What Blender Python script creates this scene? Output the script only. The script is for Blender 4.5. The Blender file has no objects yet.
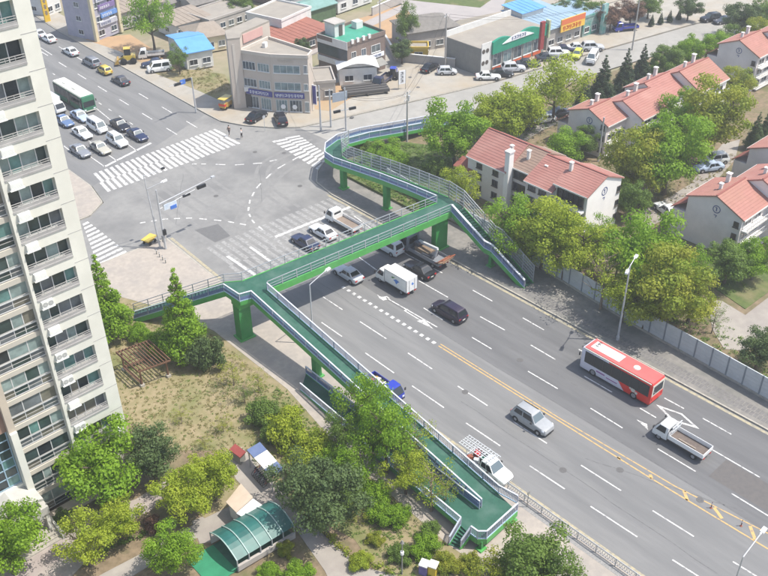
import bpy, bmesh, math, random
from mathutils import Vector, Matrix

scene = bpy.context.scene
C = scene.collection
R = math.radians
rnd = random.Random(7)

# ------------------------------------------------------------------ camera
# world: X across the main road, Y along it (far end +Y), Z up, metres
cam_data = bpy.data.cameras.new("camera")
cam = bpy.data.objects.new("camera", cam_data)
C.objects.link(cam)
cam_data.sensor_width = 36.0
cam_data.lens = 43.216
cam_data.clip_start = 0.5
cam_data.clip_end = 4000
cam.matrix_world = Matrix(((0.730319, 0.393423, -0.558438, 0.0),
                           (-0.683064, 0.411526, -0.603382, 0.0),
                           (-0.007573, 0.82211, 0.569278, 65.0),
                           (0, 0, 0, 1)))
scene.camera = cam

# ------------------------------------------------------------------ light
SUN_DIR = Vector((0.36, -0.40, 1.0)).normalized()          # towards the sun
world = bpy.data.worlds.new("World")
scene.world = world
world.use_nodes = True
wn = world.node_tree.nodes
sky = wn.new("ShaderNodeTexSky")
sky.sky_type = 'NISHITA'
sky.sun_disc = False
sky.sun_elevation = math.asin(SUN_DIR.z)
sky.sun_rotation = math.atan2(SUN_DIR.x, SUN_DIR.y)
sky.air_density = 1.0
sky.dust_density = 2.0
wn["Background"].inputs[1].default_value = 0.15
world.node_tree.links.new(sky.outputs[0], wn["Background"].inputs[0])
sun_data = bpy.data.lights.new("sun", 'SUN')
sun_data.energy = 3.7
sun_data.angle = R(0.55)
sun_data.color = (1.0, 0.955, 0.88)
sun = bpy.data.objects.new("sun", sun_data)
C.objects.link(sun)
sun.rotation_euler = SUN_DIR.to_track_quat('Z', 'Y').to_euler()
scene.view_settings.view_transform = 'Standard'
scene.view_settings.look = 'None'
scene.view_settings.gamma = 1.0
scene.view_settings.exposure = 0.72
scene.render.engine = 'CYCLES'

# ------------------------------------------------------------------ materials
MATS = {}

def mat(name, c1, c2=None, scale=1.0, rough=0.8, bump=0.0, metal=0.0, spec=0.35, stretch=None,
        c3=None, scale3=0.1, t3=(0.45, 0.7), coord='POS', detail=5.0, t2=(0.35, 0.65)):
    """principled surface, colour c1 broken up with c2 (fine noise) and c3 (broad patches)"""
    if name in MATS:
        return MATS[name]
    m = bpy.data.materials.new(name)
    m.use_nodes = True
    nt = m.node_tree
    N, L = nt.nodes, nt.links
    b = N["Principled BSDF"]
    b.inputs["Roughness"].default_value = rough
    b.inputs["Metallic"].default_value = metal
    b.inputs["Specular IOR Level"].default_value = spec
    b.inputs["Base Color"].default_value = (*c1, 1)
    if c2 is not None or bump:
        if coord == 'POS':
            g = N.new("ShaderNodeNewGeometry"); vec = g.outputs["Position"]
        else:
            g = N.new("ShaderNodeTexCoord"); vec = g.outputs["Object"]
        if stretch:
            mp = N.new("ShaderNodeMapping"); mp.inputs["Scale"].default_value = stretch
            L.new(vec, mp.inputs[0]); vec = mp.outputs[0]
        nz = N.new("ShaderNodeTexNoise")
        nz.inputs["Scale"].default_value = scale
        nz.inputs["Detail"].default_value = detail
        nz.inputs["Roughness"].default_value = 0.62
        L.new(vec, nz.inputs["Vector"])
        col = None
        if c2 is not None:
            mr = N.new("ShaderNodeMapRange")
            mr.inputs[1].default_value, mr.inputs[2].default_value = t2
            L.new(nz.outputs[0], mr.inputs[0])
            mx = N.new("ShaderNodeMix"); mx.data_type = 'RGBA'
            mx.inputs[6].default_value = (*c1, 1); mx.inputs[7].default_value = (*c2, 1)
            L.new(mr.outputs[0], mx.inputs[0]); col = mx.outputs[2]
        if c3 is not None:
            n3 = N.new("ShaderNodeTexNoise"); n3.inputs["Scale"].default_value = scale3
            n3.inputs["Detail"].default_value = 6.0; n3.inputs["Roughness"].default_value = 0.6
            L.new(vec, n3.inputs["Vector"])
            m3 = N.new("ShaderNodeMapRange")
            m3.inputs[1].default_value, m3.inputs[2].default_value = t3
            L.new(n3.outputs[0], m3.inputs[0])
            x3 = N.new("ShaderNodeMix"); x3.data_type = 'RGBA'
            x3.inputs[7].default_value = (*c3, 1)
            L.new(m3.outputs[0], x3.inputs[0]); L.new(col, x3.inputs[6]); col = x3.outputs[2]
        if col is not None:
            L.new(col, b.inputs["Base Color"])
        if bump:
            bp = N.new("ShaderNodeBump"); bp.inputs["Strength"].default_value = bump
            bp.inputs["Distance"].default_value = 0.05
            L.new(nz.outputs[0], bp.inputs["Height"]); L.new(bp.outputs[0], b.inputs["Normal"])
    MATS[name] = m
    return m

def paint(name, c, rough=0.28):
    if name in MATS:
        return MATS[name]
    m = mat(name, c, tuple(v * 0.9 for v in c), scale=3.0, rough=rough, spec=0.5, coord='OBJ')
    m.node_tree.nodes["Principled BSDF"].inputs["Coat Weight"].default_value = 0.4
    m.node_tree.nodes["Principled BSDF"].inputs["Coat Roughness"].default_value = 0.1
    return m

def glassy(name, c, rough=0.08):
    return mat(name, c, tuple(v * 0.55 for v in c), scale=0.8, rough=rough, spec=0.6, coord='OBJ')

def leafmat(name, ca, cb, trans=0.35):
    """leaf surface: two greens chosen per clump, some light passing through"""
    m = bpy.data.materials.new(name); m.use_nodes = True
    nt = m.node_tree; N, L = nt.nodes, nt.links
    N.remove(N["Principled BSDF"])
    at = N.new("ShaderNodeAttribute"); at.attribute_name = "tint"
    mx = N.new("ShaderNodeMix"); mx.data_type = 'RGBA'
    mx.inputs[6].default_value = (*ca, 1); mx.inputs[7].default_value = (*cb, 1)
    L.new(at.outputs["Fac"], mx.inputs[0])
    d = N.new("ShaderNodeBsdfPrincipled"); d.inputs["Roughness"].default_value = 0.55
    d.inputs["Specular IOR Level"].default_value = 0.25
    t = N.new("ShaderNodeBsdfTranslucent")
    ms = N.new("ShaderNodeMixShader"); ms.inputs[0].default_value = trans
    L.new(mx.outputs[2], d.inputs["Base Color"]); L.new(mx.outputs[2], t.inputs[0])
    L.new(d.outputs[0], ms.inputs[1]); L.new(t.outputs[0], ms.inputs[2])
    L.new(ms.outputs[0], N["Material Output"].inputs[0])
    MATS[name] = m
    return m

# ------------------------------------------------------------------ mesh helpers
class MB:
    """collects faces, then builds ONE mesh object"""
    def __init__(s):
        s.v, s.f = [], []
    def poly(s, pts):
        n = len(s.v); s.v += [tuple(p) for p in pts]; s.f.append(tuple(range(n, n + len(pts))))
        return s
    def hexa(s, p):                       # 4 bottom corners, 4 top corners (ccw)
        n = len(s.v); s.v += [tuple(q) for q in p]
        for a in ((3, 2, 1, 0), (4, 5, 6, 7), (0, 1, 5, 4), (1, 2, 6, 5), (2, 3, 7, 6), (3, 0, 4, 7)):
            s.f.append(tuple(n + i for i in a))
        return s
    def box(s, x0, x1, y0, y1, z0, z1):
        return s.hexa([(x0, y0, z0), (x1, y0, z0), (x1, y1, z0), (x0, y1, z0),
                       (x0, y0, z1), (x1, y0, z1), (x1, y1, z1), (x0, y1, z1)])
    def obox(s, c, sx, sy, sz, rz=0.0):   # centre of the base, size, turn
        ca, sa = math.cos(rz), math.sin(rz)
        q = [(-sx/2, -sy/2), (sx/2, -sy/2), (sx/2, sy/2), (-sx/2, sy/2)]
        q = [(c[0] + a*ca - b*sa, c[1] + a*sa + b*ca) for a, b in q]
        return s.hexa([(a, b, c[2]) for a, b in q] + [(a, b, c[2] + sz) for a, b in q])
    def prism(s, pts, z0, z1):
        a = sum(pts[i][0]*pts[(i+1) % len(pts)][1] - pts[(i+1) % len(pts)][0]*pts[i][1] for i in range(len(pts)))
        if a < 0: pts = pts[::-1]
        n, k = len(s.v), len(pts)
        s.v += [(p[0], p[1], z0) for p in pts] + [(p[0], p[1], z1) for p in pts]
        s.f.append(tuple(range(n + k - 1, n - 1, -1))); s.f.append(tuple(range(n + k, n + 2*k)))
        for i in range(k):
            j = (i + 1) % k; s.f.append((n + i, n + j, n + k + j, n + k + i))
        return s
    def bar(s, p, q, w, h=None):
        h = w if h is None else h
        p, q = Vector(p), Vector(q); d = (q - p)
        if d.length < 1e-6: return s
        d.normalize()
        side = d.cross(Vector((0, 0, 1)))
        if side.length < 1e-3: side = Vector((1, 0, 0))
        side.normalize(); up = side.cross(d)
        a, b = side*w/2, up*h/2
        return s.hexa([p-a-b, p+a-b, q+a-b, q-a-b, p-a+b, p+a+b, q+a+b, q-a+b])
    def tube(s, p, q, r0, r1=None, n=8):
        r1 = r0 if r1 is None else r1
        p, q = Vector(p), Vector(q); d = (q - p).normalized()
        a = d.orthogonal().normalized(); b = d.cross(a)
        k = len(s.v)
        for c, r in ((p, r0), (q, r1)):
            for i in range(n):
                t = 2*math.pi*i/n; s.v.append(tuple(c + (a*math.cos(t) + b*math.sin(t))*r))
        for i in range(n):
            j = (i + 1) % n; s.f.append((k+i, k+j, k+n+j, k+n+i))
        s.f.append(tuple(k + n - 1 - i for i in range(n))); s.f.append(tuple(k + n + i for i in range(n)))
        return s
    def loft(s, loops, cap=True):
        k, n = len(s.v), len(loops[0])
        for lp in loops: s.v += [tuple(p) for p in lp]
        for a in range(len(loops) - 1):
            for i in range(n):
                j = (i + 1) % n
                s.f.append((k+a*n+i, k+a*n+j, k+(a+1)*n+j, k+(a+1)*n+i))
        if cap:
            s.f.append(tuple(k + n - 1 - i for i in range(n)))
            e = k + (len(loops)-1)*n; s.f.append(tuple(e + i for i in range(n)))
        return s
    def mesh(s, name, m, smooth=0):
        me = bpy.data.meshes.new(name); me.from_pydata(s.v, [], s.f)
        if m is not None: me.materials.append(m)
        if smooth:
            me.shade_smooth(); me.set_sharp_from_angle(angle=R(smooth))
        return me
    def build(s, name, m, parent=None, smooth=0):
        return link(name, s.mesh(name, m, smooth), parent)

def link(name, me, parent=None, matrix=None, m=None):
    o = bpy.data.objects.new(name, me); C.objects.link(o)
    if parent is not None: o.parent = parent
    if matrix is not None: o.matrix_local = matrix
    if m is not None:
        o.material_slots[0].link = 'OBJECT'; o.material_slots[0].material = m
    return o

def tag(o, label, cat, group=None, kind=None):
    o["label"] = label; o["category"] = cat
    if group: o["group"] = group
    if kind: o["kind"] = kind
    return o

def thing(name, label, cat, loc=(0, 0, 0), rz=0.0, group=None, scale=None):
    o = bpy.data.objects.new(name, None); C.objects.link(o)
    o.empty_display_size = 0.3
    o.location = loc if len(loc) == 3 else (loc[0], loc[1], 0.0)
    o.rotation_euler = (0, 0, rz)
    if scale: o.scale = scale if hasattr(scale, '__len__') else (scale,)*3
    return tag(o, label, cat, group)

def struct(name, mb, m, smooth=0):
    o = mb.build(name, m, None, smooth); o["kind"] = "structure"
    return o

def facing(o, u, n):
    """matrix with x along u (horizontal), y = -n (inwards), origin o"""
    u, n = Vector(u).normalized(), Vector(n).normalized()
    z = Vector((0, 0, 1))
    return Matrix(((u.x, -n.x, z.x, o[0]), (u.y, -n.y, z.y, o[1]), (u.z, -n.z, z.z, o[2]), (0, 0, 0, 1)))

WCACHE = {}
def window(parent, o, u, n, w, h, fm, gm, div=2, name='window', sill=True, depth=0.09):
    """framed window: o = lower left corner on the wall, u along the wall, n outwards"""
    key = (round(w, 2), round(h, 2), div, fm.name, sill, depth)
    if key not in WCACHE:
        fr = 0.06; b = MB()
        b.box(0, w, -depth, 0.01, 0, fr); b.box(0, w, -depth, 0.01, h-fr, h)
        b.box(0, fr, -depth, 0.01, fr, h-fr); b.box(w-fr, w, -depth, 0.01, fr, h-fr)
        for i in range(1, div):
            x = w*i/div; b.box(x-0.025, x+0.025, -depth*0.8, 0.01, fr, h-fr)
        if sill: b.box(-0.08, w+0.08, -depth-0.07, 0.01, -0.09, -0.002)
        p = MB(); p.box(fr, w-fr, -0.025, 0.01, fr, h-fr)
        WCACHE[key] = (b.mesh('window', fm), p.mesh('pane', gm))
    a, p = WCACHE[key]
    f = link(name, a, parent, facing(o, u, n))
    link('pane', p, f, None, gm)
    return f

def glyph_mesh(name, count, h, m, seed, gap=0.22):
    """row of blocky syllable-like characters as raised strokes (lettering too small to read)"""
    r = random.Random(seed); b = MB(); x = 0.0; t = h*0.13
    for k in range(count):
        w = h*0.86
        def hb(x0, x1, z): b.box(x+x0*w, x+x1*w, -0.03, 0, z*h-t/2, z*h+t/2)
        def vb(z0, z1, xx): b.box(x+xx*w-t/2, x+xx*w+t/2, -0.031, 0, z0*h, z1*h)
        q = r.choice((0, 1, 2, 3))
        if q == 0: hb(0, .55, .92); vb(.45, .92, .08); hb(0, .55, .5); vb(.3, 1, .82); hb(.15, .9, .1)
        elif q == 1: hb(.1, .9, .95); vb(.6, .95, .5); hb(0, 1, .5); vb(.1, .5, .5); hb(.2, .8, .08)
        elif q == 2: vb(.4, 1, .1); hb(.1, .55, .42); vb(.4, 1, .55); vb(.2, 1, .85); hb(.55, .85, .7); hb(.2, .9, .06)
        else: hb(0, .6, .95); vb(.55, .95, .6); vb(.1, 1, .9); hb(.05, .7, .3); vb(.0, .3, .1)
        x += w + gap*h
    return b.mesh(name, m), x - gap*h

ORD = ['first', 'second', 'third', 'fourth', 'fifth', 'sixth', 'seventh', 'eighth', 'ninth', 'tenth',
       'eleventh', 'twelfth', 'thirteenth', 'fourteenth', 'fifteenth', 'sixteenth', 'seventeenth', 'eighteenth']

# ------------------------------------------------------------------ setting: ground, roads, pavements
m_ground = mat('ground_earth', (0.30, 0.25, 0.18), (0.22, 0.20, 0.13), 0.35, 0.95, 0.3, c3=(0.14, 0.17, 0.06), scale3=0.035)
m_asph = mat('asphalt', (0.195, 0.193, 0.187), (0.175, 0.174, 0.170), 2.2, 0.85, 0.15, stretch=(1.0, 0.12, 1.0),
             c3=(0.148, 0.148, 0.146), scale3=0.42, t3=(0.42, 0.66))
m_asph2 = mat('asphalt_dark', (0.150, 0.149, 0.148), (0.132, 0.132, 0.132), 2.0, 0.85, 0.15, stretch=(1.0, 0.1, 1.0),
              c3=(0.112, 0.112, 0.113), scale3=0.55, t3=(0.40, 0.64))
m_asphn = mat('asphalt_crossing', (0.245, 0.240, 0.226), (0.215, 0.211, 0.20), 1.2, 0.85, 0.12,
              c3=(0.165, 0.163, 0.158), scale3=0.09, t3=(0.46, 0.62))
m_patch = mat('asphalt_patch', (0.14, 0.138, 0.135), (0.12, 0.12, 0.118), 2.0, 0.85, 0.1)
m_street = mat('street_concrete', (0.33, 0.315, 0.285), (0.28, 0.27, 0.245), 0.7, 0.9, 0.1, c3=(0.26, 0.25, 0.225), scale3=0.12)
m_walk = mat('pavement', (0.38, 0.335, 0.285), (0.32, 0.285, 0.245), 1.6, 0.9, 0.15, c3=(0.28, 0.255, 0.23), scale3=0.2)
m_walk2 = mat('pavement_grey', (0.24, 0.225, 0.20), (0.18, 0.17, 0.155), 1.6, 0.9, 0.2, c3=(0.14, 0.14, 0.125), scale3=0.25)
m_apron = mat('forecourt_concrete', (0.36, 0.335, 0.29), (0.30, 0.28, 0.24), 0.5, 0.9, 0.1, c3=(0.33, 0.275, 0.20), scale3=0.1)
m_kerb = mat('kerb_concrete', (0.40, 0.37, 0.31), (0.30, 0.28, 0.24), 2.0, 0.9, 0.1)
m_path = mat('path_concrete', (0.33, 0.30, 0.26), (0.28, 0.255, 0.225), 0.8, 0.9, 0.1, c3=(0.24, 0.21, 0.19), scale3=0.25)
m_lawn = mat('dry_lawn', (0.28, 0.225, 0.135), (0.20, 0.175, 0.085), 1.1, 0.95, 0.6, c3=(0.135, 0.15, 0.05), scale3=0.16, t3=(0.48, 0.68))
m_soil = mat('soil', (0.24, 0.18, 0.115), (0.15, 0.115, 0.07), 1.5, 0.95, 0.6, c3=(0.10, 0.11, 0.04), scale3=0.3)
m_green = mat('green_lawn', (0.105, 0.135, 0.04), (0.07, 0.10, 0.028), 1.3, 0.95, 0.6, c3=(0.20, 0.17, 0.09), scale3=0.2, t3=(0.52, 0.7))
m_field = mat('bare_field', (0.40, 0.26, 0.145), (0.34, 0.225, 0.13), 0.4, 0.95, 0.3, c3=(0.31, 0.25, 0.16), scale3=0.05)
m_sand = mat('sandy_lot', (0.36, 0.31, 0.25), (0.28, 0.24, 0.19), 0.35, 0.95, 0.4, c3=(0.22, 0.20, 0.16), scale3=0.08)
m_grit = mat('grey_lot', (0.35, 0.32, 0.30), (0.31, 0.285, 0.27), 0.3, 0.95, 0.2)
def road_paint(name, c, under, lo=0.36, hi=0.60):
    """worn road paint: flakes off where the noise is low"""
    m = mat(name, under, c, 2.6, 0.7, 0.0, t2=(lo - 0.12, lo + 0.06), detail=9.0)
    return m
m_white = road_paint('road_paint_white', (0.62, 0.61, 0.58), (0.24, 0.235, 0.23), 0.47)
m_faded = road_paint('road_paint_faded', (0.31, 0.305, 0.29), (0.225, 0.22, 0.208), 0.54)
m_yellow = road_paint('road_paint_yellow', (0.52, 0.34, 0.13), (0.20, 0.18, 0.15), 0.44)
m_yfade = road_paint('road_paint_yellow_faded', (0.38, 0.33, 0.215), (0.24, 0.225, 0.19), 0.50)

struct('ground', MB().poly([(-500, -500, -0.25), (1200, -500, -0.25), (1200, 1200, -0.25), (-500, 1200, -0.25)]), m_ground)

# main road with the open crossing in the middle
junction = [(49.9, 84), (50.6, 97.6), (46, 98.1), (46, 110.2), (49.4, 112.5), (50.6, 118.0),
            (77.3, 128), (77.4, 123.5), (79.2, 119.5), (82.2, 115.4), (85.5, 112.5), (86, 101.0), (80.3, 100.3), (77.6, 98.6), (75.2, 96.0), (74.4, 91.5), (74.4, 84)]
road = struct('main_road', MB().poly([(49.9, -70, 0), (62.3, -70, 0), (62.3, 84, 0), (49.9, 84, 0)])
              .poly([(50.6, 118, 0), (77.3, 128, 0), (79, 185, 0), (81, 215, 0), (86, 330, 0), (56, 330, 0), (51.5, 200, 0)]), m_asph)
struct('road', MB().poly([(62.3, -70, 0), (74.4, -70, 0), (74.4, 84, 0), (62.3, 84, 0)]), m_asph2)
struct('crossroads', MB().poly([(x, y, 0) for x, y in junction]), m_asphn)
struct('side_street', MB().poly([(p[0], p[1], 0) for p in
       [(86, 101.0), (94, 100.1), (101, 98.9), (131, 94.2), (160, 89.8), (195, 82.5), (330, 58), (330, 68), (195, 91), (175, 95), (150, 99), (123, 103), (104.5, 107.5), (93.5, 110.3), (85.5, 112.5)]]), m_street)
struct('west_street', MB().poly([(46, 98.1, 0), (46, 110.2, 0), (-60, 112, 0), (-60, 98.6, 0)]), m_asphn)

# darker repaired strips in the surface (4 mm proud)
def patch(pts, m, z=0.004, name='road_patch'):
    o = MB().poly([(p[0], p[1], z) for p in pts]).build(name, m, road); return o
patch([(54.55, 96.95), (57.8, 96.06), (57.2, 92.25), (54.73, 92.31)], m_patch)
patch([(64.6, 17.5), (67.8, 17.5), (67.8, 24.5), (64.6, 24.5)], mat('asphalt_patch_brown', (0.125, 0.115, 0.108), (0.105, 0.10, 0.096), 2.0, 0.85))
patch([(68.2, -60), (74.0, -60), (74.0, 20.5), (64.6, 17.4), (62.6, -60)], m_asph, 0.0035)

PZ = 0.008
def dash(x, y0, y1, w=0.16, m=None, name='lane_dash', z=PZ):
    return MB().poly([(x-w/2, y0, z), (x+w/2, y0, z), (x+w/2, y1, z), (x-w/2, y1, z)]).build(name, m or m_white, road)
def stripe(a, b, w, m=None, name='lane_line', z=PZ):
    a, b = Vector((a[0], a[1], z)), Vector((b[0], b[1], z))
    s = Vector((-(b-a).y, (b-a).x, 0)).normalized()*w/2
    return MB().poly([a-s, b-s, b+s, a+s]).build(name, m or m_white, road)
DASH = {'U1': [(423.6, 307.9, 442.7, 319.8)], }
for q in [((64.33, 62.54), (64.27, 59.3)), ((64.27, 54.65), (64.28, 51.67)), ((64.22, 46.33), (64.26, 42.28)),
          ((64.29, 38.03), (64.21, 34.01)), ((64.25, 29.9), (64.26, 25.68)), ((64.2, 21.87), (64.15, 17.53)),
          ((68.01, 67.02), (68.03, 62.06)), ((67.93, 56.68), (68.03, 52.92)), ((68.04, 49.08), (67.99, 45.55)),
          ((68, 41.63), (67.99, 37.97)), ((68, 34.49), (67.98, 32.54)), ((68.02, 26.08), (67.99, 21.09)),
          ((71.2, 72.26), (71.39, 66.22)), ((71.35, 60.98), (71.34, 57.77)), ((71.38, 53.06), (71.33, 49.83)),
          ((71.34, 44.86), (71.38, 41.71)), ((71.21, 33.64), (71.25, 31.32)), ((71.36, 29.21), (71.34, 25.97)),
          ((57.08, 72.67), (57.04, 69)), ((56.97, 65.78), (56.97, 61.23)), ((56.95, 57.66), (56.91, 53.82)),
          ((56.86, 49.94), (56.83, 45.65)), ((56.92, 42.2), (56.93, 37.89)), ((56.97, 33.74), (57.03, 29.16)),
          ((57.08, 25.74), (57.17, 21.54)), ((57.19, 17.75), (57.3, 13.48)),
          ((53.6, 68.78), (53.56, 65.07)), ((53.49, 60.98), (53.41, 56.22)), ((53.34, 53.35), (53.31, 48.57)),
          ((53.28, 45.43), (53.31, 40.85)), ((53.31, 37.1), (53.37, 32.91)), ((53.39, 29.96), (53.49, 24.95)),
          ((53.58, 21.45), (53.72, 17.41))]:
    stripe(q[0], q[1], 0.14, name='lane_dash')
# solid lanes up to the stop line
stripe((72.8, 84.69), (71.2, 72.26), 0.15)
stripe((66.4, 77.86), (65.61, 70.5), 0.15)
stripe((72.27, 77.8), (72.06, 71.09), 0.15)
# centre: double yellow opening into a hatched median
stripe((60.36, 56.2), (60.39, 28.45), 0.15, m_yellow)
stripe((60.39, 28.45), (60.44, 26.67), 0.15, m_yellow)
stripe((60.44, 26.67), (60.65, 16.34), 0.15, m_yellow)
stripe((60.76, 56.28), (60.75, 39.23), 0.13, m_yellow)
stripe((60.75, 39.23), (61.17, 26.04), 0.13, m_yellow)
stripe((61.17, 26.04), (62.51, 15.26), 0.13, m_yellow)
for a, b in (((61.26, 25.08), (60.47, 24.22)), ((61.48, 22.09), (60.84, 20.9)), ((61.88, 18.72), (60.72, 17.56)), ((60.75, 28.46), (60.45, 28.04)), ((60.48, 31.93), (60.34, 31.59))):
    stripe(a, b, 0.3, m_yellow, 'median_hatch')
# short block dashes beside the left-turn pocket
p0, p1 = Vector((60.2, 72.91)), Vector((60.41, 56.49))
for i in range(17):
    t = (i + 0.25)/17; a = p0.lerp(p1, t); b = p0.lerp(p1, t + 0.028)
    stripe(a, b, 0.42, name='guide_dash')
# turn arrows
def arrow(parts, name='turn_arrow'):
    b = MB()
    for i, pl in enumerate(parts): b.poly([(p[0], p[1], PZ + .003*i) for p in pl])
    return b.build(name, m_white, road)
stripe((62.53, 67.22), (62.77, 58.71), 0.15, name='turn_arrow'); stripe((62.29, 63.73), (62.3, 60.45), 0.15, name='turn_arrow', z=PZ+.003); stripe((62.22, 63.69), (62.79, 63.65), 0.2, name='turn_arrow', z=PZ+.006)
arrow([[(61.91, 61.23), (62.7, 60.85), (62.2, 58.8)]])
arrow([[(62.19, 68.46), (62.18, 67.74), (62.82, 67.35), (62.77, 66.76), (61.88, 66.97), (61.87, 67.68)]])
m_dw = m_white
b = MB()                                                   # diamond ahead of the crossing
dq = [(69.7, 33.67), (70.45, 31.05), (69.71, 28.58), (68.76, 31.1)]
cc = sum((Vector(q) for q in dq), Vector((0, 0)))/4
for i in range(4):
    a, c = Vector(dq[i]), Vector(dq[(i+1) % 4]); ai, ci = cc.lerp(a, 0.72), cc.lerp(c, 0.72)
    b.poly([(a.x, a.y, PZ), (c.x, c.y, PZ), (ci.x, ci.y, PZ), (ai.x, ai.y, PZ)])
b.build('diamond_marking', m_dw, road)
MB().poly([(*q, PZ) for q in ((66.3, 33.76), (66.5, 32.64), (65.83, 32.07))]).build('diamond_marking', m_dw, road)

# crossings: north one is fresh, two offset rows of stripes
def zebra(a0, a1, b0, b1, n, m, rows=1, duty=0.55, name='crosswalk_stripe'):
    """a0->a1 near edge, b0->b1 far edge"""
    a0, a1, b0, b1 = (Vector(v) for v in (a0, a1, b0, b1))
    for k in range(rows):
        for i in range(n):
            sh = 0.0 if k == 0 else 0.32
            t0, t1 = (i + sh)/n, min(1.0, (i + sh + duty)/n)
            v0, v1 = k/rows, (k + 1)/rows
            q = [a0.lerp(a1, t0).lerp(b0.lerp(b1, t0), v0), a0.lerp(a1, t1).lerp(b0.lerp(b1, t1), v0),
                 a0.lerp(a1, t1).lerp(b0.lerp(b1, t1), v1), a0.lerp(a1, t0).lerp(b0.lerp(b1, t0), v1)]
            MB().poly([(p.x, p.y, PZ - 0.002) for p in q]).build(name, m, road)
zebra((51.4, 114.9), (75.4, 114.6), (52.4, 121.6), (75.3, 122.0), 25, m_white, 2)
zebra((40.53, 97.99), (44.45, 109.62), (44.97, 98.38), (45.12, 109.73), 11, m_white, 1, 0.5)
zebra((78.04, 98.86), (79.14, 112.3), (82.19, 100.45), (83.69, 110.5), 11, m_white, 2)
zebra((52.5, 80.5), (73.8, 80.0), (52.7, 92.0), (73.8, 91.0), 19, m_faded, 2)
stripe((61.39, 87.87), (74.07, 86.98), 0.5, m_white, 'stop_line', PZ + 0.004)
stripe((54.97, 122.45), (64.66, 124.75), 0.45, m_white, 'stop_line')
stripe((53.95, 88.44), (53.93, 82.3), 0.4, m_white, 'lane_line', PZ+0.003)
stripe((57.44, 88.15), (57.28, 83.59), 0.35, m_white, 'lane_line', PZ+0.003)
# north arm lanes
for a, b in (((55.09, 122.34), (55.27, 130.29)), ((57.45, 122.87), (57.97, 136.4)), ((61.52, 123.77), (62.16, 133.41)), ((64.31, 136.24), (65.33, 145.65))):
    stripe(a, b, 0.15)
for q0, q1, k in (((54, 133.52), (53.73, 128.36), 1), ((71.86, 179.4), (71.54, 172.72), 1)):
    stripe(q0, q1, 0.15)
pa, pb = Vector((66.2, 133)), Vector((67.8, 185))
for i in range(14):
    stripe(pa.lerp(pb, i/14), pa.lerp(pb, (i + .3)/14), 0.16, name='guide_dash')
for xa, xb in ((69.4, 71.7), (73.3, 75.5)):
    pa, pb = Vector((xa, 124.5)), Vector((xb, 205))
    for i in range(10):
        stripe(pa.lerp(pb, i/10), pa.lerp(pb, (i + .42)/10), 0.16, name='lane_dash')
# turning guide dashes through the crossing
def curve_dashes(pts, n):
    pts = [Vector(p) for p in pts]
    def at(t):
        f = t*(len(pts)-1); i = min(int(f), len(pts)-2); return pts[i].lerp(pts[i+1], f - i)
    for i in range(n):
        stripe(at(i/n), at((i + .5)/n), 0.22, name='guide_dash')
curve_dashes([(79.03, 104.45), (73.32, 103.4), (68.09, 100.94), (65.02, 98.48), (62.76, 95.87), (61.62, 93.15), (61.24, 89.45)], 10)
curve_dashes([(65.3, 113.89), (66.86, 112.39), (69.9, 109), (73.3, 106.66), (76.91, 105.54)], 6)
curve_dashes([(50.14, 103.78), (53.24, 102.32), (56.12, 99.94), (58.97, 96.06), (60.87, 92.37)], 9)

# yellow edge lines along the kerbs
stripe((74.05, 92), (74.05, -40), 0.35, m_yfade, 'edge_line')
stripe((51.09, 97.39), (50.28, 84.53), 0.4, m_yfade, 'edge_line')
stripe((50.3, 60), (50.3, -20), 0.3, m_yfade, 'edge_line')

# manhole covers and long surface cracks
m_iron = mat('manhole_iron', (0.09, 0.088, 0.085), (0.13, 0.125, 0.12), 8.0, .7)
for q in ((77.88, 107.02), (74.79, 110.48), (62.16, 102.87), (72.86, 96.78), (55.2, 34.54), (65.09, 48.19), (56.72, 48.74), (61.36, 23.46), (55.37, 105.73), (59.17, 30.78), (99.89, 117.67), (94.31, 109.47), (111.44, 110.9), (113.71, 115.27)):
    zz = 0.152 if q[1] > 103 and q[0] > 90 else 0.011
    MB().tube((q[0], q[1], zz - .008), (q[0], q[1], zz), .36, .36, 16).build('manhole_cover', m_iron, road)
rc = random.Random(21); m_crack = mat('tar_seam', (0.10, 0.10, 0.10), (0.16, 0.16, 0.155), 3.0, .8)
for x0, y0, ln, dx in ((55.1, 18, 30, .3), (62.35, -10, 92, .0), (66.2, 40, 26, -.3), (70.0, 48, 20, .4), (58.6, 60, 22, .2), (53.5, 100, 12, 9), (66, 97, 10, 7), (70.5, 130, 40, .6), (63.0, 20, 14, -5)):
    p = Vector((x0, y0)); n = 14; cb_ = MB()
    for k in range(n):
        q = Vector((x0 + dx*(k+1)/n + rc.uniform(-.12, .12), y0 + ln*(k+1)/n)); d_ = Vector((q.y-p.y, -(q.x-p.x))).normalized()*.035
        cb_.poly([(p.x-d_.x, p.y-d_.y, .0062), (p.x+d_.x, p.y+d_.y, .0062), (q.x+d_.x, q.y+d_.y, .0062), (q.x-d_.x, q.y-d_.y, .0062)]); p = q
    cb_.build('tar_seam', m_crack, road)
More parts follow.
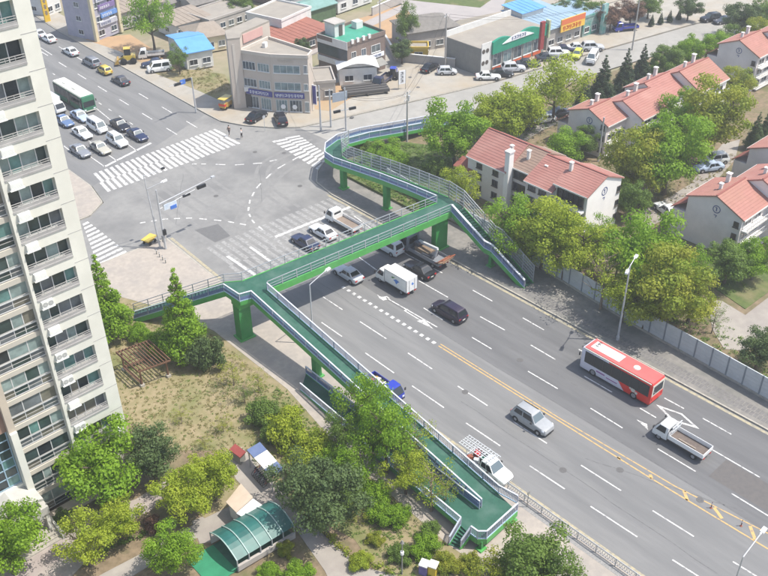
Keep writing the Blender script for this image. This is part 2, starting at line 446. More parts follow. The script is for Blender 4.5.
# dark tyre arcs worn into the crossing
m_tyremark = mat('tyre_polish', (0.185, 0.182, 0.174), (0.225, 0.22, 0.208), 1.4, .75, 0.0, detail=8.0)
def tyre_arc(pts, w=1.6, gap=1.7, z=.0045):
    P3 = [Vector(p) for p in pts]; dense = []
    for i in range(len(P3)-1):
        p0, p1, p2, p3 = P3[max(0, i-1)], P3[i], P3[i+1], P3[min(len(P3)-1, i+2)]
        for k in range(8):
            t = k/8; dense.append(.5*((2*p1) + (p2-p0)*t + (2*p0-5*p1+4*p2-p3)*t*t + (3*p1-p0-3*p2+p3)*t**3))
    for sgn in (-1, 1):
        o = MB(); pl = None
        for i in range(len(dense)-1):
            d = (dense[i+1]-dense[i]).normalized(); n = Vector((-d.y, d.x)); a, b = dense[i]+n*(sgn*gap/2-.28), dense[i]+n*(sgn*gap/2+.28)
            if pl: o.poly([(pl[0].x, pl[0].y, z), (pl[1].x, pl[1].y, z), (b.x, b.y, z), (a.x, a.y, z)])
            pl = (a, b)
        o.build('tyre_mark', m_tyremark, road)
tyre_arc([(68, 92), (69, 100), (73, 105.5), (80, 107.0), (85, 106.8)])
tyre_arc([(64.0, 93), (63.6, 104), (64.5, 114), (66, 121)], z=.0035)
tyre_arc([(56, 120), (55, 108), (54.6, 98), (54.6, 85)], z=.0025)
tyre_arc([(84, 104), (74, 102.5), (66.5, 98.5), (59.5, 93), (57.5, 85)], z=.0055)
tyre_arc([(58.5, 120), (58.6, 106), (58.4, 92), (58.4, 84)], z=.0015)
# pavements with kerbs -----------------------------------------------------
def pavement(name, pts, m, z=0.14, kerb=None):
    o = struct(name, MB().prism(pts, -0.2, z), m)
    if kerb:
        for i in range(len(kerb)-1):
            a, c = Vector((*kerb[i], 0)), Vector((*kerb[i+1], 0))
            n = max(1, int((c-a).length/6))
            for k in range(n):
                p, q = a.lerp(c, k/n), a.lerp(c, (k+1)/n - 0.02/(c-a).length)
                MB().bar((p.x, p.y, z/2 - 0.03), (q.x, q.y, z/2 - 0.03), 0.2, z + 0.08).build('kerb', m_kerb, o)
    return o
pavement('pavement_right', [(74.62, -60), (79.0, -60), (79.0, 25), (79.6, 44), (81.2, 57.5), (81.2, 84), (80.9, 99.6), (80.4, 100.05), (77.75, 98.35), (75.4, 95.9), (74.62, 91.5)], m_walk2,
         kerb=[(74.5, -40), (74.5, 91.5), (75.3, 95.9), (77.65, 98.5), (80.3, 100.15)])
pavement('pavement_left', [(46.4, -60), (49.72, -60), (49.72, 84), (50.4, 97.4), (45, 97.9), (30, 98.2), (30, 93.5), (38, 92), (41.5, 84), (43.4, 76), (43.2, 62), (41.2, 50), (40.6, 36), (41.0, 30), (45.5, 26)], m_walk,
         kerb=[(49.8, -40), (49.8, 84), (50.5, 97.55), (45, 98.0), (30, 98.3)])
struct('tactile_strip', MB().box(48.6, 49.2, -50, 66, 0.1, 0.146), mat('paver_band', (0.30, 0.29, 0.28), (0.2, 0.2, 0.19), 6.0, 0.9))
b = MB()
for i in range(170):
    y = -20 + i*0.45
    b.box(75.2, 75.9, y, y+0.36, 0.1, 0.147); b.box(76.0, 76.7, y+0.2, y+0.56, 0.1, 0.147)
o = struct('paver_rows', b, mat('paver_dark', (0.19, 0.18, 0.17), (0.13, 0.125, 0.12), 3.0, 0.9))
pavement('pavement_north', [(77.55, 128.2), (77.65, 124), (79.4, 119.8), (82.4, 115.7), (85.6, 112.8), (93.6, 110.6), (104.5, 107.9), (123, 103.3), (150, 99.3), (175, 95.3), (195, 91.3), (230, 85.0), (260, 120), (150, 128), (118, 130), (100, 126), (86, 138), (82.5, 150), (82.8, 170), (84.0, 190), (86, 215), (91, 330), (86.4, 330), (81.4, 215), (79.2, 185), (78.3, 160), (77.7, 140)], m_apron,
         kerb=[(86, 330), (81.2, 215), (79.0, 185), (77.5, 128.2), (77.5, 124), (79.3, 119.7), (82.3, 115.6), (85.5, 112.65), (93.6, 110.4), (104.5, 107.7), (123, 103.1)])
pavement('pavement_northwest', [(50.3, 118.2), (51.3, 200), (56, 330), (46, 330), (44.6, 122), (44, 110.6), (46, 110.5), (49.1, 112.7)], m_walk,
         kerb=[(52, 215), (51.4, 200), (50.4, 118.2), (49.2, 112.6), (46, 110.35), (30, 110.6)])

# planted ground and paths ---------------------------------------------------
def land(name, pts, m, z):
    return struct(name, MB().prism(pts, -0.24, z), m)
land('verge', [(44.15, 76), (42.3, 84), (38.8, 92.8), (29.9, 94.3), (28, 64), (36, 56), (33, 50), (35, 42), (33, 33), (36, 25), (46.2, 25), (42.4, 29.8), (41.9, 36), (42.5, 50), (44.2, 62)], m_lawn, 0.12)
land('garden', [(29.5, 64), (31, 94), (-20, 97.5), (-30, 15), (37.8, 15), (34.8, 33), (36.8, 42), (34.8, 50), (37.8, 56)], m_soil, 0.10)
land('path', [(34.54, 58.27), (32.54, 58.83), (31.59, 55.16), (31.41, 52.37), (29.28, 52.87), (25.66, 53.68), (24.71, 50.98), (31.04, 47.63), (32.03, 47), (30.88, 41.14), (29.84, 38.23), (35.4, 32.97), (34.95, 36.72), (33.41, 39.47), (33.31, 42.53), (33.41, 46.98), (33.97, 50.8), (34.34, 54.71)], m_path, 0.13)
land('path_lower', [(12.97, 54.18), (16.97, 54.02), (21.39, 53.52), (26.19, 53.18), (25.8, 51.65), (21.26, 52), (17.39, 52.07), (15.41, 51.88)], m_path, 0.126)
land('forecourt', [(6.89, 59.94), (13.11, 61.97), (16.62, 61.93), (18.9, 62.88), (20.17, 60.52), (23.34, 59.52), (26.87, 59.63), (26.87, 58.23), (23.51, 57.35), (19.21, 57.89), (16.69, 56.32), (13.44, 55.1)], mat('forecourt_pavers', (0.37, 0.325, 0.285), (0.32, 0.275, 0.245), 1.0, 0.9, 0.1, c3=(0.29, 0.24, 0.23), scale3=0.3), 0.122)
land('lawn_bed', [(28.22, 55.39), (31.31, 55.42), (31.41, 52.37), (29, 52.8), (26.72, 53.16), (26.32, 55.01)], m_lawn, 0.15)
land('residential_ground', [(79.05, -60), (79.05, 25), (79.65, 44), (81.3, 57.5), (81.3, 84), (81, 99.5), (94, 99.0), (101, 97.8), (131, 93.0), (160, 88.6), (195, 81.3), (330, 57), (330, -60)], m_soil, 0.10)
land('residential_lawn', [(92.96, 40.39), (91.7, 35.81), (96.95, 35.68), (104.59, 35.41), (103.58, 38.93), (99.09, 41.3), (97.59, 44.68)], m_green, 0.16)
land('residential_path', [(90.36, 39.94), (91.21, 38.55), (90.6, 35.2), (97.57, 35.09), (102.45, 34.33), (98.36, 32.29), (90.19, 31.83), (84.4, 31.75), (83.02, 33.55), (85.36, 36.44)], m_path, 0.15)
land('residential_lane', [(99.69, 87.45), (107.23, 87.77), (113.1, 86.34), (125.62, 86.67), (124.47, 83.69), (112.78, 83.98), (106.73, 83.14), (99.36, 82.96)], m_path, 0.14)
land('residential_drive', [(99.84, 57.97), (106.64, 57.28), (114.41, 57.24), (129.73, 60.94), (133.42, 59.9), (126.46, 56.83), (111.49, 53.82), (103.82, 54.15), (97.87, 54.69)], m_path, 0.13)
land('ramp_lawn', [(79.4, 77), (79.4, 94.5), (82.6, 97.6), (93, 97.0), (97, 90), (92, 80), (85, 78)], m_green, 0.5)
land('field', [(108.95, 141.66), (126.36, 146.4), (144.92, 147.13), (153.15, 141.05), (134.94, 131.01), (124.68, 127.89), (120.34, 130.55)], m_field, 0.06)
land('grey_lot', [(143.32, 148.7), (164.24, 163.33), (181.72, 146.07), (154.04, 128.48), (141.53, 131.56), (135.64, 134.66)], m_grit, 0.07)
land('sandy_lot', [(136.42, 129.56), (147.91, 131.68), (160.83, 128.54), (172.85, 126.82), (172.58, 110.31), (164.14, 109.43), (157.89, 119.15), (144.58, 114.9), (134.35, 119.24)], m_sand, 0.06)
land('strip_of_grass', [(145.12, 148.94), (152.97, 133.34), (175.3, 140.68), (162.96, 158.62)], m_green, 0.09)
land('back_lane', [(105.12, 140.01), (116.95, 141.87), (141.36, 146.66), (152.77, 151.83), (156.08, 148.58), (141.97, 144.12), (116.88, 138.68), (104.85, 136.56)], m_grit, 0.08)
land('vacant_lot', [(80.7, 151.45), (86.68, 147.04), (89.99, 140.35), (83.87, 127.1), (82.36, 130.36), (82.09, 136.82)], m_lawn, 0.155)
land('dirt_yard', [(80.37, 175.93), (88.52, 172.12), (85.26, 141.56), (81.54, 145.17), (82.01, 164.81)], m_field, 0.145)
land('dirt_yard_east', [(95.68, 121.76), (104.46, 122.91), (102.97, 116.57), (93.23, 113.93), (91.91, 116.36)], m_field, 0.15)

# ------------------------------------------------------------------ pedestrian overpass
m_deck = mat('deck_green', (0.028, 0.105, 0.070), (0.022, 0.086, 0.058), 2.5, 0.75, 0.1, c3=(0.060, 0.130, 0.098), scale3=0.45, t3=(0.48, 0.68))
m_gird = mat('girder_green', (0.080, 0.35, 0.075), (0.068, 0.29, 0.065), 0.9, 0.5, 0.0, c3=(0.11, 0.34, 0.11), scale3=0.4)
m_pier = mat('pier_green', (0.040, 0.265, 0.058), (0.032, 0.22, 0.05), 0.8, 0.5, 0.0, c3=(0.06, 0.25, 0.08), scale3=0.5)
m_rail = mat('rail_white', (0.62, 0.64, 0.68), (0.52, 0.54, 0.60), 1.5, 0.4)
m_railb = mat('rail_pale_blue', (0.42, 0.56, 0.66), (0.36, 0.5, 0.6), 1.5, 0.5)
m_balb = mat('baluster_blue', (0.15, 0.20, 0.35), (0.12, 0.165, 0.30), 2.0, 0.5)
m_balg = mat('baluster_grey', (0.40, 0.41, 0.50), (0.33, 0.34, 0.42), 2.0, 0.45)
m_steel = mat('steel_grey', (0.46, 0.47, 0.48), (0.36, 0.37, 0.38), 2.0, 0.4, metal=0.3)
def see_through(name, c, alpha):
    m = mat(name, c, None, rough=0.15)
    m.node_tree.nodes["Principled BSDF"].inputs["Alpha"].default_value = alpha
    return m
m_screen = see_through('screen_panel', (0.55, 0.58, 0.58), 0.28)

ov = thing('pedestrian_overpass', 'green steel pedestrian overpass crossing the wide road, with ramps and stairs', 'overpass')
def post_mesh(h, w, m, cache={}):
    k = (round(h, 2), w, m.name)
    if k not in cache: cache[k] = MB().box(-w/2, w/2, -w/2, w/2, 0, h).mesh('post', m)
    return cache[k]
def along(pts, step):
    """points every ~step metres along a polyline"""
    out = []
    for i in range(len(pts)-1):
        a, b = Vector(pts[i]), Vector(pts[i+1]); n = max(1, round((b-a).length/step))
        out += [a.lerp(b, k/n) for k in range(n)]
    return out + [Vector(pts[-1])]
def railing(pts, h=1.1, style='grey', par=None, posts=2.0):
    par = par or ov
    up = Vector((0, 0, 1)); P = [Vector(p) for p in pts]
    t = MB(); lo = MB(); bl = MB()
    for a, b in zip(P[:-1], P[1:]):
        if style in ('grey', 'blue'):
            t.bar(a+up*h, b+up*h, 0.13, 0.08); lo.bar(a+up*0.14, b+up*0.14, 0.09, 0.1)
        else:
            t.bar(a+up*h, b+up*h, 0.07, 0.07)
            for f in (0.3, 0.62): lo.bar(a+up*h*f, b+up*h*f, 0.04, 0.04)
    t.build('top_rail', m_rail if style != 'steel' else m_steel, par)
    lo.build('bottom_rail', m_railb if style != 'steel' else m_steel, par)
    if style in ('grey', 'blue'):
        for p in along(pts, 0.16): bl.box(p.x-.022, p.x+.022, p.y-.022, p.y+.022, p.z+.19, p.z+h-.04)
        o = bl.build('balusters', m_balb if style == 'blue' else m_balg, par); o["kind"] = "stuff"
        if style == 'blue':
            q = MB()
            for a, b in zip(P[:-1], P[1:]): q.bar(a+up*0.42, b+up*0.42, 0.03, 0.38)
            q.build('kick_panel', m_balb, par)
    for p in along(pts, posts):
        link('post', post_mesh(h-0.04, 0.08, m_steel if style == 'steel' else m_balg), par, Matrix.Translation(p))
def deck(left, right, name='deck', thick=0.16):
    b = MB()
    for i in range(len(left)-1):
        a, c, d, e = (Vector(v) for v in (left[i], right[i], right[i+1], left[i+1]))
        dn = Vector((0, 0, -thick))
        b.hexa([a+dn, c+dn, d+dn, e+dn, a, c, d, e])
    return b.build(name, m_deck, ov)
def girder(pts, h=0.6, w=0.14, m=None):
    b = MB(); P = [Vector(p) for p in pts]; o = Vector((0, 0, -h/2 + 0.05))
    for a, c in zip(P[:-1], P[1:]): b.bar(a+o, c+o, w, h)
    return b.build('girder', m or m_gird, ov)
def pier(x, y, sx, sy, top, rz=0.0):
    p = MB().obox((x, y, 0.1), sx, sy, top-0.1, rz).build('pier', m_pier, ov)
    MB().obox((x, y, 0.1), sx+0.5, sy+0.4, 0.18, rz).build('pier_base', m_gird, p)
    return p

ZD = 5.7
# main span
NA, NB, FA, FB = (48.4, 71.6, ZD), (76.1, 69.4, ZD), (47.4, 75.1, ZD), (76.4, 72.3, ZD)
deck([FA, FB], [NA, NB])
girder([NA, NB], 0.85); girder([FA, FB], 0.85)
for i in range(10):
    t = (i + .5)/10; a, c = Vector(NA).lerp(Vector(NB), t), Vector(FA).lerp(Vector(FB), t)
    MB().bar(a + Vector((0, 0, -.55)), c + Vector((0, 0, -.55)), 0.2, 0.5).build('cross_beam', m_pier, ov)
railing([NA, NB], 1.15, 'steel'); railing([FA, FB], 1.15, 'steel')
MB().obox((45.75, 72.75, 4.55), 2.1, 1.75, 0.95, R(-5)).build('pier_head', m_gird, ov)
pier(45.4, 72.7, 1.5, 1.3, 4.55, R(-5))
pier(75.2, 70.5, 2.0, 0.9, 4.9, R(-4))
# west landing
wl = [(44.75, 71.85), (46.1, 71.45), (48.4, 71.6), (47.4, 75.1), (45.75, 76.3), (44.65, 74.7)]
MB().prism(wl, ZD-0.16, ZD-0.002).build('landing', m_deck, ov)
girder([(46.1, 71.45, ZD), (44.75, 71.85, ZD), (44.65, 74.7, ZD)], 0.5)
girder([(45.75, 76.3, ZD), (47.4, 75.1, ZD)], 0.5)
railing([(46.1, 71.45, ZD), (44.75, 71.85, ZD), (44.65, 74.7, ZD)], 1.1, 'blue')
railing([(45.75, 76.3, ZD), (47.4, 75.1, ZD)], 1.1, 'steel')
# straight ramp, upper flight, turning landing and lower flight
ZL = 1.4
ro0, ro1 = (48.3, 71.5, ZD), (47.35, 36.0, ZL)
ri0, ri1 = (46.1, 71.5, ZD), (45.0, 36.0, ZL)
deck([ro0, ro1], [ri0, ri1], 'upper_ramp')
girder([ro0, ro1], 0.55); girder([ri0, ri1], 0.6)
railing([ro0, ro1, (47.65, 34.05, 1.4)[:2] + (ZL,)], 1.1, 'grey')
railing([ri0, ri1], 1.1, 'blue')
lc = [(47.35, 36.0), (47.3, 33.5), (44.45, 32.0), (43.85, 32.5), (43.75, 33.25), (42.3, 36.9), (45.0, 36.0)]
LP = [Vector(p) for p in ((46.98, 33.47, 2.5)[:2], (42.6, 33.25, 2.5)[:2], (42.04, 33.78, 2.5)[:2], (42.01, 34.57, 2.5)[:2], (42.12, 35.86, 2.5)[:2])]
land_poly = [(47.35, 36.0)] + [(p.x, p.y) for p in LP] + [(44.9, 36.3)]
MB().prism(land_poly, ZL-0.18, ZL-0.003).build('landing', m_deck, ov)
z3 = lambda p, z: (p[0], p[1], z)
girder([z3(p, ZL) for p in LP[:4]], 0.6)
railing([z3(p, ZL) for p in LP[:4]], 1.1, 'grey')
q0, q1 = z3(LP[4], ZL), (44.08, 60.86, 1.2)[:2] + (0.16,)
q0r, q1r = (44.72, 36.0, ZL), (46.25, 62.6, 0.16)
deck([q0r, q1r], [q0, q1], 'lower_ramp')
girder([q0, q1], 0.5); girder([q0r, q1r], 0.35)
railing([q0, q1], 1.05, 'grey'); railing([q0r, q1r], 1.05, 'blue')
for yy, zt in ((61.5, 4.0), (51.0, 2.7), (43.0, 1.9)):
    pier(46.9 if yy > 55 else 46.6, yy, 0.75, 0.75, zt)
for p in (LP[0], LP[1]): pier(p[0]-0.25, p[1]+0.3, 0.3, 0.3, ZL-.2)
def stairs(l0, r0, l1, r1, z0, z1, n, name='step'):
    """treads from the top edge l0-r0 (height z0) down to l1-r1 (z1)"""
    l0, r0, l1, r1 = (Vector((*v[:2], 0)) for v in (l0, r0, l1, r1))
    for i in range(n):
        t0, t1 = i/n, (i+1)/n; z = z0 - (z0-z1)*(i+1)/n
        a, b, c, d = l0.lerp(l1, t0), r0.lerp(r1, t0), r0.lerp(r1, t1), l0.lerp(l1, t1)
        MB().prism([(a.x, a.y), (b.x, b.y), (c.x, c.y), (d.x, d.y)], z-0.2, z).build(name, m_deck, ov)
s0, s1 = (41.02, 34.76, 1.2)[:2], (40.61, 35.75, 1.2)[:2]
stairs(LP[3], LP[4], s0, s1, ZL, 0.2, 6)
for a, b in ((LP[3], s0), (LP[4], s1)):
    girder([z3(a, ZL), z3(b, .3)], 0.35, 0.12); railing([z3(a, ZL), z3(b, .2)], 1.05, 'grey')
# west stairs down to the corner pavement
wn0, wf0 = (44.65, 74.7), (45.75, 76.3)
wn1, wf1 = (37.76, 84.22, 1.2)[:2], (38.6, 85.64, 1.2)[:2]
stairs(wn0, wf0, wn1, wf1, ZD, 0.2, 26)
girder([z3(wn0, ZD-.05), z3(wn1, 0.25)], 0.6); girder([z3(wf0, ZD-.05), z3(wf1, 0.25)], 0.5)
railing([z3(wn0, ZD), z3(wn1, .25)], 1.1, 'blue'); railing([z3(wf0, ZD), z3(wf1, .25)], 1.1, 'steel')
# east landing and stairs
el = [(76.1, 69.4), (78.1, 69.2), (78.6, 72.2), (76.4, 72.3)]
MB().prism(el, ZD-0.16, ZD-0.004).build('landing', m_deck, ov)
ZM = 2.9
stairs((76.1, 69.35), (78.1, 69.15), (76.0, 63.5), (77.95, 63.5), ZD, ZM, 15)
MB().prism([(76.0, 63.5), (77.95, 63.5), (77.9, 62.3), (76.0, 62.3)], ZM-0.16, ZM-0.005).build('landing', m_deck, ov)
stairs((76.0, 62.3), (77.9, 62.3), (76.05, 56.8), (77.75, 56.8), ZM, 0.2, 15)
se = [(76.05, 69.35, ZD), (75.97, 63.5, ZM), (75.97, 62.3, ZM), (76.05, 56.8, .2)]
sw = [(78.1, 69.15, ZD), (77.97, 63.5, ZM), (77.92, 62.3, ZM), (77.77, 56.8, .2)]
girder(se, 0.6); girder(sw, 0.6); railing(se, 1.1, 'blue'); railing(se and [Vector(p)+Vector((.14, 0, .0)) for p in se], 1.1, 'grey', posts=3)
pier(76.9, 63.0, 0.45, 0.45, ZM-.2)
# tall screen beside the east stairs and around the curved ramp
def screen(pts, h):
    P = along(pts, 1.9); up = Vector((0, 0, 1))
    for p in P: link('screen_post', post_mesh(h, 0.09, m_steel), ov, Matrix.Translation(p))
    for a, b in zip(P[:-1], P[1:]):
        f = MB()
        for k in range(6): f.bar(a+up*(0.2+(h-.25)*k/5), b+up*(0.2+(h-.25)*k/5), 0.06 if k == 5 else 0.045, 0.07 if k == 5 else 0.05)
        f.build('screen_rails', m_steel, ov)
        MB().poly([a+up*.2, b+up*.2, b+up*(h-.05), a+up*(h-.05)]).build('screen_panel', m_screen, ov)
outer = [(76.4, 72.3, 5.7), (76.7, 78.1, 5.15), (76.75, 83.5, 4.65), (76.5, 89.4, 4.1), (76.3, 92.96, 3.8), (76.9, 95.65, 3.55),
         (79.3, 98.3, 3.25), (82.85, 99.77, 2.95), (87.6, 99.8, 2.5), (93.7, 98.75, 1.85), (100.4, 97.8, 1.15), (110, 96.2, 0.15)]
inner = [(78.6, 72.2, 5.7), (78.85, 78.0, 5.15), (78.8, 83.6, 4.65), (78.55, 89.3, 4.1), (78.5, 92.6, 3.8), (79.1, 94.3, 3.55),
         (80.7, 96.3, 3.25), (83.3, 97.6, 2.95), (87.5, 97.6, 2.5), (93.4, 96.6, 1.85), (100.1, 95.6, 1.15), (109.7, 94.0, 0.15)]
deck(outer, inner, 'curved_ramp')
girder(outer, 0.65); girder(inner, 0.5)
railing(outer, 1.1, 'blue'); railing(inner[7:], 1.1, 'blue')
screen([sw[3], sw[2], sw[1], sw[0], inner[0]] , 2.5)
screen(inner[:8], 2.4)
for x, y, zt in ((76.95, 91.6, 3.3), (77.4, 82.9, 4.1), (94.6, 97.6, 1.3), (86.5, 98.7, 2.1), (77.5, 75.8, 4.9)):
    pier(x, y, 0.75, 0.75, zt)
def rebase(t, loc):
    loc = Vector(loc); t.location = loc
    for ch in t.children: ch.location = ch.location - loc
rebase(ov, (62, 72, 0))

# sound barrier along the right pavement ------------------------------------
m_barrier = mat('barrier_panel', (0.50, 0.52, 0.52), (0.44, 0.46, 0.46), 1.2, 0.55, 0.05)
m_bpost = mat('barrier_post', (0.22, 0.25, 0.27), (0.18, 0.20, 0.22), 2.0, 0.5)
nb = thing('noise_barrier', 'grey panelled noise barrier between the right pavement and the houses', 'barrier')
base = [(82.3, 88.0), (81.6, 73.0), (81.2, 62.0), (81.0, 57.5), (79.4, 43.0), (78.9, 33.0), (78.4, 25.0), (77.6, 10.0), (77.0, -20)]
BP = [p for p in along([(x, y, 0.1) for x, y in base], 2.1)]
panel = None
for i, p in enumerate(BP):
    link('post', post_mesh(2.75, 0.16, m_bpost), nb, Matrix.Translation(p))
    if i + 1 < len(BP):
        q = BP[i+1]; d = q - p; L_ = d.length
        f = MB()
        for k in range(5):
            f.box(0.09, L_-0.09, -0.04, 0.04, 0.32+k*0.47, 0.32+k*0.47+0.455)
        f.box(0.05, L_-0.05, -0.06, 0.06, 2.68, 2.74)
        me = f.mesh('panel', m_barrier)
        mtx = Matrix.Translation(p) @ Matrix.Rotation(math.atan2(d.y, d.x), 4, 'Z')
        o = link('panel', me, nb, mtx)
        w = MB().box(0, L_, -0.14, 0.14, 0, 0.3)
        link('footing', w.mesh('footing', m_kerb), nb, mtx)
rebase(nb, (79.5, 40, 0))

# low lattice guard fence on the left kerb ------------------------------------
gf = thing('guard_fence', 'low grey lattice guard fence along the left kerb below the ramp landing', 'fence')
gpts = along([(49.35, 36.5, 0.14), (49.25, -30, 0.14)], 2.0)
gm = None
for i, p in enumerate(gpts):
    link('post', post_mesh(0.95, 0.07, m_steel), gf, Matrix.Translation(p))
    if i+1 < len(gpts):
        if gm is None:
            f = MB(); f.bar((0, 0, .9), (0, -2.0, .9), .06); f.bar((0, 0, .2), (0, -2.0, .2), .05)
            for k in range(8):
                y = -0.25*k
                f.bar((0, y, .2), (0, y-.25, .9), .03); f.bar((0.0, y-.25, .2), (0.0, y, .9), .03)
            gm = f.mesh('lattice_panel', m_steel)
        link('lattice_panel', gm, gf, Matrix.Translation(p))
rebase(gf, (49.3, 20, 0))

# ------------------------------------------------------------------ apartment tower on the left
m_awhite = mat('tower_white', (0.68, 0.665, 0.585), (0.61, 0.60, 0.53), 0.5, 0.8, 0.03, c3=(0.61, 0.595, 0.52), scale3=0.25)
m_abeige = mat('tower_beige', (0.50, 0.43, 0.34), (0.44, 0.38, 0.31), 0.5, 0.8, 0.03)
m_aband = mat('tower_band', (0.50, 0.46, 0.39), (0.44, 0.41, 0.35), 0.5, 0.8, 0.03)
m_abrown = mat('tower_brown', (0.30, 0.19, 0.14), (0.26, 0.16, 0.12), 0.8, 0.8)
m_agrey = mat('tower_rail_grey', (0.36, 0.35, 0.33), (0.30, 0.29, 0.28), 1.2, 0.5)
m_afr = mat('window_frame_pale', (0.62, 0.62, 0.60), (0.54, 0.54, 0.52), 2.0, 0.5)
AG = [glassy('pane_dark_green', (0.045, 0.075, 0.072)), glassy('pane_teal', (0.13, 0.26, 0.24), 0.15),
      glassy('pane_grey', (0.17, 0.19, 0.20), 0.2), glassy('pane_curtain', (0.28, 0.36, 0.34), 0.3),
      glassy('pane_warm', (0.20, 0.19, 0.15), 0.25), glassy('pane_black', (0.028, 0.040, 0.046))]
ap = thing('apartment_tower', 'tall white and beige apartment tower with balcony windows at the left edge', 'apartment building')
FY = 63.0
MB().box(-14, 25.36, FY+1.15, FY+12, 0.0, 49.6).build('wall', m_abeige, ap)
MB().box(24.2, 25.4, FY, FY+12.05, 0.0, 50.0).build('corner_pier', m_awhite, ap)
MB().box(20.22, 20.48, FY-0.02, FY+1.2, 0.0, 50.0).build('pilaster', m_awhite, ap)
MB().box(15.35, 15.95, FY-0.35, FY+1.2, 0.0, 11.3).build('pilaster', m_awhite, ap)
MB().box(15.35, 15.95, FY-0.1, FY+1.2, 11.3, 50.0).build('pilaster', m_abeige, ap)
ra = random.Random(3)
def glazed_bay(x0, x1, yf, k, ndiv, curtains):
    """balcony glazed from slab to lintel: upper sashes, a pale mid rail and lower fixed panes"""
    b = 0.7 + 2.7*k
    MB().box(x0, x1, yf-.05, FY+1.2, b+2.02, b+2.48).build('spandrel', m_aband, ap)
    yw = yf + 0.12
    fr = MB()
    for z, h in ((b-.14, .08), (b+.62, .12), (b+1.94, .08)): fr.box(x0, x1, yw-.06, yw+.06, z, z+h)
    w = (x1-x0)/ndiv; cuts = [x0] + [x0 + w*(i + ra.uniform(-.2, .2)) for i in range(1, ndiv)] + [x1]
    for c in cuts: fr.box(max(x0, c-.035), min(x1, c+.035), yw-.05, yw+.05, b-.06, b+1.94)
    fo = fr.build('window', m_afr, ap)
    for i in range(ndiv):
        MB().box(cuts[i]+.02, cuts[i+1]-.02, yw-.02, yw+.02, b+.70, b+1.97).build('pane', ra.choice(curtains), fo)
        MB().box(cuts[i]+.02, cuts[i+1]-.02, yw-.015, yw+.02, b-.08, b+.64).build('pane', ra.choice([AG[0], AG[4], AG[2]]), fo)
    rl = MB(); rl.bar((x0, yf-.08, b+.92), (x1, yf-.08, b+.92), .05); rl.bar((x0, yf-.08, b+.4), (x1, yf-.08, b+.4), .04)
    rl.build('balcony_rail', m_agrey, ap)
def bay(x0, x1, yf, m_sp, k, ndiv, curtains):
    b = 0.7 + 2.7*k
    MB().box(x0, x1, yf, FY+1.2, b+1.78, b+2.66).build('spandrel', m_sp, ap)
    MB().box(x0, x1, yf-0.05, FY+1.2, b-0.06, b+0.10).build('balcony_slab', m_agrey, ap)
    yw = yf + 0.55
    fr = MB(); w = (x1-x0)/ndiv
    fr.box(x0, x1, yw-.05, yw+.05, b+1.70, b+1.80); fr.box(x0, x1, yw-.05, yw+.05, b+.1, b+.17)
    cuts = [x0] + [x0 + w*(i + ra.uniform(-.16, .16)) for i in range(1, ndiv)] + [x1]
    for c in cuts: fr.box(max(x0, c-.035), min(x1, c+.035), yw-.06, yw+.06, b+.17, b+1.70)
    fo = fr.build('window', m_afr, ap)
    for i in range(ndiv):
        MB().box(cuts[i]+.02, cuts[i+1]-.02, yw-.015, yw+.03, b+.16, b+1.72).build('pane', ra.choice(curtains), fo)
    rl = MB()
    for z in (0.32, 0.50, 0.68): rl.bar((x0, yf+.05, b+z), (x1, yf+.05, b+z), 0.05, 0.05)
    rl.box(x0, x1, yf+.02, yf+.08, b+.1, b+.28)
    n = 5
    for i in range(n+1): rl.bar((x0+(x1-x0)*i/n, yf+.05, b+.1), (x0+(x1-x0)*i/n, yf+.05, b+.7), 0.04)
    rl.build('balcony_rail', m_agrey, ap)
for k in range(-0, 18):
    bay(20.48, 24.2, FY, m_awhite, k, 4, [AG[0], AG[1], AG[2], AG[3], AG[5], AG[4], AG[0], AG[1], AG[2], AG[3]])
    if k < 16: glazed_bay(15.95, 20.22, FY+0.45, k, 3 + k % 2, [AG[0], AG[1], AG[2], AG[3], AG[0], AG[4], AG[5], AG[3]])
    if k < 10: bay(-2.0, 10.8, FY+0.45, m_abeige, k, 8, [AG[0], AG[1], AG[2], AG[0]])
    # panel joints of the corner pier
    MB().box(24.19, 25.41, FY-0.012, FY+.02, 0.7+2.7*k+2.02, 0.7+2.7*k+2.06).build('panel_joint', m_agrey, ap)
# stair bay with blue glazing, brown band and entrance porch
MB().box(10.8, 15.35, FY+.35, FY+1.3, 11.3, 13.6).build('brown_band', m_abrown, ap)
MB().box(10.8, 15.35, FY+.4, FY+1.25, 13.6, 49.5).build('stair_wall', m_abeige, ap)
m_blue = mat('stair_frame_blue', (0.30, 0.42, 0.50), (0.26, 0.37, 0.45), 2.0, 0.5)
sg = MB()
for x in (10.9, 12.0, 13.1, 14.2, 15.25): sg.box(x-.05, x+.05, FY+.5, FY+.65, 5.2, 11.3)
for z in (5.3, 6.3, 7.3, 8.3, 9.3, 10.3, 11.2): sg.box(10.8, 15.3, FY+.52, FY+.63, z-.05, z+.05)
so = sg.build('stair_window', m_blue, ap)
for i, x in enumerate((10.95, 12.05, 13.15, 14.25)):
    for j, z in enumerate((5.35, 6.35, 7.35, 8.35, 9.35, 10.35)):
        MB().box(x, x+.98, FY+.56, FY+.6, z, z+.9).build('pane', ra.choice([AG[0], AG[1], AG[5]]), so)
MB().box(10.8, 15.35, FY+.3, FY+1.3, 3.6, 5.2).build('porch_wall', m_awhite, ap)
m_porch = mat('porch_grey', (0.46, 0.45, 0.41), (0.40, 0.39, 0.36), 0.8, 0.8)
pr = MB()
for (xa, za, xb, zb) in ((11.8, 4.3, 13.6, 5.05), (13.6, 5.05, 15.9, 4.35)):
    pr.hexa([(xa, FY-2.0, za), (xb, FY-2.0, zb), (xb, FY+.3, zb), (xa, FY+.3, za), (xa, FY-2.0, za+.28), (xb, FY-2.0, zb+.28), (xb, FY+.3, zb+.28), (xa, FY+.3, za+.28)])
pr.build('porch_canopy', m_porch, ap)
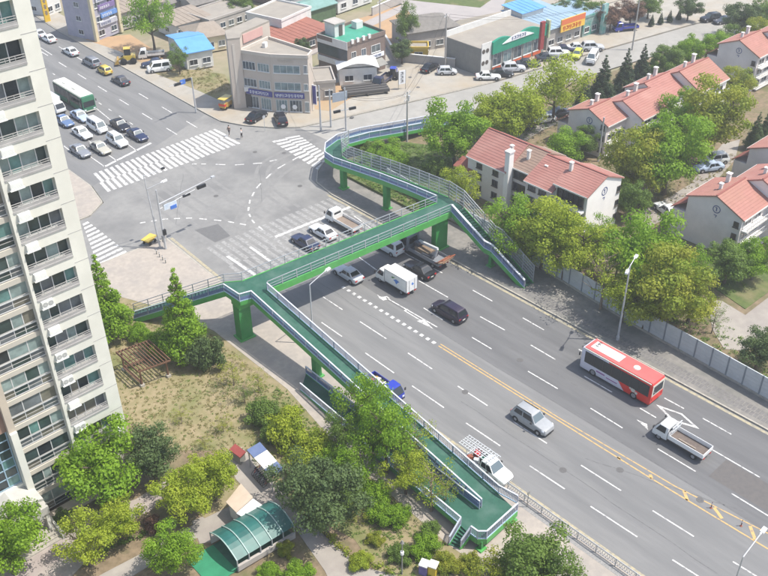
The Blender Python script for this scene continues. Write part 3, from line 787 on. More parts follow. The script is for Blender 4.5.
MB().box(11.6, 16.1, FY-2.05, FY+.3, 2.75, 3.55).build('porch_beam', m_porch, ap)
MB().box(11.7, 12.0, FY-1.9, FY-1.6, 0.1, 2.75).build('porch_post', m_awhite, ap)
MB().box(15.7, 16.0, FY-1.9, FY-1.6, 0.1, 2.75).build('porch_post', m_awhite, ap)
dr = MB().box(12.6, 15.0, FY+.85, FY+1.12, 0.5, 2.7).build('door', AG[5], ap)
MB().box(13.72, 13.88, FY+.8, FY+.86, 0.5, 2.7).build('door_frame', m_afr, dr)
for k in range(4):
    MB().box(11.5, 16.2, FY-3.1+.35*k, FY+1.1, 0.1+.14*k, 0.1+.14*(k+1)).build('step', m_kerb, ap)
MB().box(16.2, 16.4, FY-3.2, FY, 0.1, 0.9).build('step_wall', m_awhite, ap)
MB().box(16.4, 24.0, FY-0.9, FY, 0.1, 0.75).build('planter_wall', m_abeige, ap)
rebase(ap, (16, 66, 0))
# outdoor units on shelves under the windows
m_ac = mat('ac_white', (0.74, 0.74, 0.69), (0.66, 0.66, 0.62), 2.0, 0.5, coord='OBJ')
m_acg = mat('ac_grille', (0.10, 0.10, 0.10), (0.2, 0.2, 0.2), 8.0, 0.5, coord='OBJ')
ac_body = MB().box(-.62, .62, -.36, 0, .10, .88).mesh('casing', m_ac)
ac_shelf = MB().box(-.72, .72, -.44, .04, .0, .09).mesh('shelf', m_ac)
g = MB()
for s in (-1, 1):
    for i in range(12):
        a0, a1 = 2*math.pi*i/12, 2*math.pi*(i+1)/12
        for r0, r1 in ((.06, .10), (.15, .20), (.24, .28)):
            g.poly([(s*.3+r0*math.cos(a0), -.365, .5+r0*math.sin(a0)), (s*.3+r1*math.cos(a0), -.365, .5+r1*math.sin(a0)),
                    (s*.3+r1*math.cos(a1), -.365, .5+r1*math.sin(a1)), (s*.3+r0*math.cos(a1), -.365, .5+r0*math.sin(a1))])
ac_gr = g.mesh('fan_grille', m_acg)
g2 = MB()
for i in range(6): g2.box(-.55, .55, -.375, -.355, .2+.1*i, .24+.1*i)
ac_lv = g2.mesh('louvre', m_ac)
for j, k in enumerate(range(14, 0, -1)):
    t = thing('air_conditioner', 'white outdoor air conditioner unit on the apartment tower, %s from the top' % ORD[j], 'air conditioner',
              (21.2, FY-0.0, 0.7+2.7*k-0.80), 0, 'outdoor units on the tower facade', .78)
    link('casing', ac_body, t); link('shelf', ac_shelf, t)
    link('fan_grille' if k in (8, 3, 5, 6) else 'louvre', ac_gr if k in (8, 3, 5, 6) else ac_lv, t)
# satellite dish low on the corner pier
t = thing('satellite_dish', 'small white satellite dish low on the apartment tower corner', 'satellite dish', (24.5, FY, 6.2))
MB().tube((0, 0, 0), (0, -.35, .1), .03).build('arm', m_steel, t)
MB().tube((0, -.4, .1), (0.05, -.5, .16), .12, .34, 14).build('dish', m_ac, t)

# ------------------------------------------------------------------ row houses with red roofs
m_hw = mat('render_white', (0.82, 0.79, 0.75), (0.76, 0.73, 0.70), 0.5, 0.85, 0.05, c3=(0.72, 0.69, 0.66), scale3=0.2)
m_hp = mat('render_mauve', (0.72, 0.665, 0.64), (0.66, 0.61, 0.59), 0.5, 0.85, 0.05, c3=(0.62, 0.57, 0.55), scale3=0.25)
m_roof = mat('roof_red', (0.36, 0.165, 0.135), (0.31, 0.14, 0.115), 1.2, 0.8, 0.15, c3=(0.385, 0.195, 0.16), scale3=0.3)
m_roofd = mat('roof_dark_red', (0.28, 0.10, 0.08), (0.24, 0.085, 0.068), 1.2, 0.8, 0.15)
m_roofb = mat('roof_brown', (0.29, 0.20, 0.15), (0.25, 0.17, 0.13), 1.2, 0.8, 0.15, c3=(0.32, 0.22, 0.17), scale3=0.3)
m_eave = mat('eave_white', (0.70, 0.68, 0.64), (0.62, 0.6, 0.56), 1.0, 0.7)
m_wfr = mat('window_frame_white', (0.66, 0.66, 0.64), (0.6, 0.6, 0.58), 2.0, 0.5, coord='OBJ')
m_wfd = mat('window_frame_dark', (0.10, 0.085, 0.075), (0.08, 0.07, 0.06), 2.0, 0.5, coord='OBJ')
HG = [glassy('house_pane', (0.03, 0.035, 0.045)), glassy('house_pane_blue', (0.06, 0.08, 0.11)), glassy('house_pane_pale', (0.16, 0.18, 0.18), .2)]
m_logo = mat('logo_navy', (0.08, 0.10, 0.22), None, rough=.6)

def emblem(par, o, u, n, r=.75):
    """round ring emblem with a small figure and a numeral-like stroke below, painted on a gable"""
    b = MB(); k = 20
    for i in range(k):
        a0, a1 = 2*math.pi*i/k, 2*math.pi*(i+1)/k
        b.poly([(r*math.cos(a0), -.02, r*math.sin(a0)), (r*math.cos(a1), -.02, r*math.sin(a1)), (.78*r*math.cos(a1), -.02, .78*r*math.sin(a1)), (.78*r*math.cos(a0), -.02, .78*r*math.sin(a0))])
    b.box(-.12*r, .12*r, -.03, -.01, -.45*r, .5*r); b.box(-.4*r, .12*r, -.031, -.01, .3*r, .5*r)
    b.box(-.4*r, .35*r, -.03, -.01, -1.6*r, -1.42*r); b.hexa([(.2*r, -.03, -1.6*r), (.38*r, -.03, -1.6*r), (.38*r, -.01, -1.6*r), (.2*r, -.01, -1.6*r), (.0*r, -.03, -2.1*r), (.15*r, -.03, -2.1*r), (.15*r, -.01, -2.1*r), (.0*r, -.01, -2.1*r)])
    return link('emblem', b.mesh('emblem', m_logo), par, facing(o, u, n))

def unit(par, axis, a0, a1, lo, hi, zlo, zhi, rp, rz, wallm, roofm, over=.35, end0=True):
    """one roof unit. axis 'X': runs a0..a1 along X, cross-section along Y from lo to hi; 'Y' the other way round.
       zlo / zhi: eave heights at lo / hi; rp, rz: ridge position and height"""
    T = (lambda a, c, z: (a, c, z)) if axis == 'X' else (lambda a, c, z: (c, a, z))
    b = MB()
    loops = [[T(a, lo, 0.05), T(a, hi, 0.05), T(a, hi, zhi), T(a, rp, rz), T(a, lo, zlo)] for a in (a0, a1)]
    b.loft(loops); b.build('wall', wallm, par)
    t = .16
    for c, z, sgn in ((lo, zlo, -1), (hi, zhi, 1)):
        sl = (rz - z)/abs(rp - c); ce = c + sgn*over; ze = z - sl*over
        q = [T(a0-.12, ce, ze+.02), T(a1+.12, ce, ze+.02), T(a1+.12, rp, rz+.02), T(a0-.12, rp, rz+.02)]
        r = MB().hexa(q + [(x, y, zz+t) for x, y, zz in q]).build('roof', roofm, par)
        cs = MB(); nc = max(3, int(abs(rp-ce)/.36))
        for k in range(1, nc):
            f = k/nc; cc_ = ce + (rp-ce)*f; zz_ = ze + (rz-ze)*f + t + .03
            cs.bar(T(a0-.10, cc_, zz_), T(a1+.10, cc_, zz_), .07, .022)
        co = cs.build('shingle_courses', roofm, r); co["kind"] = "stuff"
        e = MB().bar(T(a0-.13, ce+sgn*.03, ze+.06), T(a1+.13, ce+sgn*.03, ze+.06), .07, .2); e.build('eave_board', m_eave, r)
    for a in (a0-.15, a1+.15):
        v = MB(); v.bar(T(a, lo-over, zlo-(rz-zlo)/abs(rp-lo)*over+.09), T(a, rp, rz+.09), .06, .17); v.bar(T(a, rp, rz+.09), T(a, hi+over, zhi-(rz-zhi)/abs(rp-hi)*over+.09), .06, .17)
        v.build('verge_board', roofm, par)
    MB().bar(T(a0-.12, rp, rz+.19), T(a1+.12, rp, rz+.19), .25, .1).build('ridge_cap', m_roofd, par)
def vent(par, x, y, z, s=1.0, m=None):
    p = MB().obox((x, y, z-.5), .5*s, .5*s, 1.1*s+.5).build('chimney', m or m_eave, par)
    MB().obox((x, y, z+1.1*s), .66*s, .66*s, .12).build('chimney_cap', m_hw, p)

# near row: runs along the road, gable faces the camera's right
ra_ = thing('row_house', 'white row house with red and brown roofs next to the overpass stairs', 'house')
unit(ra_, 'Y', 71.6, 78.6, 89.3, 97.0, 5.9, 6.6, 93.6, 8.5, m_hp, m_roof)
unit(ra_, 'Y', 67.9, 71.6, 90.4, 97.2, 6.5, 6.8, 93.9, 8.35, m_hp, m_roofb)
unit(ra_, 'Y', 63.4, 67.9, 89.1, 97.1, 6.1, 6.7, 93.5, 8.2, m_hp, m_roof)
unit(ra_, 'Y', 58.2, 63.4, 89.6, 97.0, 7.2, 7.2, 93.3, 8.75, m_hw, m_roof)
MB().box(89.0, 90.4, 77.2, 80.6, .05, 3.6).build('lean_to', m_hp, ra_)
MB().hexa([(88.7, 77.0, 3.5), (90.6, 77.0, 4.4), (90.6, 80.9, 4.4), (88.7, 80.9, 3.5), (88.7, 77.0, 3.65), (90.6, 77.0, 4.55), (90.6, 80.9, 4.55), (88.7, 80.9, 3.65)]).build('lean_to_roof', m_roofd, ra_)
MB().obox((89.6, 71.4, .05), .95, .75, 8.75).build('chimney_stack', m_hw, ra_)
MB().obox((89.6, 71.4, 8.8), 1.15, .95, .25).build('chimney_cap', m_hp, ra_)
for y, z in ((66.8, 6.4), (73.0, 7.2), (70.0, 7.5), (62.9, 8.3)): vent(ra_, 92.0, y, z+.3, .8)
for z in (1.0, 2.9, 4.6):
    for y in (76.9, 73.9): window(ra_, (89.28, y, z), (0, -1, 0), (-1, 0, 0), 1.0, .95, m_wfd, HG[0], 2)
for z in (.9, 3.0, 4.9):
    window(ra_, (90.38, 71.0, z), (0, -1, 0), (-1, 0, 0), 2.4, 1.2, m_wfd, HG[0], 3)
    for y in (67.4, 65.6): window(ra_, (89.08, y, z), (0, -1, 0), (-1, 0, 0), 1.2, 1.0, m_wfd, HG[1], 2)
for z in (1.2, 3.2, 5.3):
    window(ra_, (89.58, 62.9, z), (0, -1, 0), (-1, 0, 0), 4.2, 1.5, m_wfd, HG[0], 5, depth=.2)
    MB().box(88.7, 89.58, 58.4, 63.2, z-.55, z-.3).build('balcony_slab', m_hw, ra_)
    b = MB(); b.bar((88.75, 58.4, z+.45), (88.75, 63.2, z+.45), .06)
    for i in range(13): b.bar((88.75, 58.45+i*.39, z-.3), (88.75, 58.45+i*.39, z+.45), .035)
    b.build('balcony_rail', m_wfd, ra_)
for z in (1.1, 3.2, 5.3): window(ra_, (96.2, 58.2, z), (1, 0, 0), (0, -1, 0), .7, .9, m_wfd, HG[0], 1)
emblem(ra_, (93.3, 58.2, 6.6), (1, 0, 0), (0, -1, 0), .62)
rebase(ra_, (93, 68, 0))

def cross_row(label, x0, units, name='row_house', em=True, gable_off=.0):
    """rows that run away from the road; the first gable faces it. units: (length, lo, hi, zlo, zhi, rp, rz)"""
    t = thing(name, label, 'house'); x = x0
    for i, (ln, lo, hi, zlo, zhi, rp, rz) in enumerate(units):
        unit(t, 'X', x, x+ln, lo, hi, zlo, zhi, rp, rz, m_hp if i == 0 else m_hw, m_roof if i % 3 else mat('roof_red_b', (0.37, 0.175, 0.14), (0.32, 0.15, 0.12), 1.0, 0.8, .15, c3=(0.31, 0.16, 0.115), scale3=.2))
        # lower outshot on the far side with its own red slope
        MB().box(x+.01, x+ln-.01, hi-.01, hi+1.9, .05, zhi-2.4).build('outshot', m_hp, t)
        MB().hexa([(x-.1, hi, zhi-.9), (x+ln*.5, hi, zhi-.9), (x+ln*.5, hi+2.2, zhi-2.5), (x-.1, hi+2.2, zhi-2.5), (x-.1, hi, zhi-.75), (x+ln*.5, hi, zhi-.75), (x+ln*.5, hi+2.2, zhi-2.35), (x-.1, hi+2.2, zhi-2.35)]).build('outshot_roof', m_roofd, t)
        for k in range(2): vent(t, x+ln*(.35+.4*k), rp+.9+.5*k, rz-.25, .75 + .25*k)
        for z in (.9, 2.9, 4.7):
            if z + 1.0 > zlo: continue
            nwin = max(1, int(ln/2.6))
            for k in range(nwin):
                window(t, (x + .5 + k*2.5, lo, z), (1, 0, 0), (0, -1, 0), 1.9, 1.05, m_wfr, HG[k % 2], 2)
            MB().box(x+.3, x+ln-.3, lo-.8, lo, z-.5, z-.3).build('balcony_slab', m_eave, t)
            b = MB(); b.bar((x+.3, lo-.78, z+.4), (x+ln-.3, lo-.78, z+.4), .05)
            for q in range(int(ln/.5)): b.bar((x+.35+q*.5, lo-.78, z-.3), (x+.35+q*.5, lo-.78, z+.4), .04)
            b.build('balcony_rail', m_wfr, t)
        x += ln
    ln, lo, hi, zlo, zhi, rp, rz = units[0]
    if em: emblem(t, (x0, rp-.3, rz-1.75), (0, -1, 0), (-1, 0, 0), .55)
    for z in (1.0, 3.0, 4.7):
        window(t, (x0, lo+1.0, z), (0, -1, 0), (-1, 0, 0), .7, .8, m_wfd, HG[0], 1)
    rebase(t, (x0+5, (lo+hi)/2, 0))
    return t
cross_row('red roofed row house with ring emblem on its shaded gable, nearest the right edge', 100.4,
          [(6.8, 42.4, 50.1, 6.1, 6.4, 46.3, 7.85), (6.5, 39.9, 47.6, 6.7, 7.0, 43.9, 8.6), (6.5, 38.2, 45.8, 6.9, 7.2, 42.0, 8.8), (7, 36.5, 44.1, 7.1, 7.4, 40.3, 9.0)])
cross_row('red roofed row house behind the conifers, stepping back from the side street', 112.0,
          [(5.2, 71.1, 78.2, 5.6, 5.9, 74.6, 7.2), (7.2, 68.4, 75.6, 5.9, 6.3, 72.2, 7.7), (6.8, 69.4, 76.6, 6.2, 6.5, 73.2, 8.2), (8.5, 67.2, 75.0, 6.6, 6.9, 71.3, 8.8)])
cross_row('red roofed row house at the upper right corner with ring emblem', 152.5,
          [(7.0, 68.6, 76.2, 6.4, 6.8, 72.6, 8.3), (7.0, 66.4, 74.0, 6.8, 7.2, 70.3, 8.9), (8, 64.4, 72.0, 7.2, 7.6, 68.2, 9.4)])
cross_row('red roofed row house beyond the parked silver car at the right edge', 118.5,
          [(6.5, 44.0, 51.5, 6.2, 6.5, 48, 7.9), (7, 42.0, 49.5, 6.6, 6.9, 46, 8.4)], em=False)

# ------------------------------------------------------------------ corner commercial building
m_cb = mat('stone_cladding', (0.50, 0.43, 0.365), (0.45, 0.39, 0.33), 0.6, 0.7, 0.03, c3=(0.53, 0.465, 0.40), scale3=.2)
m_cbp = mat('stone_pale', (0.56, 0.50, 0.43), (0.50, 0.45, 0.39), 0.6, 0.7)
m_flat = mat('flat_roof', (0.31, 0.28, 0.235), (0.26, 0.235, 0.20), 0.5, 0.9, .1, c3=(0.27, 0.245, 0.21), scale3=.2)
m_sblue = mat('sign_blue', (0.075, 0.075, 0.27), (0.07, 0.07, 0.24), 1.0, 0.4)
m_swhite = mat('sign_white', (0.78, 0.78, 0.78), None, rough=.5)
cb = thing('corner_building', 'three storey beige corner building with stair tower and blue shop signs', 'commercial building')
A, B_, D_, E_ = Vector((83.9, 125.6)), Vector((86.3, 120.4)), Vector((90.3, 115.6)), Vector((91.3, 127.4))
D2 = Vector((92.4, 117.0))
foot = [A, B_, D_, D2, E_]
HB = 10.2
MB().prism([(p.x, p.y) for p in foot], .1, HB-.35).build('wall', m_cb, cb)
MB().prism([(p.x, p.y) for p in foot], HB-.349, HB-.30).build('roof', m_flat, cb)
pb = MB()
for i in range(len(foot)):
    a, b = foot[i], foot[(i+1) % len(foot)]; pb.bar((a.x, a.y, HB-.1), (b.x, b.y, HB-.1), .28, .55)
pb.build('parapet', m_cbp, cb)
def along_wall(a, b, t): return a.lerp(b, t)
def facade(par, a, b, specs, fm, gms, div=3):
    """windows on the wall a->b: (t0, t1, z0, z1)"""
    u = (b-a).normalized(); n = Vector((u.y, -u.x)); L_ = (b-a).length
    for i, (t0, t1, z0, z1) in enumerate(specs):
        p = a.lerp(b, t0)
        window(par, (p.x, p.y, z0), (u.x, u.y, 0), (n.x, n.y, 0), (t1-t0)*L_, z1-z0, fm, gms[i % len(gms)], div)
cg = [glassy('shop_pane', (0.10, 0.13, 0.15), .1), glassy('shop_pane_pale', (0.24, 0.32, 0.33), .15)]
facade(cb, A, B_, [(.06, .48, 7.1, 8.5), (.56, .94, 7.1, 8.5), (.06, .48, 4.1, 5.5), (.56, .94, 4.1, 5.5), (.10, .5, .3, 2.4), (.58, .92, .3, 2.4)], m_wfr, cg, 4)
facade(cb, B_, D_, [(.06, .78, 7.1, 8.5), (.06, .78, 4.1, 5.5), (.88, .98, 7.2, 8.6), (.86, .98, 4.2, 5.4), (.06, .38, .3, 2.4), (.44, .78, .3, 2.4), (.86, .98, .4, 2.2)], m_wfr, [cg[1], cg[1], cg[0]], 4)
for a, b, t0, t1, cnt, sd in ((A, B_, .10, .97, 7, 3), (B_, D_, .03, .86, 9, 5)):
    u = (b-a).normalized(); n = Vector((u.y, -u.x)); L_ = (b-a).length*(t1-t0); p = a.lerp(b, t0)
    sgn = link('shop_sign', MB().box(0, L_, -.16, .0, 0, .95).mesh('shop_sign', m_sblue), cb, facing((p.x, p.y, 2.75), (u.x, u.y, 0), (n.x, n.y, 0)))
    gm_, gw2 = glyph_mesh('lettering', cnt, .52, m_swhite, sd, .16)
    link('lettering', gm_, sgn, Matrix.Translation(((L_-gw2)/2, -.17, .2)))
u = (D_-B_).normalized(); n = Vector((u.y, -u.x)); p = B_.lerp(D_, .18)
gm_, gw2 = glyph_mesh('lettering', 6, .45, m_cb, 9, .2)
link('wall_lettering', gm_, cb, facing((p.x+n.x*.02, p.y+n.y*.02, 9.0), (u.x, u.y, 0), (n.x, n.y, 0)))
for i, f_ in enumerate((.2, .6)):
    p = B_.lerp(D_, .1 + f_*.8)
    MB().tube((p.x+n.x*.12, p.y+n.y*.12, 1.2), (p.x+n.x*.16, p.y+n.y*.16, 1.2), .42, .42, 14).build('window_sticker', m_swhite, cb)
# stair tower
tp = [(82.0, 126.1), (83.9, 125.2), (85.6, 127.0), (92.6, 128.6), (92.0, 131.6), (84.0, 129.6)]
MB().prism(tp, .1, 12.2).build('stair_tower', m_cb, cb)
MB().prism(tp, 12.202, 12.5).build('tower_roof', m_flat, cb)
MB().prism([(82.25, 126.5), (82.45, 126.4), (82.46, 126.45), (82.26, 126.55)], .2, 11.0).build('tower_slit', m_trimd := mat('slit_dark', (.08, .075, .07), None), cb)
MB().prism([(82.6, 125.75), (83.0, 125.57), (83.02, 125.6), (82.62, 125.79)], 1.0, 11.5).build('tower_groove', m_cbp, cb)
MB().prism([(85.7, 126.85), (90.6, 127.95), (90.55, 128.05), (85.65, 126.95)], 10.6, 12.1).build('rooftop_banner', mat('banner_pink', (0.55, 0.34, 0.30), (0.5, 0.3, 0.27), .5, .6), cb)
MB().obox((84.1, 124.9, 3.2), .9, .5, .75, R(-25)).build('wall_unit', m_eave, cb)
MB().obox((88.4, 124.6, HB-.3), .9, .6, .8, .4).build('roof_unit', m_eave, cb)
dr = MB().prism([(83.95, 125.3), (84.45, 124.25), (84.38, 124.2), (83.88, 125.25)], .15, 2.6).build('door', m_trimd, cb)
MB().obox((91.6, 115.9, 1.4), .18, .7, 3.2, .3).build('hanging_sign', m_sblue, cb)
MB().obox((91.6, 115.9, 1.2), .1, .85, 3.6, .3).build('sign_board', m_swhite, cb)
rebase(cb, (87.5, 122.5, 0))

# ------------------------------------------------------------------ generic small buildings
def house(label, a, b, depth, h, wallm, roofm, kind='flat', rise=1.4, wins=(3, 1), name='house', cat='house', over=.4, side=True, wfr=None):
    """front wall a->b (as seen from the camera), extends `depth` behind it"""
    a, b = Vector(a[:2]), Vector(b[:2]); u = (b-a).normalized(); n = Vector((u.y, -u.x)); L_ = (b-a).length
    t = thing(name, label, cat, (a.x, a.y, 0.0), math.atan2(u.y, u.x))
    MB().box(0, L_, 0, depth, .05, h).build('wall', wallm, t)
    o = over
    if kind == 'flat':
        MB().box(-.05, L_+.05, -.05, depth+.05, h+.002, h+.08).build('roof', roofm, t)
        p = MB(); p.box(-.12, L_+.12, -.12, .12, h-.05, h+.42); p.box(-.12, L_+.12, depth-.12, depth+.12, h-.05, h+.42)
        p.box(-.12, .12, .121, depth-.121, h-.05, h+.42); p.box(L_-.12, L_+.12, .121, depth-.121, h-.05, h+.42); p.build('parapet', wallm, t)
    elif kind == 'gable':
        for s in (0, 1):
            y0, y1 = (-o, depth/2) if s == 0 else (depth+o, depth/2); z0, z1 = h-.05, h+rise
            q = [(-o, y0, z0), (L_+o, y0, z0), (L_+o, y1, z1), (-o, y1, z1)]
            MB().hexa(q + [(x, y, z+.14) for x, y, z in q]).build('roof', roofm, t)
        MB().loft([[(x, 0, h-.01), (x, depth, h-.01), (x, depth/2, h+rise-.05)] for x in (0.02, L_-.02)]).build('gable', wallm, t)
        MB().bar((-o, depth/2, h+rise+.12), (L_+o, depth/2, h+rise+.12), .3, .14).build('ridge', roofm, t)
    elif kind == 'hip':
        i = min(L_, depth)*.42; z0, z1 = h-.05, h+rise
        c = [(-o, -o, z0), (L_+o, -o, z0), (L_+o, depth+o, z0), (-o, depth+o, z0)]; r0, r1 = (i, depth/2, z1), (L_-i, depth/2, z1)
        for q in ([c[0], c[1], r1, r0], [c[1], c[2], r1], [c[2], c[3], r0, r1], [c[3], c[0], r0]): MB().poly(q).build('roof', roofm, t)
        MB().box(-o, L_+o, -o, depth+o, z0-.12, z0-.01).build('soffit', roofm, t)
    elif kind == 'shed':
        q = [(-o, -o, h-.05), (L_+o, -o, h-.05), (L_+o, depth+o, h+rise), (-o, depth+o, h+rise)]
        MB().hexa(q + [(x, y, z+.1) for x, y, z in q]).build('roof', roofm, t)
        MB().loft([[(x, 0, h-.01), (x, depth, h-.01), (x, depth, h+rise)] for x in (0.01, L_-.01)]).build('gable', wallm, t)
        b_ = MB()
        for k in range(1, int(L_/1.2)): b_.bar((k*1.2, -o, h+.07), (k*1.2, depth+o, h+rise+.12), .06, .06)
        b_.build('roof_seams', roofm, t)
    elif kind == 'vault':
        K = 10; pts = [(-o + (L_+2*o)*i/K, h + rise*math.sin(math.pi*i/K)) for i in range(K+1)]
        for i in range(K):
            (x0, z0), (x1, z1) = pts[i], pts[i+1]
            MB().hexa([(x0, -o, z0), (x1, -o, z1), (x1, depth+o, z1), (x0, depth+o, z0), (x0, -o, z0+.08), (x1, -o, z1+.08), (x1, depth+o, z1+.08), (x0, depth+o, z0+.08)]).build('roof', roofm, t)
        for yy in (0.01, depth-.02):
            MB().loft([[(x, y_, z) for x, z in pts[1:-1]] for y_ in (yy, yy+.01)]).build('gable', wallm, t)
    nx, nz = wins; fm = wfr or m_wfr
    for k in range(nz):
        z = .9 + k*2.8
        if z + 1.1 > h: continue
        for i in range(nx):
            w = min(1.6, L_/nx*.62); x = L_*(i+.5)/nx - w/2
            window(t, (x, 0, z), (1, 0, 0), (0, -1, 0), w, 1.1, fm, HG[(i+k) % 3], 2)
        if side:
            for s in (0, 1):
                w = min(1.4, depth*.4)
                window(t, (0 if s == 0 else L_, depth*.5 + (w/2 if s == 0 else -w/2), z), (0, -1 if s == 0 else 1, 0), (-1 if s == 0 else 1, 0, 0), w, 1.0, fm, HG[k % 3], 2)
    return t
m_rg = mat('tile_grey', (0.20, 0.185, 0.165), (0.15, 0.14, 0.125), 1.2, .85, .2)
m_rgb = mat('tile_brown_grey', (0.30, 0.25, 0.20), (0.24, 0.20, 0.16), 1.0, .85, .2)
m_rbl = mat('sheet_blue', (0.13, 0.33, 0.66), (0.11, 0.28, 0.58), 0.6, .5)
m_rbp = mat('sheet_blue_pale', (0.27, 0.37, 0.45), (0.23, 0.32, 0.40), 0.5, .5)
m_rgn = mat('roof_paint_green', (0.05, 0.27, 0.18), (0.045, 0.24, 0.155), 0.8, .6, c3=(0.07, 0.32, 0.22), scale3=.3)
m_rrd = mat('roof_flat_red', (0.30, 0.12, 0.085), (0.25, 0.10, 0.07), 0.7, .8)
m_brick = mat('brick_brown', (0.20, 0.15, 0.125), (0.165, 0.125, 0.105), 2.0, .85, .1)
m_conc = mat('wall_concrete', (0.42, 0.39, 0.35), (0.35, 0.32, 0.29), 0.7, .9, .1)
m_wwall = mat('wall_white', (0.66, 0.65, 0.62), (0.58, 0.57, 0.54), 0.8, .85)
m_gwall = mat('wall_grey', (0.25, 0.245, 0.22), (0.215, 0.21, 0.19), 0.7, .85)
m_crmw = mat('wall_cream', (0.60, 0.53, 0.36), (0.53, 0.46, 0.31), 0.7, .85)

# building with the green painted flat roof
gb = thing('brick_building', 'brown brick building with bright green flat roof behind the white shed', 'building')
gp = [Vector((103.4, 129.0)), Vector((104.2, 121.7)), Vector((113.4, 121.6)), Vector((113.6, 130.0))]
MB().prism([(p.x, p.y) for p in gp], .1, 6.9).build('wall', m_brick, gb)
MB().prism([(p.x, p.y) for p in gp], 6.902, 6.95).build('roof', m_rgn, gb)
pp = MB()
for i in range(4): pp.bar((gp[i].x, gp[i].y, 7.05), (gp[(i+1) % 4].x, gp[(i+1) % 4].y, 7.05), .22, .8)
pp.build('parapet', m_brick, gb)
MB().prism([(103.3, 129.1), (104.08, 121.6), (104.16, 121.6), (103.38, 129.1)], 6.0, 7.5).build('white_fascia', m_wwall, gb)
MB().prism([(103.3, 129.0), (104.1, 121.75), (104.17, 121.75), (103.37, 129.0)], 4.0, 5.9).build('ribbon_window', glassy('ribbon_glass', (0.03, 0.05, 0.08)), gb)
MB().prism([(103.2, 129.0), (104.0, 121.75), (104.18, 121.75), (103.38, 129.0)], 2.6, 3.6).build('white_canopy', m_wwall, gb)
for x in (105.3, 106.6, 108.0, 109.4): MB().obox((x, 121.55, 7.0), .55, .35, .75).build('merlon', m_wwall, gb)
facade(gb, gp[1], gp[2], [(.10, .22, 4.0, 5.4), (.36, .48, 4.0, 5.4), (.62, .86, 4.0, 5.4), (.1, .3, 1.0, 2.4)], m_wfr, HG, 2)
sg_ = MB().box(109.3, 112.9, 121.35, 121.5, 2.95, 3.75).build('shop_sign', m_swhite, gb)
gm_, gw2 = glyph_mesh('lettering', 6, .42, m_logo, 12); link('lettering', gm_, sg_, Matrix.Translation((109.5, 121.33, 3.12)))
MB().box(105.2, 107.6, 126.2, 129.0, 6.95, 9.3).build('stair_head', m_wwall, gb); MB().box(105.0, 107.8, 126.0, 129.2, 9.302, 9.5).build('stair_head_roof', m_conc, gb)
MB().box(106.2, 107.0, 126.1, 126.19, 7.0, 9.0).build('door', m_wfd, gb)
MB().obox((111.8, 127.5, 6.95), 1.6, 1.4, 1.3).build('water_tank', m_wwall, gb)
for i in range(3): MB().hexa([(105+i*2.6, 119.8, 1.8), (107.2+i*2.6, 119.8, 1.8), (107.2+i*2.6, 121.5, 2.6), (105+i*2.6, 121.5, 2.6), (105+i*2.6, 119.8, 1.9), (107.2+i*2.6, 119.8, 1.9), (107.2+i*2.6, 121.5, 2.7), (105+i*2.6, 121.5, 2.7)]).build('awning', m_gwall, gb)
rebase(gb, (108.5, 125.5, 0))
house('white shed with rounded white roof beside the corner building', (101.8, 121.2), (107.4, 117.4), 6.5, 3.2, m_wwall, mat('sheet_white', (0.80, 0.80, 0.78), (0.74, 0.74, 0.72), .6, .5), 'vault', 1.0, (2, 1), 'shed', 'shed')
house('small grey concrete house squeezed behind the corner building', (93.2, 119.6), (97.2, 117.0), 6.5, 3.4, m_conc, m_flat, 'flat', wins=(2, 1))
house('white house with grey roof behind the corner building', (107.92, 145.82), (117.38, 148.17), 9, 4.6, m_wwall, m_flat, 'flat', wins=(3, 1))
house('low building with flat red roof behind the corner building', (104.12, 138.74), (116.01, 139.53), 9, 2.8, m_brick, m_rrd, 'shed', .4, wins=(3, 1))
house('house with bright blue sheet roof at the top centre', (120.8, 159.17), (126.7, 158.13), 8, 4.0, m_wwall, m_rbp, 'gable', 1.5, wins=(3, 1))
house('green sheeted greenhouse near the top centre', (119.21, 150.73), (126.35, 150.95), 6, 3.0, mat('greenhouse_net', (0.10, 0.16, 0.08), (0.07, 0.11, 0.05), 1.2, .8), mat('greenhouse_roof', (0.20, 0.33, 0.30), (0.15, 0.26, 0.22), .8, .5), 'gable', 1.0, wins=(1, 0), name='greenhouse', cat='greenhouse')
house('long shed with bright blue roof beside the parked yard vehicles', (86.13, 146.87), (91.11, 145.57), 11, 3.4, m_wwall, m_rbl, 'gable', 1.0, wins=(2, 1), name='shed', cat='shed')
house('cream house with brown grey hip roof behind the blue shed', (91.76, 153.02), (98.33, 151.23), 8, 3.2, m_crmw, m_rgb, 'hip', 1.6, wins=(3, 1))
house('long low house with pale eaves above the brown hip roof', (94.01, 162.61), (102.42, 162.78), 7, 3.0, m_wwall, m_rgb, 'shed', .6, wins=(5, 1))
house('long grey roofed house left of the stair tower', (100.19, 159.88), (111.42, 161.01), 8, 3.0, m_conc, m_flat, 'flat', wins=(5, 1))
house('grey tiled house above the long grey roof', (103.43, 170.64), (113.03, 170.57), 8, 3.0, m_conc, m_rg, 'gable', 1.5, wins=(4, 1))
house('dark tiled house at the top edge right of the tall tree', (100.29, 175.54), (108.75, 176.7), 8, 3.0, m_conc, m_rg, 'hip', 1.6, wins=(3, 1))
house('pale flat roofed house between the tall tree and the top edge', (105.88, 179.51), (115.07, 180.48), 9, 3.4, m_wwall, m_flat, 'flat', wins=(4, 1))
house('low workshop with grey roof just right of the signboard building', (88.28, 175.74), (99.51, 176.3), 9, 3.6, m_conc, m_rgb, 'shed', .5, wins=(4, 1), name='workshop', cat='workshop')
house('dark roofed house with walled yard left of the grey wall', (122.02, 124.31), (132.23, 120.53), 8, 4.2, m_conc, m_rg, 'hip', 1.8, wins=(4, 1))
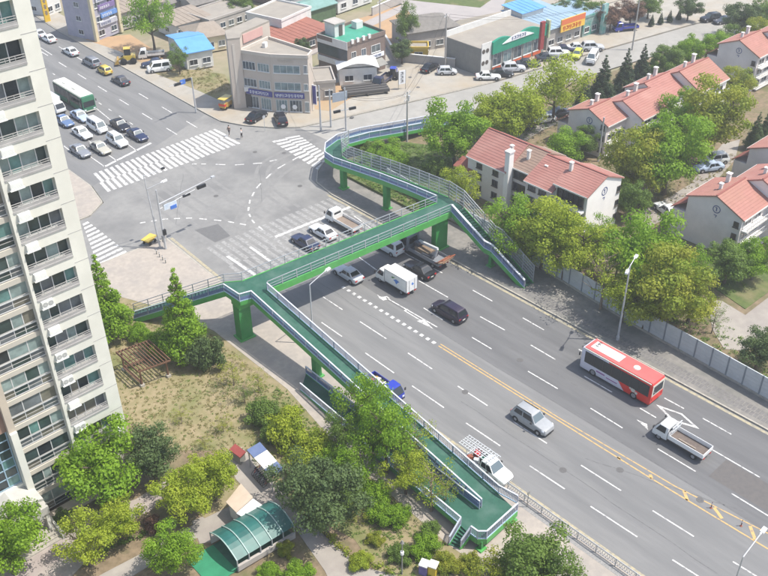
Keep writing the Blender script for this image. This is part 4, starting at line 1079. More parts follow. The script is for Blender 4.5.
for i, (a, b, d, h, w_, r_, k, lb) in enumerate((
    ((90.5, 206.69), (98.92, 209.17), 10, 4, m_wwall, m_rbl, 'gable', 'white house with blue roof at the top left edge'),
    ((115.66, 175.84), (125.61, 176.4), 9, 3.4, m_conc, m_rg, 'gable', 'grey tiled house at the top edge above the corner building'),
    ((120.93, 168.67), (129.64, 170.33), 9, 3.4, m_brick, m_rgb, 'hip', 'brown roofed house at the top edge left of the blue roof'),
    ((127.95, 152.16), (138.83, 153.1), 8, 3.4, m_wwall, mat('tile_maroon', (.16, .07, .08), (.12, .05, .06), 1, .8), 'gable', 'maroon roofed house beside the lane at the top centre'),
    ((98.41, 190.77), (108.65, 193.07), 9, 3.6, m_conc, m_rg, 'gable', 'grey tiled house at the top edge left of the tall tree'),
    ((190.91, 110.11), (206.12, 105.86), 9, 4, m_wwall, m_rrd, 'gable', 'low house with red roof beyond the side street'),
    ((121.96, 179.99), (134.41, 180.97), 9, 4, m_wwall, m_rbp, 'gable', 'pale blue roofed house behind the top centre houses'))):
    house(lb, a, b, d, h, w_, r_, k, 1.5, (3, 1))
# shop with the wavy green sign
sh = thing('roadside_shop', 'grey roadside shop with wavy green fascia and white arched sign', 'shop')
s0, s1 = Vector((123.31, 106.62)), Vector((141.27, 106.31)); us = (s1-s0).normalized(); ns = Vector((us.y, -us.x)); Ls = (s1-s0).length
fl = lambda x, y, z: (x*us.x - y*ns.x + s0.x*0, x*us.y - y*ns.y, z)
sh.location = (s0.x, s0.y, 0); sh.rotation_euler = (0, 0, math.atan2(us.y, us.x))
MB().box(0, Ls, 0, 9, .1, 5.2).build('wall', m_gwall, sh); MB().box(.05, Ls, .05, 9, 5.202, 5.28).build('roof', m_flat, sh)
MB().box(-.02, Ls+.05, 8.85, 9.1, 5.0, 6.4).build('back_parapet', m_wwall, sh)
MB().box(0, 2.6, -.12, .0, .1, 6.2).build('corner_panel', m_wwall, sh)
for k, z in enumerate((1.6, 3.8)):
    for x in (.5, 1.5): MB().tube((x, -.13, z+.9), (x, -.16, z+.9), .42, .42, 12).build('round_window', m_wfd, sh)
wv = MB(); K = 24
top = [(2.6 + (Ls-2.6)*i/K, 5.4 + 1.0*abs(math.sin(math.pi*(i/K)*2.0 + .6))) for i in range(K+1)]
for i in range(K): wv.hexa([(top[i][0], -.5, 3.7), (top[i+1][0], -.5, 3.7), (top[i+1][0], -.0, 3.7), (top[i][0], -.0, 3.7), (top[i][0], -.5, top[i][1]), (top[i+1][0], -.5, top[i+1][1]), (top[i+1][0], 0, top[i+1][1]), (top[i][0], 0, top[i][1])])
wv.build('green_fascia', mat('fascia_green', (0.02, 0.26, 0.16), (0.018, 0.22, 0.14), .8, .5), sh)
ar = MB(); K = 14; c0, c1 = Ls*.28, Ls*.78
pts = [(c0 + (c1-c0)*i/K, 5.1 + 1.15*math.sin(math.pi*i/K)) for i in range(K+1)]
ar.loft([[(x, y, z) for x, z in pts] for y in (-.62, -.52)]); arch = ar.build('arched_sign', m_swhite, sh)
gm_, gw2 = glyph_mesh('lettering', 6, .62, m_logo, 21, .3); link('lettering', gm_, arch, Matrix.Translation(((c0+c1-gw2)/2, -.63, 5.28)))
for i in range(5):
    x = 3.2 + i*(Ls-3.6)/5
    window(sh, (x, 0, 1.1), (1, 0, 0), (0, -1, 0), (Ls-3.6)/5-.5, 2.4, m_wfr, cg[i % 2], 2)
    MB().box(x, x+(Ls-3.6)/5-.5, -.12, 0, .3, 1.0).build('orange_panel', mat('panel_orange', (0.60, 0.13, 0.05), (0.52, 0.11, 0.045), 1, .5), sh)
MB().obox((Ls+.3, -.4, 3.2), .5, .9, 3.4).build('corner_sign', mat('corner_sign_olive', (.28, .36, .12), (.5, .5, .4), 1.5, .5), sh)
# sheds right of it
h1 = house('low shop with pale blue roof and red and yellow signboard', (142.55, 106.59), (152.78, 106.08), 12, 4.2, m_conc, m_rbp, 'shed', .8, (4, 1), 'roadside_shop', 'shop')
L1 = (Vector((152.78, 106.08)) - Vector((142.55, 106.59))).length
sb = MB().box(L1*.3, L1*1.0, -.7, -.45, 3.1, 5.6).build('signboard', mat('sign_yellow', (0.75, 0.50, 0.06), (0.72, 0.42, 0.08), .4, .5), h1)
MB().box(L1*.3, L1*1.0, -.72, -.70, 4.5, 5.6).build('sign_band', mat('sign_orange', (0.62, 0.16, 0.06), None), sb)
gm_, gw2 = glyph_mesh('lettering', 6, .8, mat('sign_red', (0.5, 0.03, 0.02), None), 31, .3); link('lettering', gm_, sb, Matrix.Translation((L1*.36, -.73, 3.4)))
house('teal fronted shop at the far end of the parking row', (153.54, 106.15), (160.64, 105.89), 9, 4.0, mat('wall_teal', (0.06, 0.24, 0.20), (0.3, 0.36, 0.34), .8, .6), m_rbp, 'flat', wins=(3, 1), name='roadside_shop', cat='shop')
house('bright blue roof behind the green sign shop', (142.79, 113.4), (149, 113.05), 5, 5.8, m_wwall, m_rbl, 'shed', .4, wins=(2, 1), name='shed', cat='shed')
# signboard building at the top left
sb_ = house('narrow building covered in signboards with pale columns beside the far road', (81.55, 173.15), (88.12, 175.05), 8, 9.0, mat('wall_lilac', (.40, .38, .44), (.33, .32, .38), 1, .8), m_flat, 'flat', wins=(2, 3), name='signboard_building', cat='commercial building')
LB = (Vector((88.12, 175.05)) - Vector((81.55, 173.15))).length
for i, (x0, x1, z0, z1, c) in enumerate(((.2, .95, 7.6, 8.6, (.55, .55, .6)), (.25, .9, 5.9, 6.9, (.22, .16, .34)), (.3, .95, 4.3, 5.2, (.14, .28, .6)), (.2, .9, 2.7, 3.6, (.5, .5, .55)))):
    s_ = MB().box(x0*LB, x1*LB, -.35, -.05, z0, z1).build('signboard', mat('board_%d' % i, c, tuple(v*.8 for v in c), 1, .5), sb_)
    gm_, gw2 = glyph_mesh('lettering', 5, .5, m_swhite if i in (1, 2) else m_logo, 40+i); link('lettering', gm_, s_, Matrix.Translation((x0*LB+.3, -.36, z0+.2)))
for x in (.0, 1.0): MB().box(x*LB-.35, x*LB+.35, -.5, .2, .1, 9.8).build('column', m_crmw, sb_)
house('small white and blue building behind the yellow pylon sign', (81.62, 194.74), (85.73, 196.37), 7, 5.0, m_wwall, m_rbl, 'flat', wins=(2, 1))
py = thing('pylon_sign', 'tall yellow pylon sign at the top left beside the far road', 'sign', (80.09, 191.66))
MB().box(-.6, .6, -.2, .2, .1, 8.5).build('panel', P_Y := mat('pylon_yellow', (0.70, 0.45, 0.03), (0.62, 0.4, 0.03), 1, .5), py)
gm_, gw2 = glyph_mesh('lettering', 1, .8, m_logo, 51)
for k in range(5): link('lettering', gm_, py, Matrix.Translation((-.35, -.21, 1.6+1.3*k)))
rs = thing('pylon_sign', 'tall narrow red sign standing on the blue shop roof', 'sign', (133.76, 101.3, 5)); rs.location.z = 4.0
MB().box(-.5, .5, -.25, .25, 0, 5.2).build('panel', mat('pylon_red', (0.30, 0.05, 0.05), (0.24, 0.04, 0.04), 1, .5), rs)
rt = thing('pylon_sign', 'teal and white pylon sign at the end of the shop row', 'sign', (158.37, 104.74))
MB().box(-.7, .7, -.3, .3, .1, 6.2).build('panel', mat('pylon_teal', (0.08, 0.34, 0.30), (0.4, 0.5, 0.48), .7, .5), rt)
# yard walls
for lb, pts in (('low grey yard wall left of the dark roofed house', [(117.4, 122.87), (123.24, 132.48)]), ('pale yard wall in front of the walled house', [(117.67, 122.61), (123.25, 112.89)]), ('concrete wall along the lane at the top centre', [(132.34, 146), (143.96, 148.07)])):
    a, b = Vector(pts[0]), Vector(pts[1])
    w_ = thing('yard_wall', lb, 'wall', (a.x, a.y, 0)); d = b-a
    MB().bar((0, 0, .9), (d.x, d.y, .9), .25, 1.7).build('wall', m_conc, w_); MB().bar((0, 0, 1.82), (d.x, d.y, 1.82), .38, .14).build('coping', m_wwall, w_)
dp = thing('dark_rack', 'row of dark metal racks in the yard by the white shed', 'rack', (102.29, 114.23, 0.15), R(-28))
for i in range(4): MB().box(-4, 4, i*1.0, i*1.0+.7, .4, .95).build('rack_beam', m_trimd, dp)
for x in (-3.5, 0, 3.5): MB().box(x-.1, x+.1, -.1, 3.8, 0, .4).build('leg', m_trimd, dp)
yg = house('open yellow gate lodge beside the walled house', (119.18, 121.14), (121.79, 118.6), 3, 2.6, mat('wall_yellow', (.55, .38, .06), (.48, .33, .06), .8, .7), m_flat, 'flat', wins=(1, 1), name='gate_lodge', cat='lodge')

# ------------------------------------------------------------------ vehicles
m_tyre = mat('tyre', (0.018, 0.018, 0.018), (0.028, 0.028, 0.028), 6.0, 0.85, coord='OBJ')
m_rim = mat('rim_alloy', (0.45, 0.45, 0.46), (0.34, 0.34, 0.35), 8.0, 0.35, metal=0.6, coord='OBJ')
m_cglass = mat('car_glass', (0.020, 0.026, 0.030), None, rough=0.06, spec=0.7)
m_cglass2 = mat('windscreen_glass', (0.10, 0.13, 0.14), None, rough=0.06, spec=0.8)
m_trim = mat('black_trim', (0.03, 0.03, 0.032), (0.045, 0.045, 0.045), 5.0, 0.6, coord='OBJ')
m_head = mat('headlamp', (0.72, 0.74, 0.76), None, rough=0.1, spec=0.8)
m_tail = mat('tail_lamp', (0.42, 0.02, 0.02), None, rough=0.2, spec=0.6)
m_plate = mat('number_plate', (0.66, 0.66, 0.60), None, rough=0.5)
m_cream = mat('cream_panel', (0.60, 0.58, 0.50), (0.54, 0.52, 0.45), 2.0, 0.5, coord='OBJ')

VC = {}
def wheel_meshes(r, w):
    k = ('wheel', r, w)
    if k not in VC:
        a = MB(); n = 18; L = []
        for y, rr in ((-w/2, r*.86), (-w/2*.8, r), (w/2*.8, r), (w/2, r*.86)):
            L.append([(rr*math.cos(2*math.pi*i/n), y, rr*math.sin(2*math.pi*i/n)) for i in range(n)])
        a.loft(L)
        b = MB()
        for s in (-1, 1): b.tube((0, s*(w/2-.01), 0), (0, s*(w/2+.012), 0), r*.62, r*.55, 10)
        VC[k] = (a.mesh('wheel', m_tyre, 40), b.mesh('rim', m_rim))
    return VC[k]
def add_wheels(t, xs, y, r, w, detail=True):
    a, b = wheel_meshes(r, w)
    for x in xs:
        for s in (-1, 1):
            o = link('wheel', a, t, Matrix.Translation((x, s*y, r)))
            if detail: link('rim', b, o)
def patchq(c, u0, u1, v0, v1, off):
    """sub-rectangle of the quad c = (bl, br, tr, tl), pushed out by off"""
    bl, br, tr, tl = (Vector(v) for v in c)
    n = (br-bl).cross(tl-bl).normalized()
    f = lambda u, v: bl.lerp(br, u).lerp(tl.lerp(tr, u), v) + n*off
    return [f(u0, v0), f(u1, v0), f(u1, v1), f(u0, v1)]
def slab(c, u0, u1, v0, v1, off, thick=.03):
    q = patchq(c, u0, u1, v0, v1, off); n = (q[1]-q[0]).cross(q[3]-q[0]).normalized()*thick
    return MB().hexa([p-n for p in q] + q)

# kind: length, width, height, shoulder, bonnet height, windscreen foot, roof front, roof rear, rear window foot, boot height
KIND = {
    'sedan': (4.65, 1.80, 1.45, .90, .78, .62, .14, -1.05, -1.66, .93),
    'hatch': (3.75, 1.66, 1.50, .92, .82, .95, .45, -1.35, -1.72, .95),
    'suv':   (4.60, 1.88, 1.74, 1.05, .98, .90, .36, -1.80, -2.15, 1.08),
    'mpv':   (4.75, 1.86, 1.72, 1.02, .90, 1.35, .60, -1.95, -2.25, 1.05),
    'van':   (4.70, 1.80, 1.95, 1.10, 1.02, 1.80, 1.15, -2.05, -2.28, 1.12),
}
def car_meshes(kind):
    if kind in VC: return VC[kind]
    L, W, H, zs, zb, wf, rf, rr, rw, bt = KIND[kind]
    h, w = L/2, W/2
    st = [(h, .60, .36, .50), (h-.10, .80, .25, zb-.14), (h-.42, .93, .20, zb-.03), (wf+.35, .985, .19, zb+.04), (wf-.05, 1.0, .19, zs),
          (0, 1.0, .19, zs), (rw+.15, 1.0, .19, zs+.01), (-h+.50, .985, .21, bt-.0), (-h+.10, .90, .27, bt-.05), (-h, .74, .38, bt-.28)]
    if rw < -h + .55:
        st[-4:] = [(rw+.55, 1.0, .19, zs+.01), (-h+.42, .985, .21, zs), (-h+.08, .93, .27, zs-.06), (-h, .84, .36, zs-.2)]
    body = MB(); loops = []
    for x, k, z0, z1 in st:
        ww = w*k; zm = z0 + (z1-z0)*.45
        half = [(ww*.86, z0), (ww*.99, z0+.12), (ww, zm), (ww*.97, z1-.12 if z1-.12 > zm else (zm+z1)/2), (ww*.88, z1-.02), (ww*.45, z1+.02)]
        lp = [(x, y, z) for y, z in half] + [(x, -y, z) for y, z in half[::-1]]
        loops.append(lp)
    body.loft(loops[::-1])
    # greenhouse
    gw, tw = w*.885, w*.70
    low = [(wf, gw, zs-.03), (wf, -gw, zs-.03), (rw, -gw, zs-.02), (rw, gw, zs-.02)]
    top = [(rf, tw, H-.07), (rf, -tw, H-.07), (rr, -tw, H-.09), (rr, tw, H-.09)]
    cap = [(rf-.12, tw*.86, H), (rf-.12, -tw*.86, H), (rr+.12, -tw*.86, H-.01), (rr+.12, tw*.86, H-.01)]
    body.loft([low[::-1], top[::-1], cap[::-1]])
    out = {'body': body.mesh('body', None, 38)}
    out['body'].materials.append(m_trim)
    F = (low[1], low[0], top[0], top[1]); B = (low[3], low[2], top[2], top[3])
    RS = (low[2], low[1], top[1], top[2]); LS = (low[0], low[3], top[3], top[0])
    g = {'windscreen': [slab(F, .06, .94, .06, .93, .012)], 'rear_window': [slab(B, .08, .92, .12, .92, .012)], 'side_window': []}
    ub = (.08, .50, .55, .90)
    for a, b in ((ub[0], ub[1]), (ub[2], ub[3])):
        g['side_window'].append(slab(LS, a, b, .10, .88, .012)); g['side_window'].append(slab(RS, 1-b, 1-a, .10, .88, .012))
    out['glass'] = {k: [x.mesh(k, m_cglass2 if k == 'windscreen' else m_cglass) for x in v] for k, v in g.items()}
    hl, tl = [], []
    for s in (-1, 1):
        hl.append(MB().hexa([(h-.30, s*w*.52, zb-.30), (h-.04, s*w*.5, zb-.32), (h-.22, s*w*.86, zb-.30), (h-.44, s*w*.93, zb-.28),
                             (h-.34, s*w*.52, zb-.12), (h-.11, s*w*.5, zb-.15), (h-.30, s*w*.86, zb-.12), (h-.48, s*w*.93, zb-.10)]).mesh('headlight', m_head))
        zt = (bt if rw >= -h+.55 else zs) - .34
        tl.append(MB().box(-h-.0, -h+.14, min(s*w*.5, s*w*.84), max(s*w*.5, s*w*.84), zt, zt+.2).mesh('tail_light', m_tail))
    out['hl'], out['tl'] = hl, tl
    out['plate'] = MB().box(-h-.02, -h+.05, -.22, .22, .52, .64).mesh('number_plate', m_plate)
    ar = MB()
    for s in (-1, 1):
        for x in (h-.88, -h+.85):
            n = 12; r = .40
            ar.loft([[(x+r*math.cos(math.pi*i/n), s*(w*.90), .30+r*math.sin(math.pi*i/n)) for i in range(n+1)] + [(x, s*w*.90, .3)],
                     [(x+r*math.cos(math.pi*i/n), s*(w+.006), .30+r*math.sin(math.pi*i/n)) for i in range(n+1)] + [(x, s*(w+.006), .3)]])
    out['arch'] = ar.mesh('wheel_arch', m_trim)
    mi = MB()
    for s in (-1, 1): mi.hexa([(wf-.40, s*w, zs), (wf-.22, s*w, zs), (wf-.22, s*(w+.17), zs), (wf-.40, s*(w+.17), zs), (wf-.40, s*w, zs+.14), (wf-.24, s*w, zs+.14), (wf-.24, s*(w+.17), zs+.14), (wf-.40, s*(w+.17), zs+.14)])
    out['mirror'] = mi.mesh('mirrors', m_trim)
    sl = MB()
    for s in (-1, 1): sl.box(-h+1.30, h-1.32, min(s*w*.9, s*(w+.004)), max(s*w*.9, s*(w+.004)), .19, .31)
    sl.box(h-.2, h+.012, -w*.58, w*.58, .26, .44); sl.box(-h-.012, -h+.2, -w*.62, w*.62, .28, .40)
    out['sill'] = sl.mesh('lower_trim', m_trim)
    VC[kind] = out
    return out
def car(kind, col, loc, heading, label, group=None, detail=True, rails=False, name=None):
    """heading: 'N' away along +Y, 'S' towards -Y, or an angle in degrees"""
    rz = {'N': R(90), 'S': R(-90)}.get(heading, R(heading) if not isinstance(heading, str) else 0)
    t = thing(name or {'sedan': 'sedan', 'hatch': 'hatchback', 'suv': 'sport_utility_car', 'mpv': 'minivan', 'van': 'van'}[kind], label,
              'van' if kind in ('van', 'mpv') else 'car', (loc[0], loc[1], loc[2] if len(loc) > 2 else 0.012), rz, group)
    m = car_meshes(kind); L, W = KIND[kind][:2]
    o = link('body', m['body'], t, None, col)
    for k, v in m['glass'].items():
        for me in v: link(k, me, t)
    add_wheels(t, (L/2-.88, -L/2+.85), W/2-.09, .32, .21, detail)
    link('wheel_arch', m['arch'], t)
    for me in m['hl']: link('headlight', me, t)
    for me in m['tl']: link('tail_light', me, t)
    link('lower_trim', m['sill'], t)
    if detail: link('number_plate', m['plate'], t); link('mirrors', m['mirror'], t)
    if rails:
        H = KIND[kind][2]
        for s in (-1, 1): MB().bar((.2, s*W*.31, H+.05), (-1.7, s*W*.31, H+.04), .05, .05).build('roof_rail', m_trim, t)
    return t

P_ = {k: paint('paint_' + k, c) for k, c in dict(
    white=(0.78, 0.78, 0.76), silver=(0.52, 0.53, 0.54), lightsilver=(0.64, 0.66, 0.66), grey=(0.22, 0.23, 0.25), dark=(0.05, 0.055, 0.07), black=(0.014, 0.014, 0.018),
    navy=(0.022, 0.03, 0.075), purple=(0.024, 0.015, 0.034), suvgrey=(0.34, 0.35, 0.355), blue=(0.11, 0.17, 0.30), paleblue=(0.40, 0.48, 0.60), truckblue=(0.025, 0.045, 0.36), yellow=(0.64, 0.46, 0.07),
    beige=(0.42, 0.40, 0.33), red=(0.62, 0.03, 0.025), lime=(0.55, 0.60, 0.08), ochre=(0.45, 0.28, 0.06), green=(0.03, 0.17, 0.09), orange=(0.34, 0.11, 0.06)).items()}

TV = {}
def truck(col, loc, heading, label, bed='flat', L=5.2, W=1.76, H=2.0, bedcol=None, name='flatbed_truck', bedh=0.42, load=None):
    """cab-over light truck; x forward"""
    rz = {'N': R(90), 'S': R(-90)}.get(heading, R(heading) if not isinstance(heading, str) else 0)
    t = thing(name, label, 'truck', (loc[0], loc[1], 0.012), rz)
    h, w = L/2, W/2; cl = 1.62
    x0, x1 = h-cl, h
    sec = lambda x, z0, z1, k: [(x, w*.98, z0), (x, w, z0+.25), (x, w*.985, z0+(z1-z0)*.5), (x, w*k, z1-.08), (x, w*(k-.12), z1), (x, -w*(k-.12), z1), (x, -w*k, z1-.08), (x, -w*.985, z0+(z1-z0)*.5), (x, -w, z0+.25), (x, -w*.98, z0)]
    cab = MB().loft([sec(x0, .45, H-.04, .88), sec(x0+.5, .42, H, .88), sec(x1-.62, .42, H-.03, .86), sec(x1-.30, .42, H*.78, .93), sec(x1-.05, .42, 1.12, .97), sec(x1, .46, .98, .93)])
    cab.build('cab', col, t, 35)
    F = ((x1-.02, -w*.92, 1.14), (x1-.02, w*.92, 1.14), (x1-.50, w*.82, H-.10), (x1-.50, -w*.82, H-.10))
    slab(F, .04, .96, .02, .94, .05).build('windscreen', m_cglass, t)
    for s in (-1, 1):
        q = ((x1-.32, s*w*.985, 1.18), (x0+.25, s*w*.985, 1.18), (x0+.25, s*w*.89, H-.14), (x1-.66, s*w*.89, H-.14))
        if s < 0: q = (q[1], q[0], q[3], q[2])
        slab(q, 0, 1, 0, 1, .03).build('side_window', m_cglass, t)
        MB().box(x1-.10, x1+.015, min(s*w*.55, s*w*.9), max(s*w*.55, s*w*.9), .62, .84).build('headlight', m_head, t)
        MB().obox((x1-.12, s*(w+.14), 1.25), .06, .2, .34).build('mirror', m_trim, t)
    MB().box(x1-.2, x1+.03, -w*.95, w*.95, .36, .52).build('bumper', m_trim, t)
    slab(((x0, w*.7, 1.2), (x0, -w*.7, 1.2), (x0, -w*.6, H-.3), (x0, w*.6, H-.3)), 0, 1, 0, 1, .02).build('rear_window', m_cglass, t)
    MB().box(-h+.15, x0+.2, -.42, .42, .42, .62).build('chassis', m_trim, t)
    bc = bedcol or mat('bed_floor', (0.16, 0.13, 0.11), (0.11, 0.09, 0.08), 3.0, 0.8, coord='OBJ')
    bx0, bx1 = -h, x0-.08
    if bed == 'box':
        z1 = H + .52
        MB().box(bx0, bx1, -w*1.02, w*1.02, .72, z1).build('cargo_box', col, t)
        e = MB()
        for s in (-1, 1):
            e.bar((bx0, s*w*1.02, z1), (bx1, s*w*1.02, z1), .06); e.bar((bx0, s*w*1.02, .72), (bx1, s*w*1.02, .72), .07)
            e.bar((bx0, s*w*1.02, .72), (bx0, s*w*1.02, z1), .06); e.bar((bx1, s*w*1.02, .72), (bx1, s*w*1.02, z1), .06)
        e.build('box_edging', m_rim, t)
        for s in (-1, 1): MB().box(bx0-.03, bx0+.01, s*w*.5-.02, s*w*.5+.02, .8, z1-.1).build('door_bar', m_rim, t)
    else:
        MB().box(bx0, bx1, -w, w, .66, .76).build('bed_floor', bc, t)
        for s in (-1, 1): MB().box(bx0, bx1, min(s*w, s*(w-.05)), max(s*w, s*(w-.05)), .762, .76+bedh).build('side_gate', col, t)
        MB().box(bx0, bx0+.05, -w+.052, w-.052, .762, .76+bedh).build('tailgate', col, t)
        MB().box(bx1-.05, bx1, -w+.052, w-.052, .762, .76+bedh+.25).build('headboard', col, t)
    add_wheels(t, (h-.75, -h+1.0), w-.13, .34, .24)
    for s in (-1, 1): MB().box(-h-.02, -h+.06, s*w*.62-.14, s*w*.62+.14, .5, .64).build('tail_light', m_tail, t)
    return t

def bus(loc, heading, label, L, W, H, colours, name='city_bus', doors=True):
    rz = {'N': R(90), 'S': R(-90)}[heading]
    t = thing(name, label, 'bus', (loc[0], loc[1], 0.012), rz)
    h, w = L/2, W/2; side, roofm, trim = colours
    def ring(x, k, z1, z0=.32):
        return [(x, w*k*.98, z0), (x, w*k, z0+.2), (x, w*k, 1.15), (x, w*k*.97, z1-.22), (x, w*k*.90, z1-.05), (x, w*k*.75, z1),
                (x, -w*k*.75, z1), (x, -w*k*.90, z1-.05), (x, -w*k*.97, z1-.22), (x, -w*k, 1.15), (x, -w*k, z0+.2), (x, -w*k*.98, z0)]
    MB().loft([ring(-h, .95, H-.12, .5), ring(-h+.12, 1, H), ring(h-.35, 1, H), ring(h-.06, .97, H-.12), ring(h, .92, H-.35, .42)]).build('body', side, t, 30)
    MB().prism([(-h+.1, w*.86), (-h+.1, -w*.86), (h-.28, -w*.86), (h-.28, w*.86)], H-.02, H+.035).build('roof', roofm, t)
    for s in (-1, 1):
        n = 7; x0, x1 = -h+.35, h-1.35 if s < 0 else h-.55
        q = ((x1, s*w*1.0, 1.32), (x0, s*w*1.0, 1.32), (x0, s*w*.975, H-.36), (x1, s*w*.975, H-.36))
        if s < 0: q = (q[1], q[0], q[3], q[2])
        slab(q, -.005, 1.005, -.03, 1.03, .008, .03).build('window_band', m_trim, t)
        for i in range(n):
            slab(q, i/n+.004, (i+1)/n-.004, 0, 1, .02, .04).build('side_window', m_cglass, t)
        MB().box(-h+.2, h-.3, min(s*w*.9, s*w*.972), max(s*w*.9, s*w*.972), H-.14, H-.03).build('roof_edge', trim, t)
    if doors:
        for x in (h-1.2, -.4):
            d = MB().box(x, x+1.0, -w-.012, -w+.03, .42, H-.4).build('door', m_cglass, t)
            MB().box(x+.48, x+.52, -w-.025, -w, .42, H-.4).build('door_frame', trim, d)
    F = ((h-.0, -w*.88, 1.15), (h-.0, w*.88, 1.15), (h-.03, w*.84, H-.42), (h-.03, -w*.84, H-.42))
    slab(F, .02, .98, .02, .98, .02, .06).build('windscreen', m_cglass, t)
    B = ((-h, w*.8, 1.55), (-h, -w*.8, 1.55), (-h+.02, -w*.78, H-.45), (-h+.02, w*.78, H-.45))
    slab(B, .05, .95, .02, .98, .05, .06).build('rear_window', m_cglass, t)
    for s in (-1, 1):
        MB().box(h-.08, h+.03, s*w*.7-.2, s*w*.7+.2, .62, .82).build('headlight', m_head, t)
        MB().box(-h-.02, -h+.06, s*w*.75-.12, s*w*.75+.12, .8, 1.15).build('tail_light', m_tail, t)
        MB().obox((h+.1, s*(w+.1), 1.9), .1, .14, .4).build('mirror', m_trim, t)
    MB().box(h-.1, h+.04, -w*.9, w*.9, .34, .52).build('bumper', trim, t)
    add_wheels(t, (h-1.75, -h+1.95), w-.13, .46, .27)
    return t

def split_mat(name, cf, cr, x, noise=0.35):
    """paint that changes from cr at the rear to cf at the front of the vehicle, with a wavy edge"""
    m = bpy.data.materials.new(name); m.use_nodes = True; N, L = m.node_tree.nodes, m.node_tree.links
    tc = N.new("ShaderNodeTexCoord"); sx = N.new("ShaderNodeSeparateXYZ"); L.new(tc.outputs["Object"], sx.inputs[0])
    sn = N.new("ShaderNodeMath"); sn.operation = 'MULTIPLY_ADD'; sn.inputs[1].default_value = -0.9
    L.new(sx.outputs[2], sn.inputs[0]); L.new(sx.outputs[0], sn.inputs[2])
    gt = N.new("ShaderNodeMath"); gt.operation = 'GREATER_THAN'; gt.inputs[1].default_value = x
    L.new(sn.outputs[0], gt.inputs[0])
    mx = N.new("ShaderNodeMix"); mx.data_type = 'RGBA'; mx.inputs[6].default_value = (*cr, 1); mx.inputs[7].default_value = (*cf, 1)
    L.new(gt.outputs[0], mx.inputs[0]); b = N["Principled BSDF"]; L.new(mx.outputs[2], b.inputs[0]); b.inputs["Roughness"].default_value = .35
    MATS[name] = m; return m

# --- main road ---
m_rbus = split_mat('bus_side', (0.62, 0.60, 0.66), (0.66, 0.035, 0.025), -1.6)
rb = bus((69.85, 38.35), 'N', 'red city bus with white front and white roof sign, on the right lanes', 8.9, 2.4, 3.05,
         (m_rbus, mat('bus_roof_red', (0.70, 0.13, 0.12), (0.63, 0.11, 0.10), 0.8, 0.5, coord='OBJ'), m_cream))
ad = MB().box(0.15, 3.75, -.68, .58, 3.06, 3.105).build('roof_sign', mat('roof_sign_white', (0.78, 0.77, 0.74), None, rough=.6), rb)
gme, gw_ = glyph_mesh('lettering', 3, .34, m_trim, 4)
link('lettering', gme, ad, Matrix.Translation((3.3, .1, 3.112)) @ Matrix.Rotation(R(-90), 4, 'Z') @ Matrix.Rotation(R(-90), 4, 'X') @ Matrix.Translation((-.1, 0, -.15)))
MB().box(-4.475, -4.3, -1.08, 1.08, 1.35, 2.85).build('rear_panel', m_cream, rb)
MB().tube((-1.7, 0, 3.06), (-1.7, 0, 3.16), .42, .34, 14).build('roof_vent', m_cream, rb)
for i, (x, z, r) in enumerate(((-2.35, 1.12, .26), (-2.75, .95, .17), (-2.0, 1.2, .13))):
    MB().tube((x, 1.19, z), (x, 1.213, z), r, r, 14).build('flower_emblem', m_cream, rb)
MB().box(1.2, 2.3, 1.19, 1.212, .85, 1.02).build('side_lettering', mat('purple_print', (0.3, 0.12, 0.3), None), rb)
MB().box(-.4, 1.0, 1.19, 1.212, .72, .84).build('side_lettering', mat('purple_print', (0.3, 0.12, 0.3), None), rb)

tk = truck(P_['white'], (66.3, 28.6), 'N', 'white light truck with empty open cargo bed behind the red bus', L=5.6, W=1.85,
           bedcol=mat('bed_brown', (0.15, 0.12, 0.10), (0.10, 0.08, 0.07), 2.0, 0.8, coord='OBJ'), bedh=.5)
gd = MB()
for s in (-.7, -.35, 0, .35, .7): gd.bar((.8, s, 1.3), (.8, s, 2.25), .05)
gd.bar((.8, -.85, 2.25), (.8, .85, 2.25), .08); gd.bar((.8, -.85, 1.75), (.8, .85, 1.75), .06); gd.build('ladder_rack', P_['lightsilver'], tk)
MB().box(-1.6, .3, .1, .25, .77, .84).build('plank', mat('plank_wood', (.3, .25, .2), (.24, .2, .16), 4, .8, coord='OBJ'), tk)

car('suv', P_['suvgrey'], (58.03, 40.69), 'S', 'silver sport utility car with roof rails next to the yellow centre line', rails=True)
car('mpv', P_['purple'], (65.49, 59.45), 'N', 'dark purple people carrier alone on the lanes below the overpass')
truck(P_['white'], (65.14, 68.18), 'N', 'white box truck with blue and green logo just past the overpass', 'box', L=5.6, W=1.8, H=1.95, name='box_truck')
bt = [o for o in C.objects if o.get('label', '').startswith('white box truck')][0]
MB().poly([(-1.0, .94, 1.9), (-1.55, .94, 1.75), (-1.3, .94, 1.55), (-1.0, .94, 1.15), (-.75, .94, 1.5), (-.45, .94, 1.6)][::-1]).build('logo', mat('logo_blue', (.10, .22, .55), None), bt)
MB().poly([(-.85, .942, 2.05), (-.35, .942, 1.75), (-.1, .942, 1.85), (-.3, .942, 2.0)]).build('logo', mat('logo_green', (.12, .30, .10), None), bt)
MB().poly([(-2.81, -.35, 1.6), (-2.81, -.05, 1.95), (-2.81, .1, 1.7), (-2.81, -.1, 1.45)]).build('logo', mat('logo_blue', (.10, .22, .55), None), bt)
car('sedan', P_['black'], (69.25, 68.27), 'N', 'black sedan beside the white box truck')
car('sedan', P_['silver'], (62.15, 73.81), 'N', 'silver blue sedan in the shadow of the overpass')
car('van', P_['lightsilver'], (70.15, 74.95), 'N', 'silver van half hidden under the overpass deck')
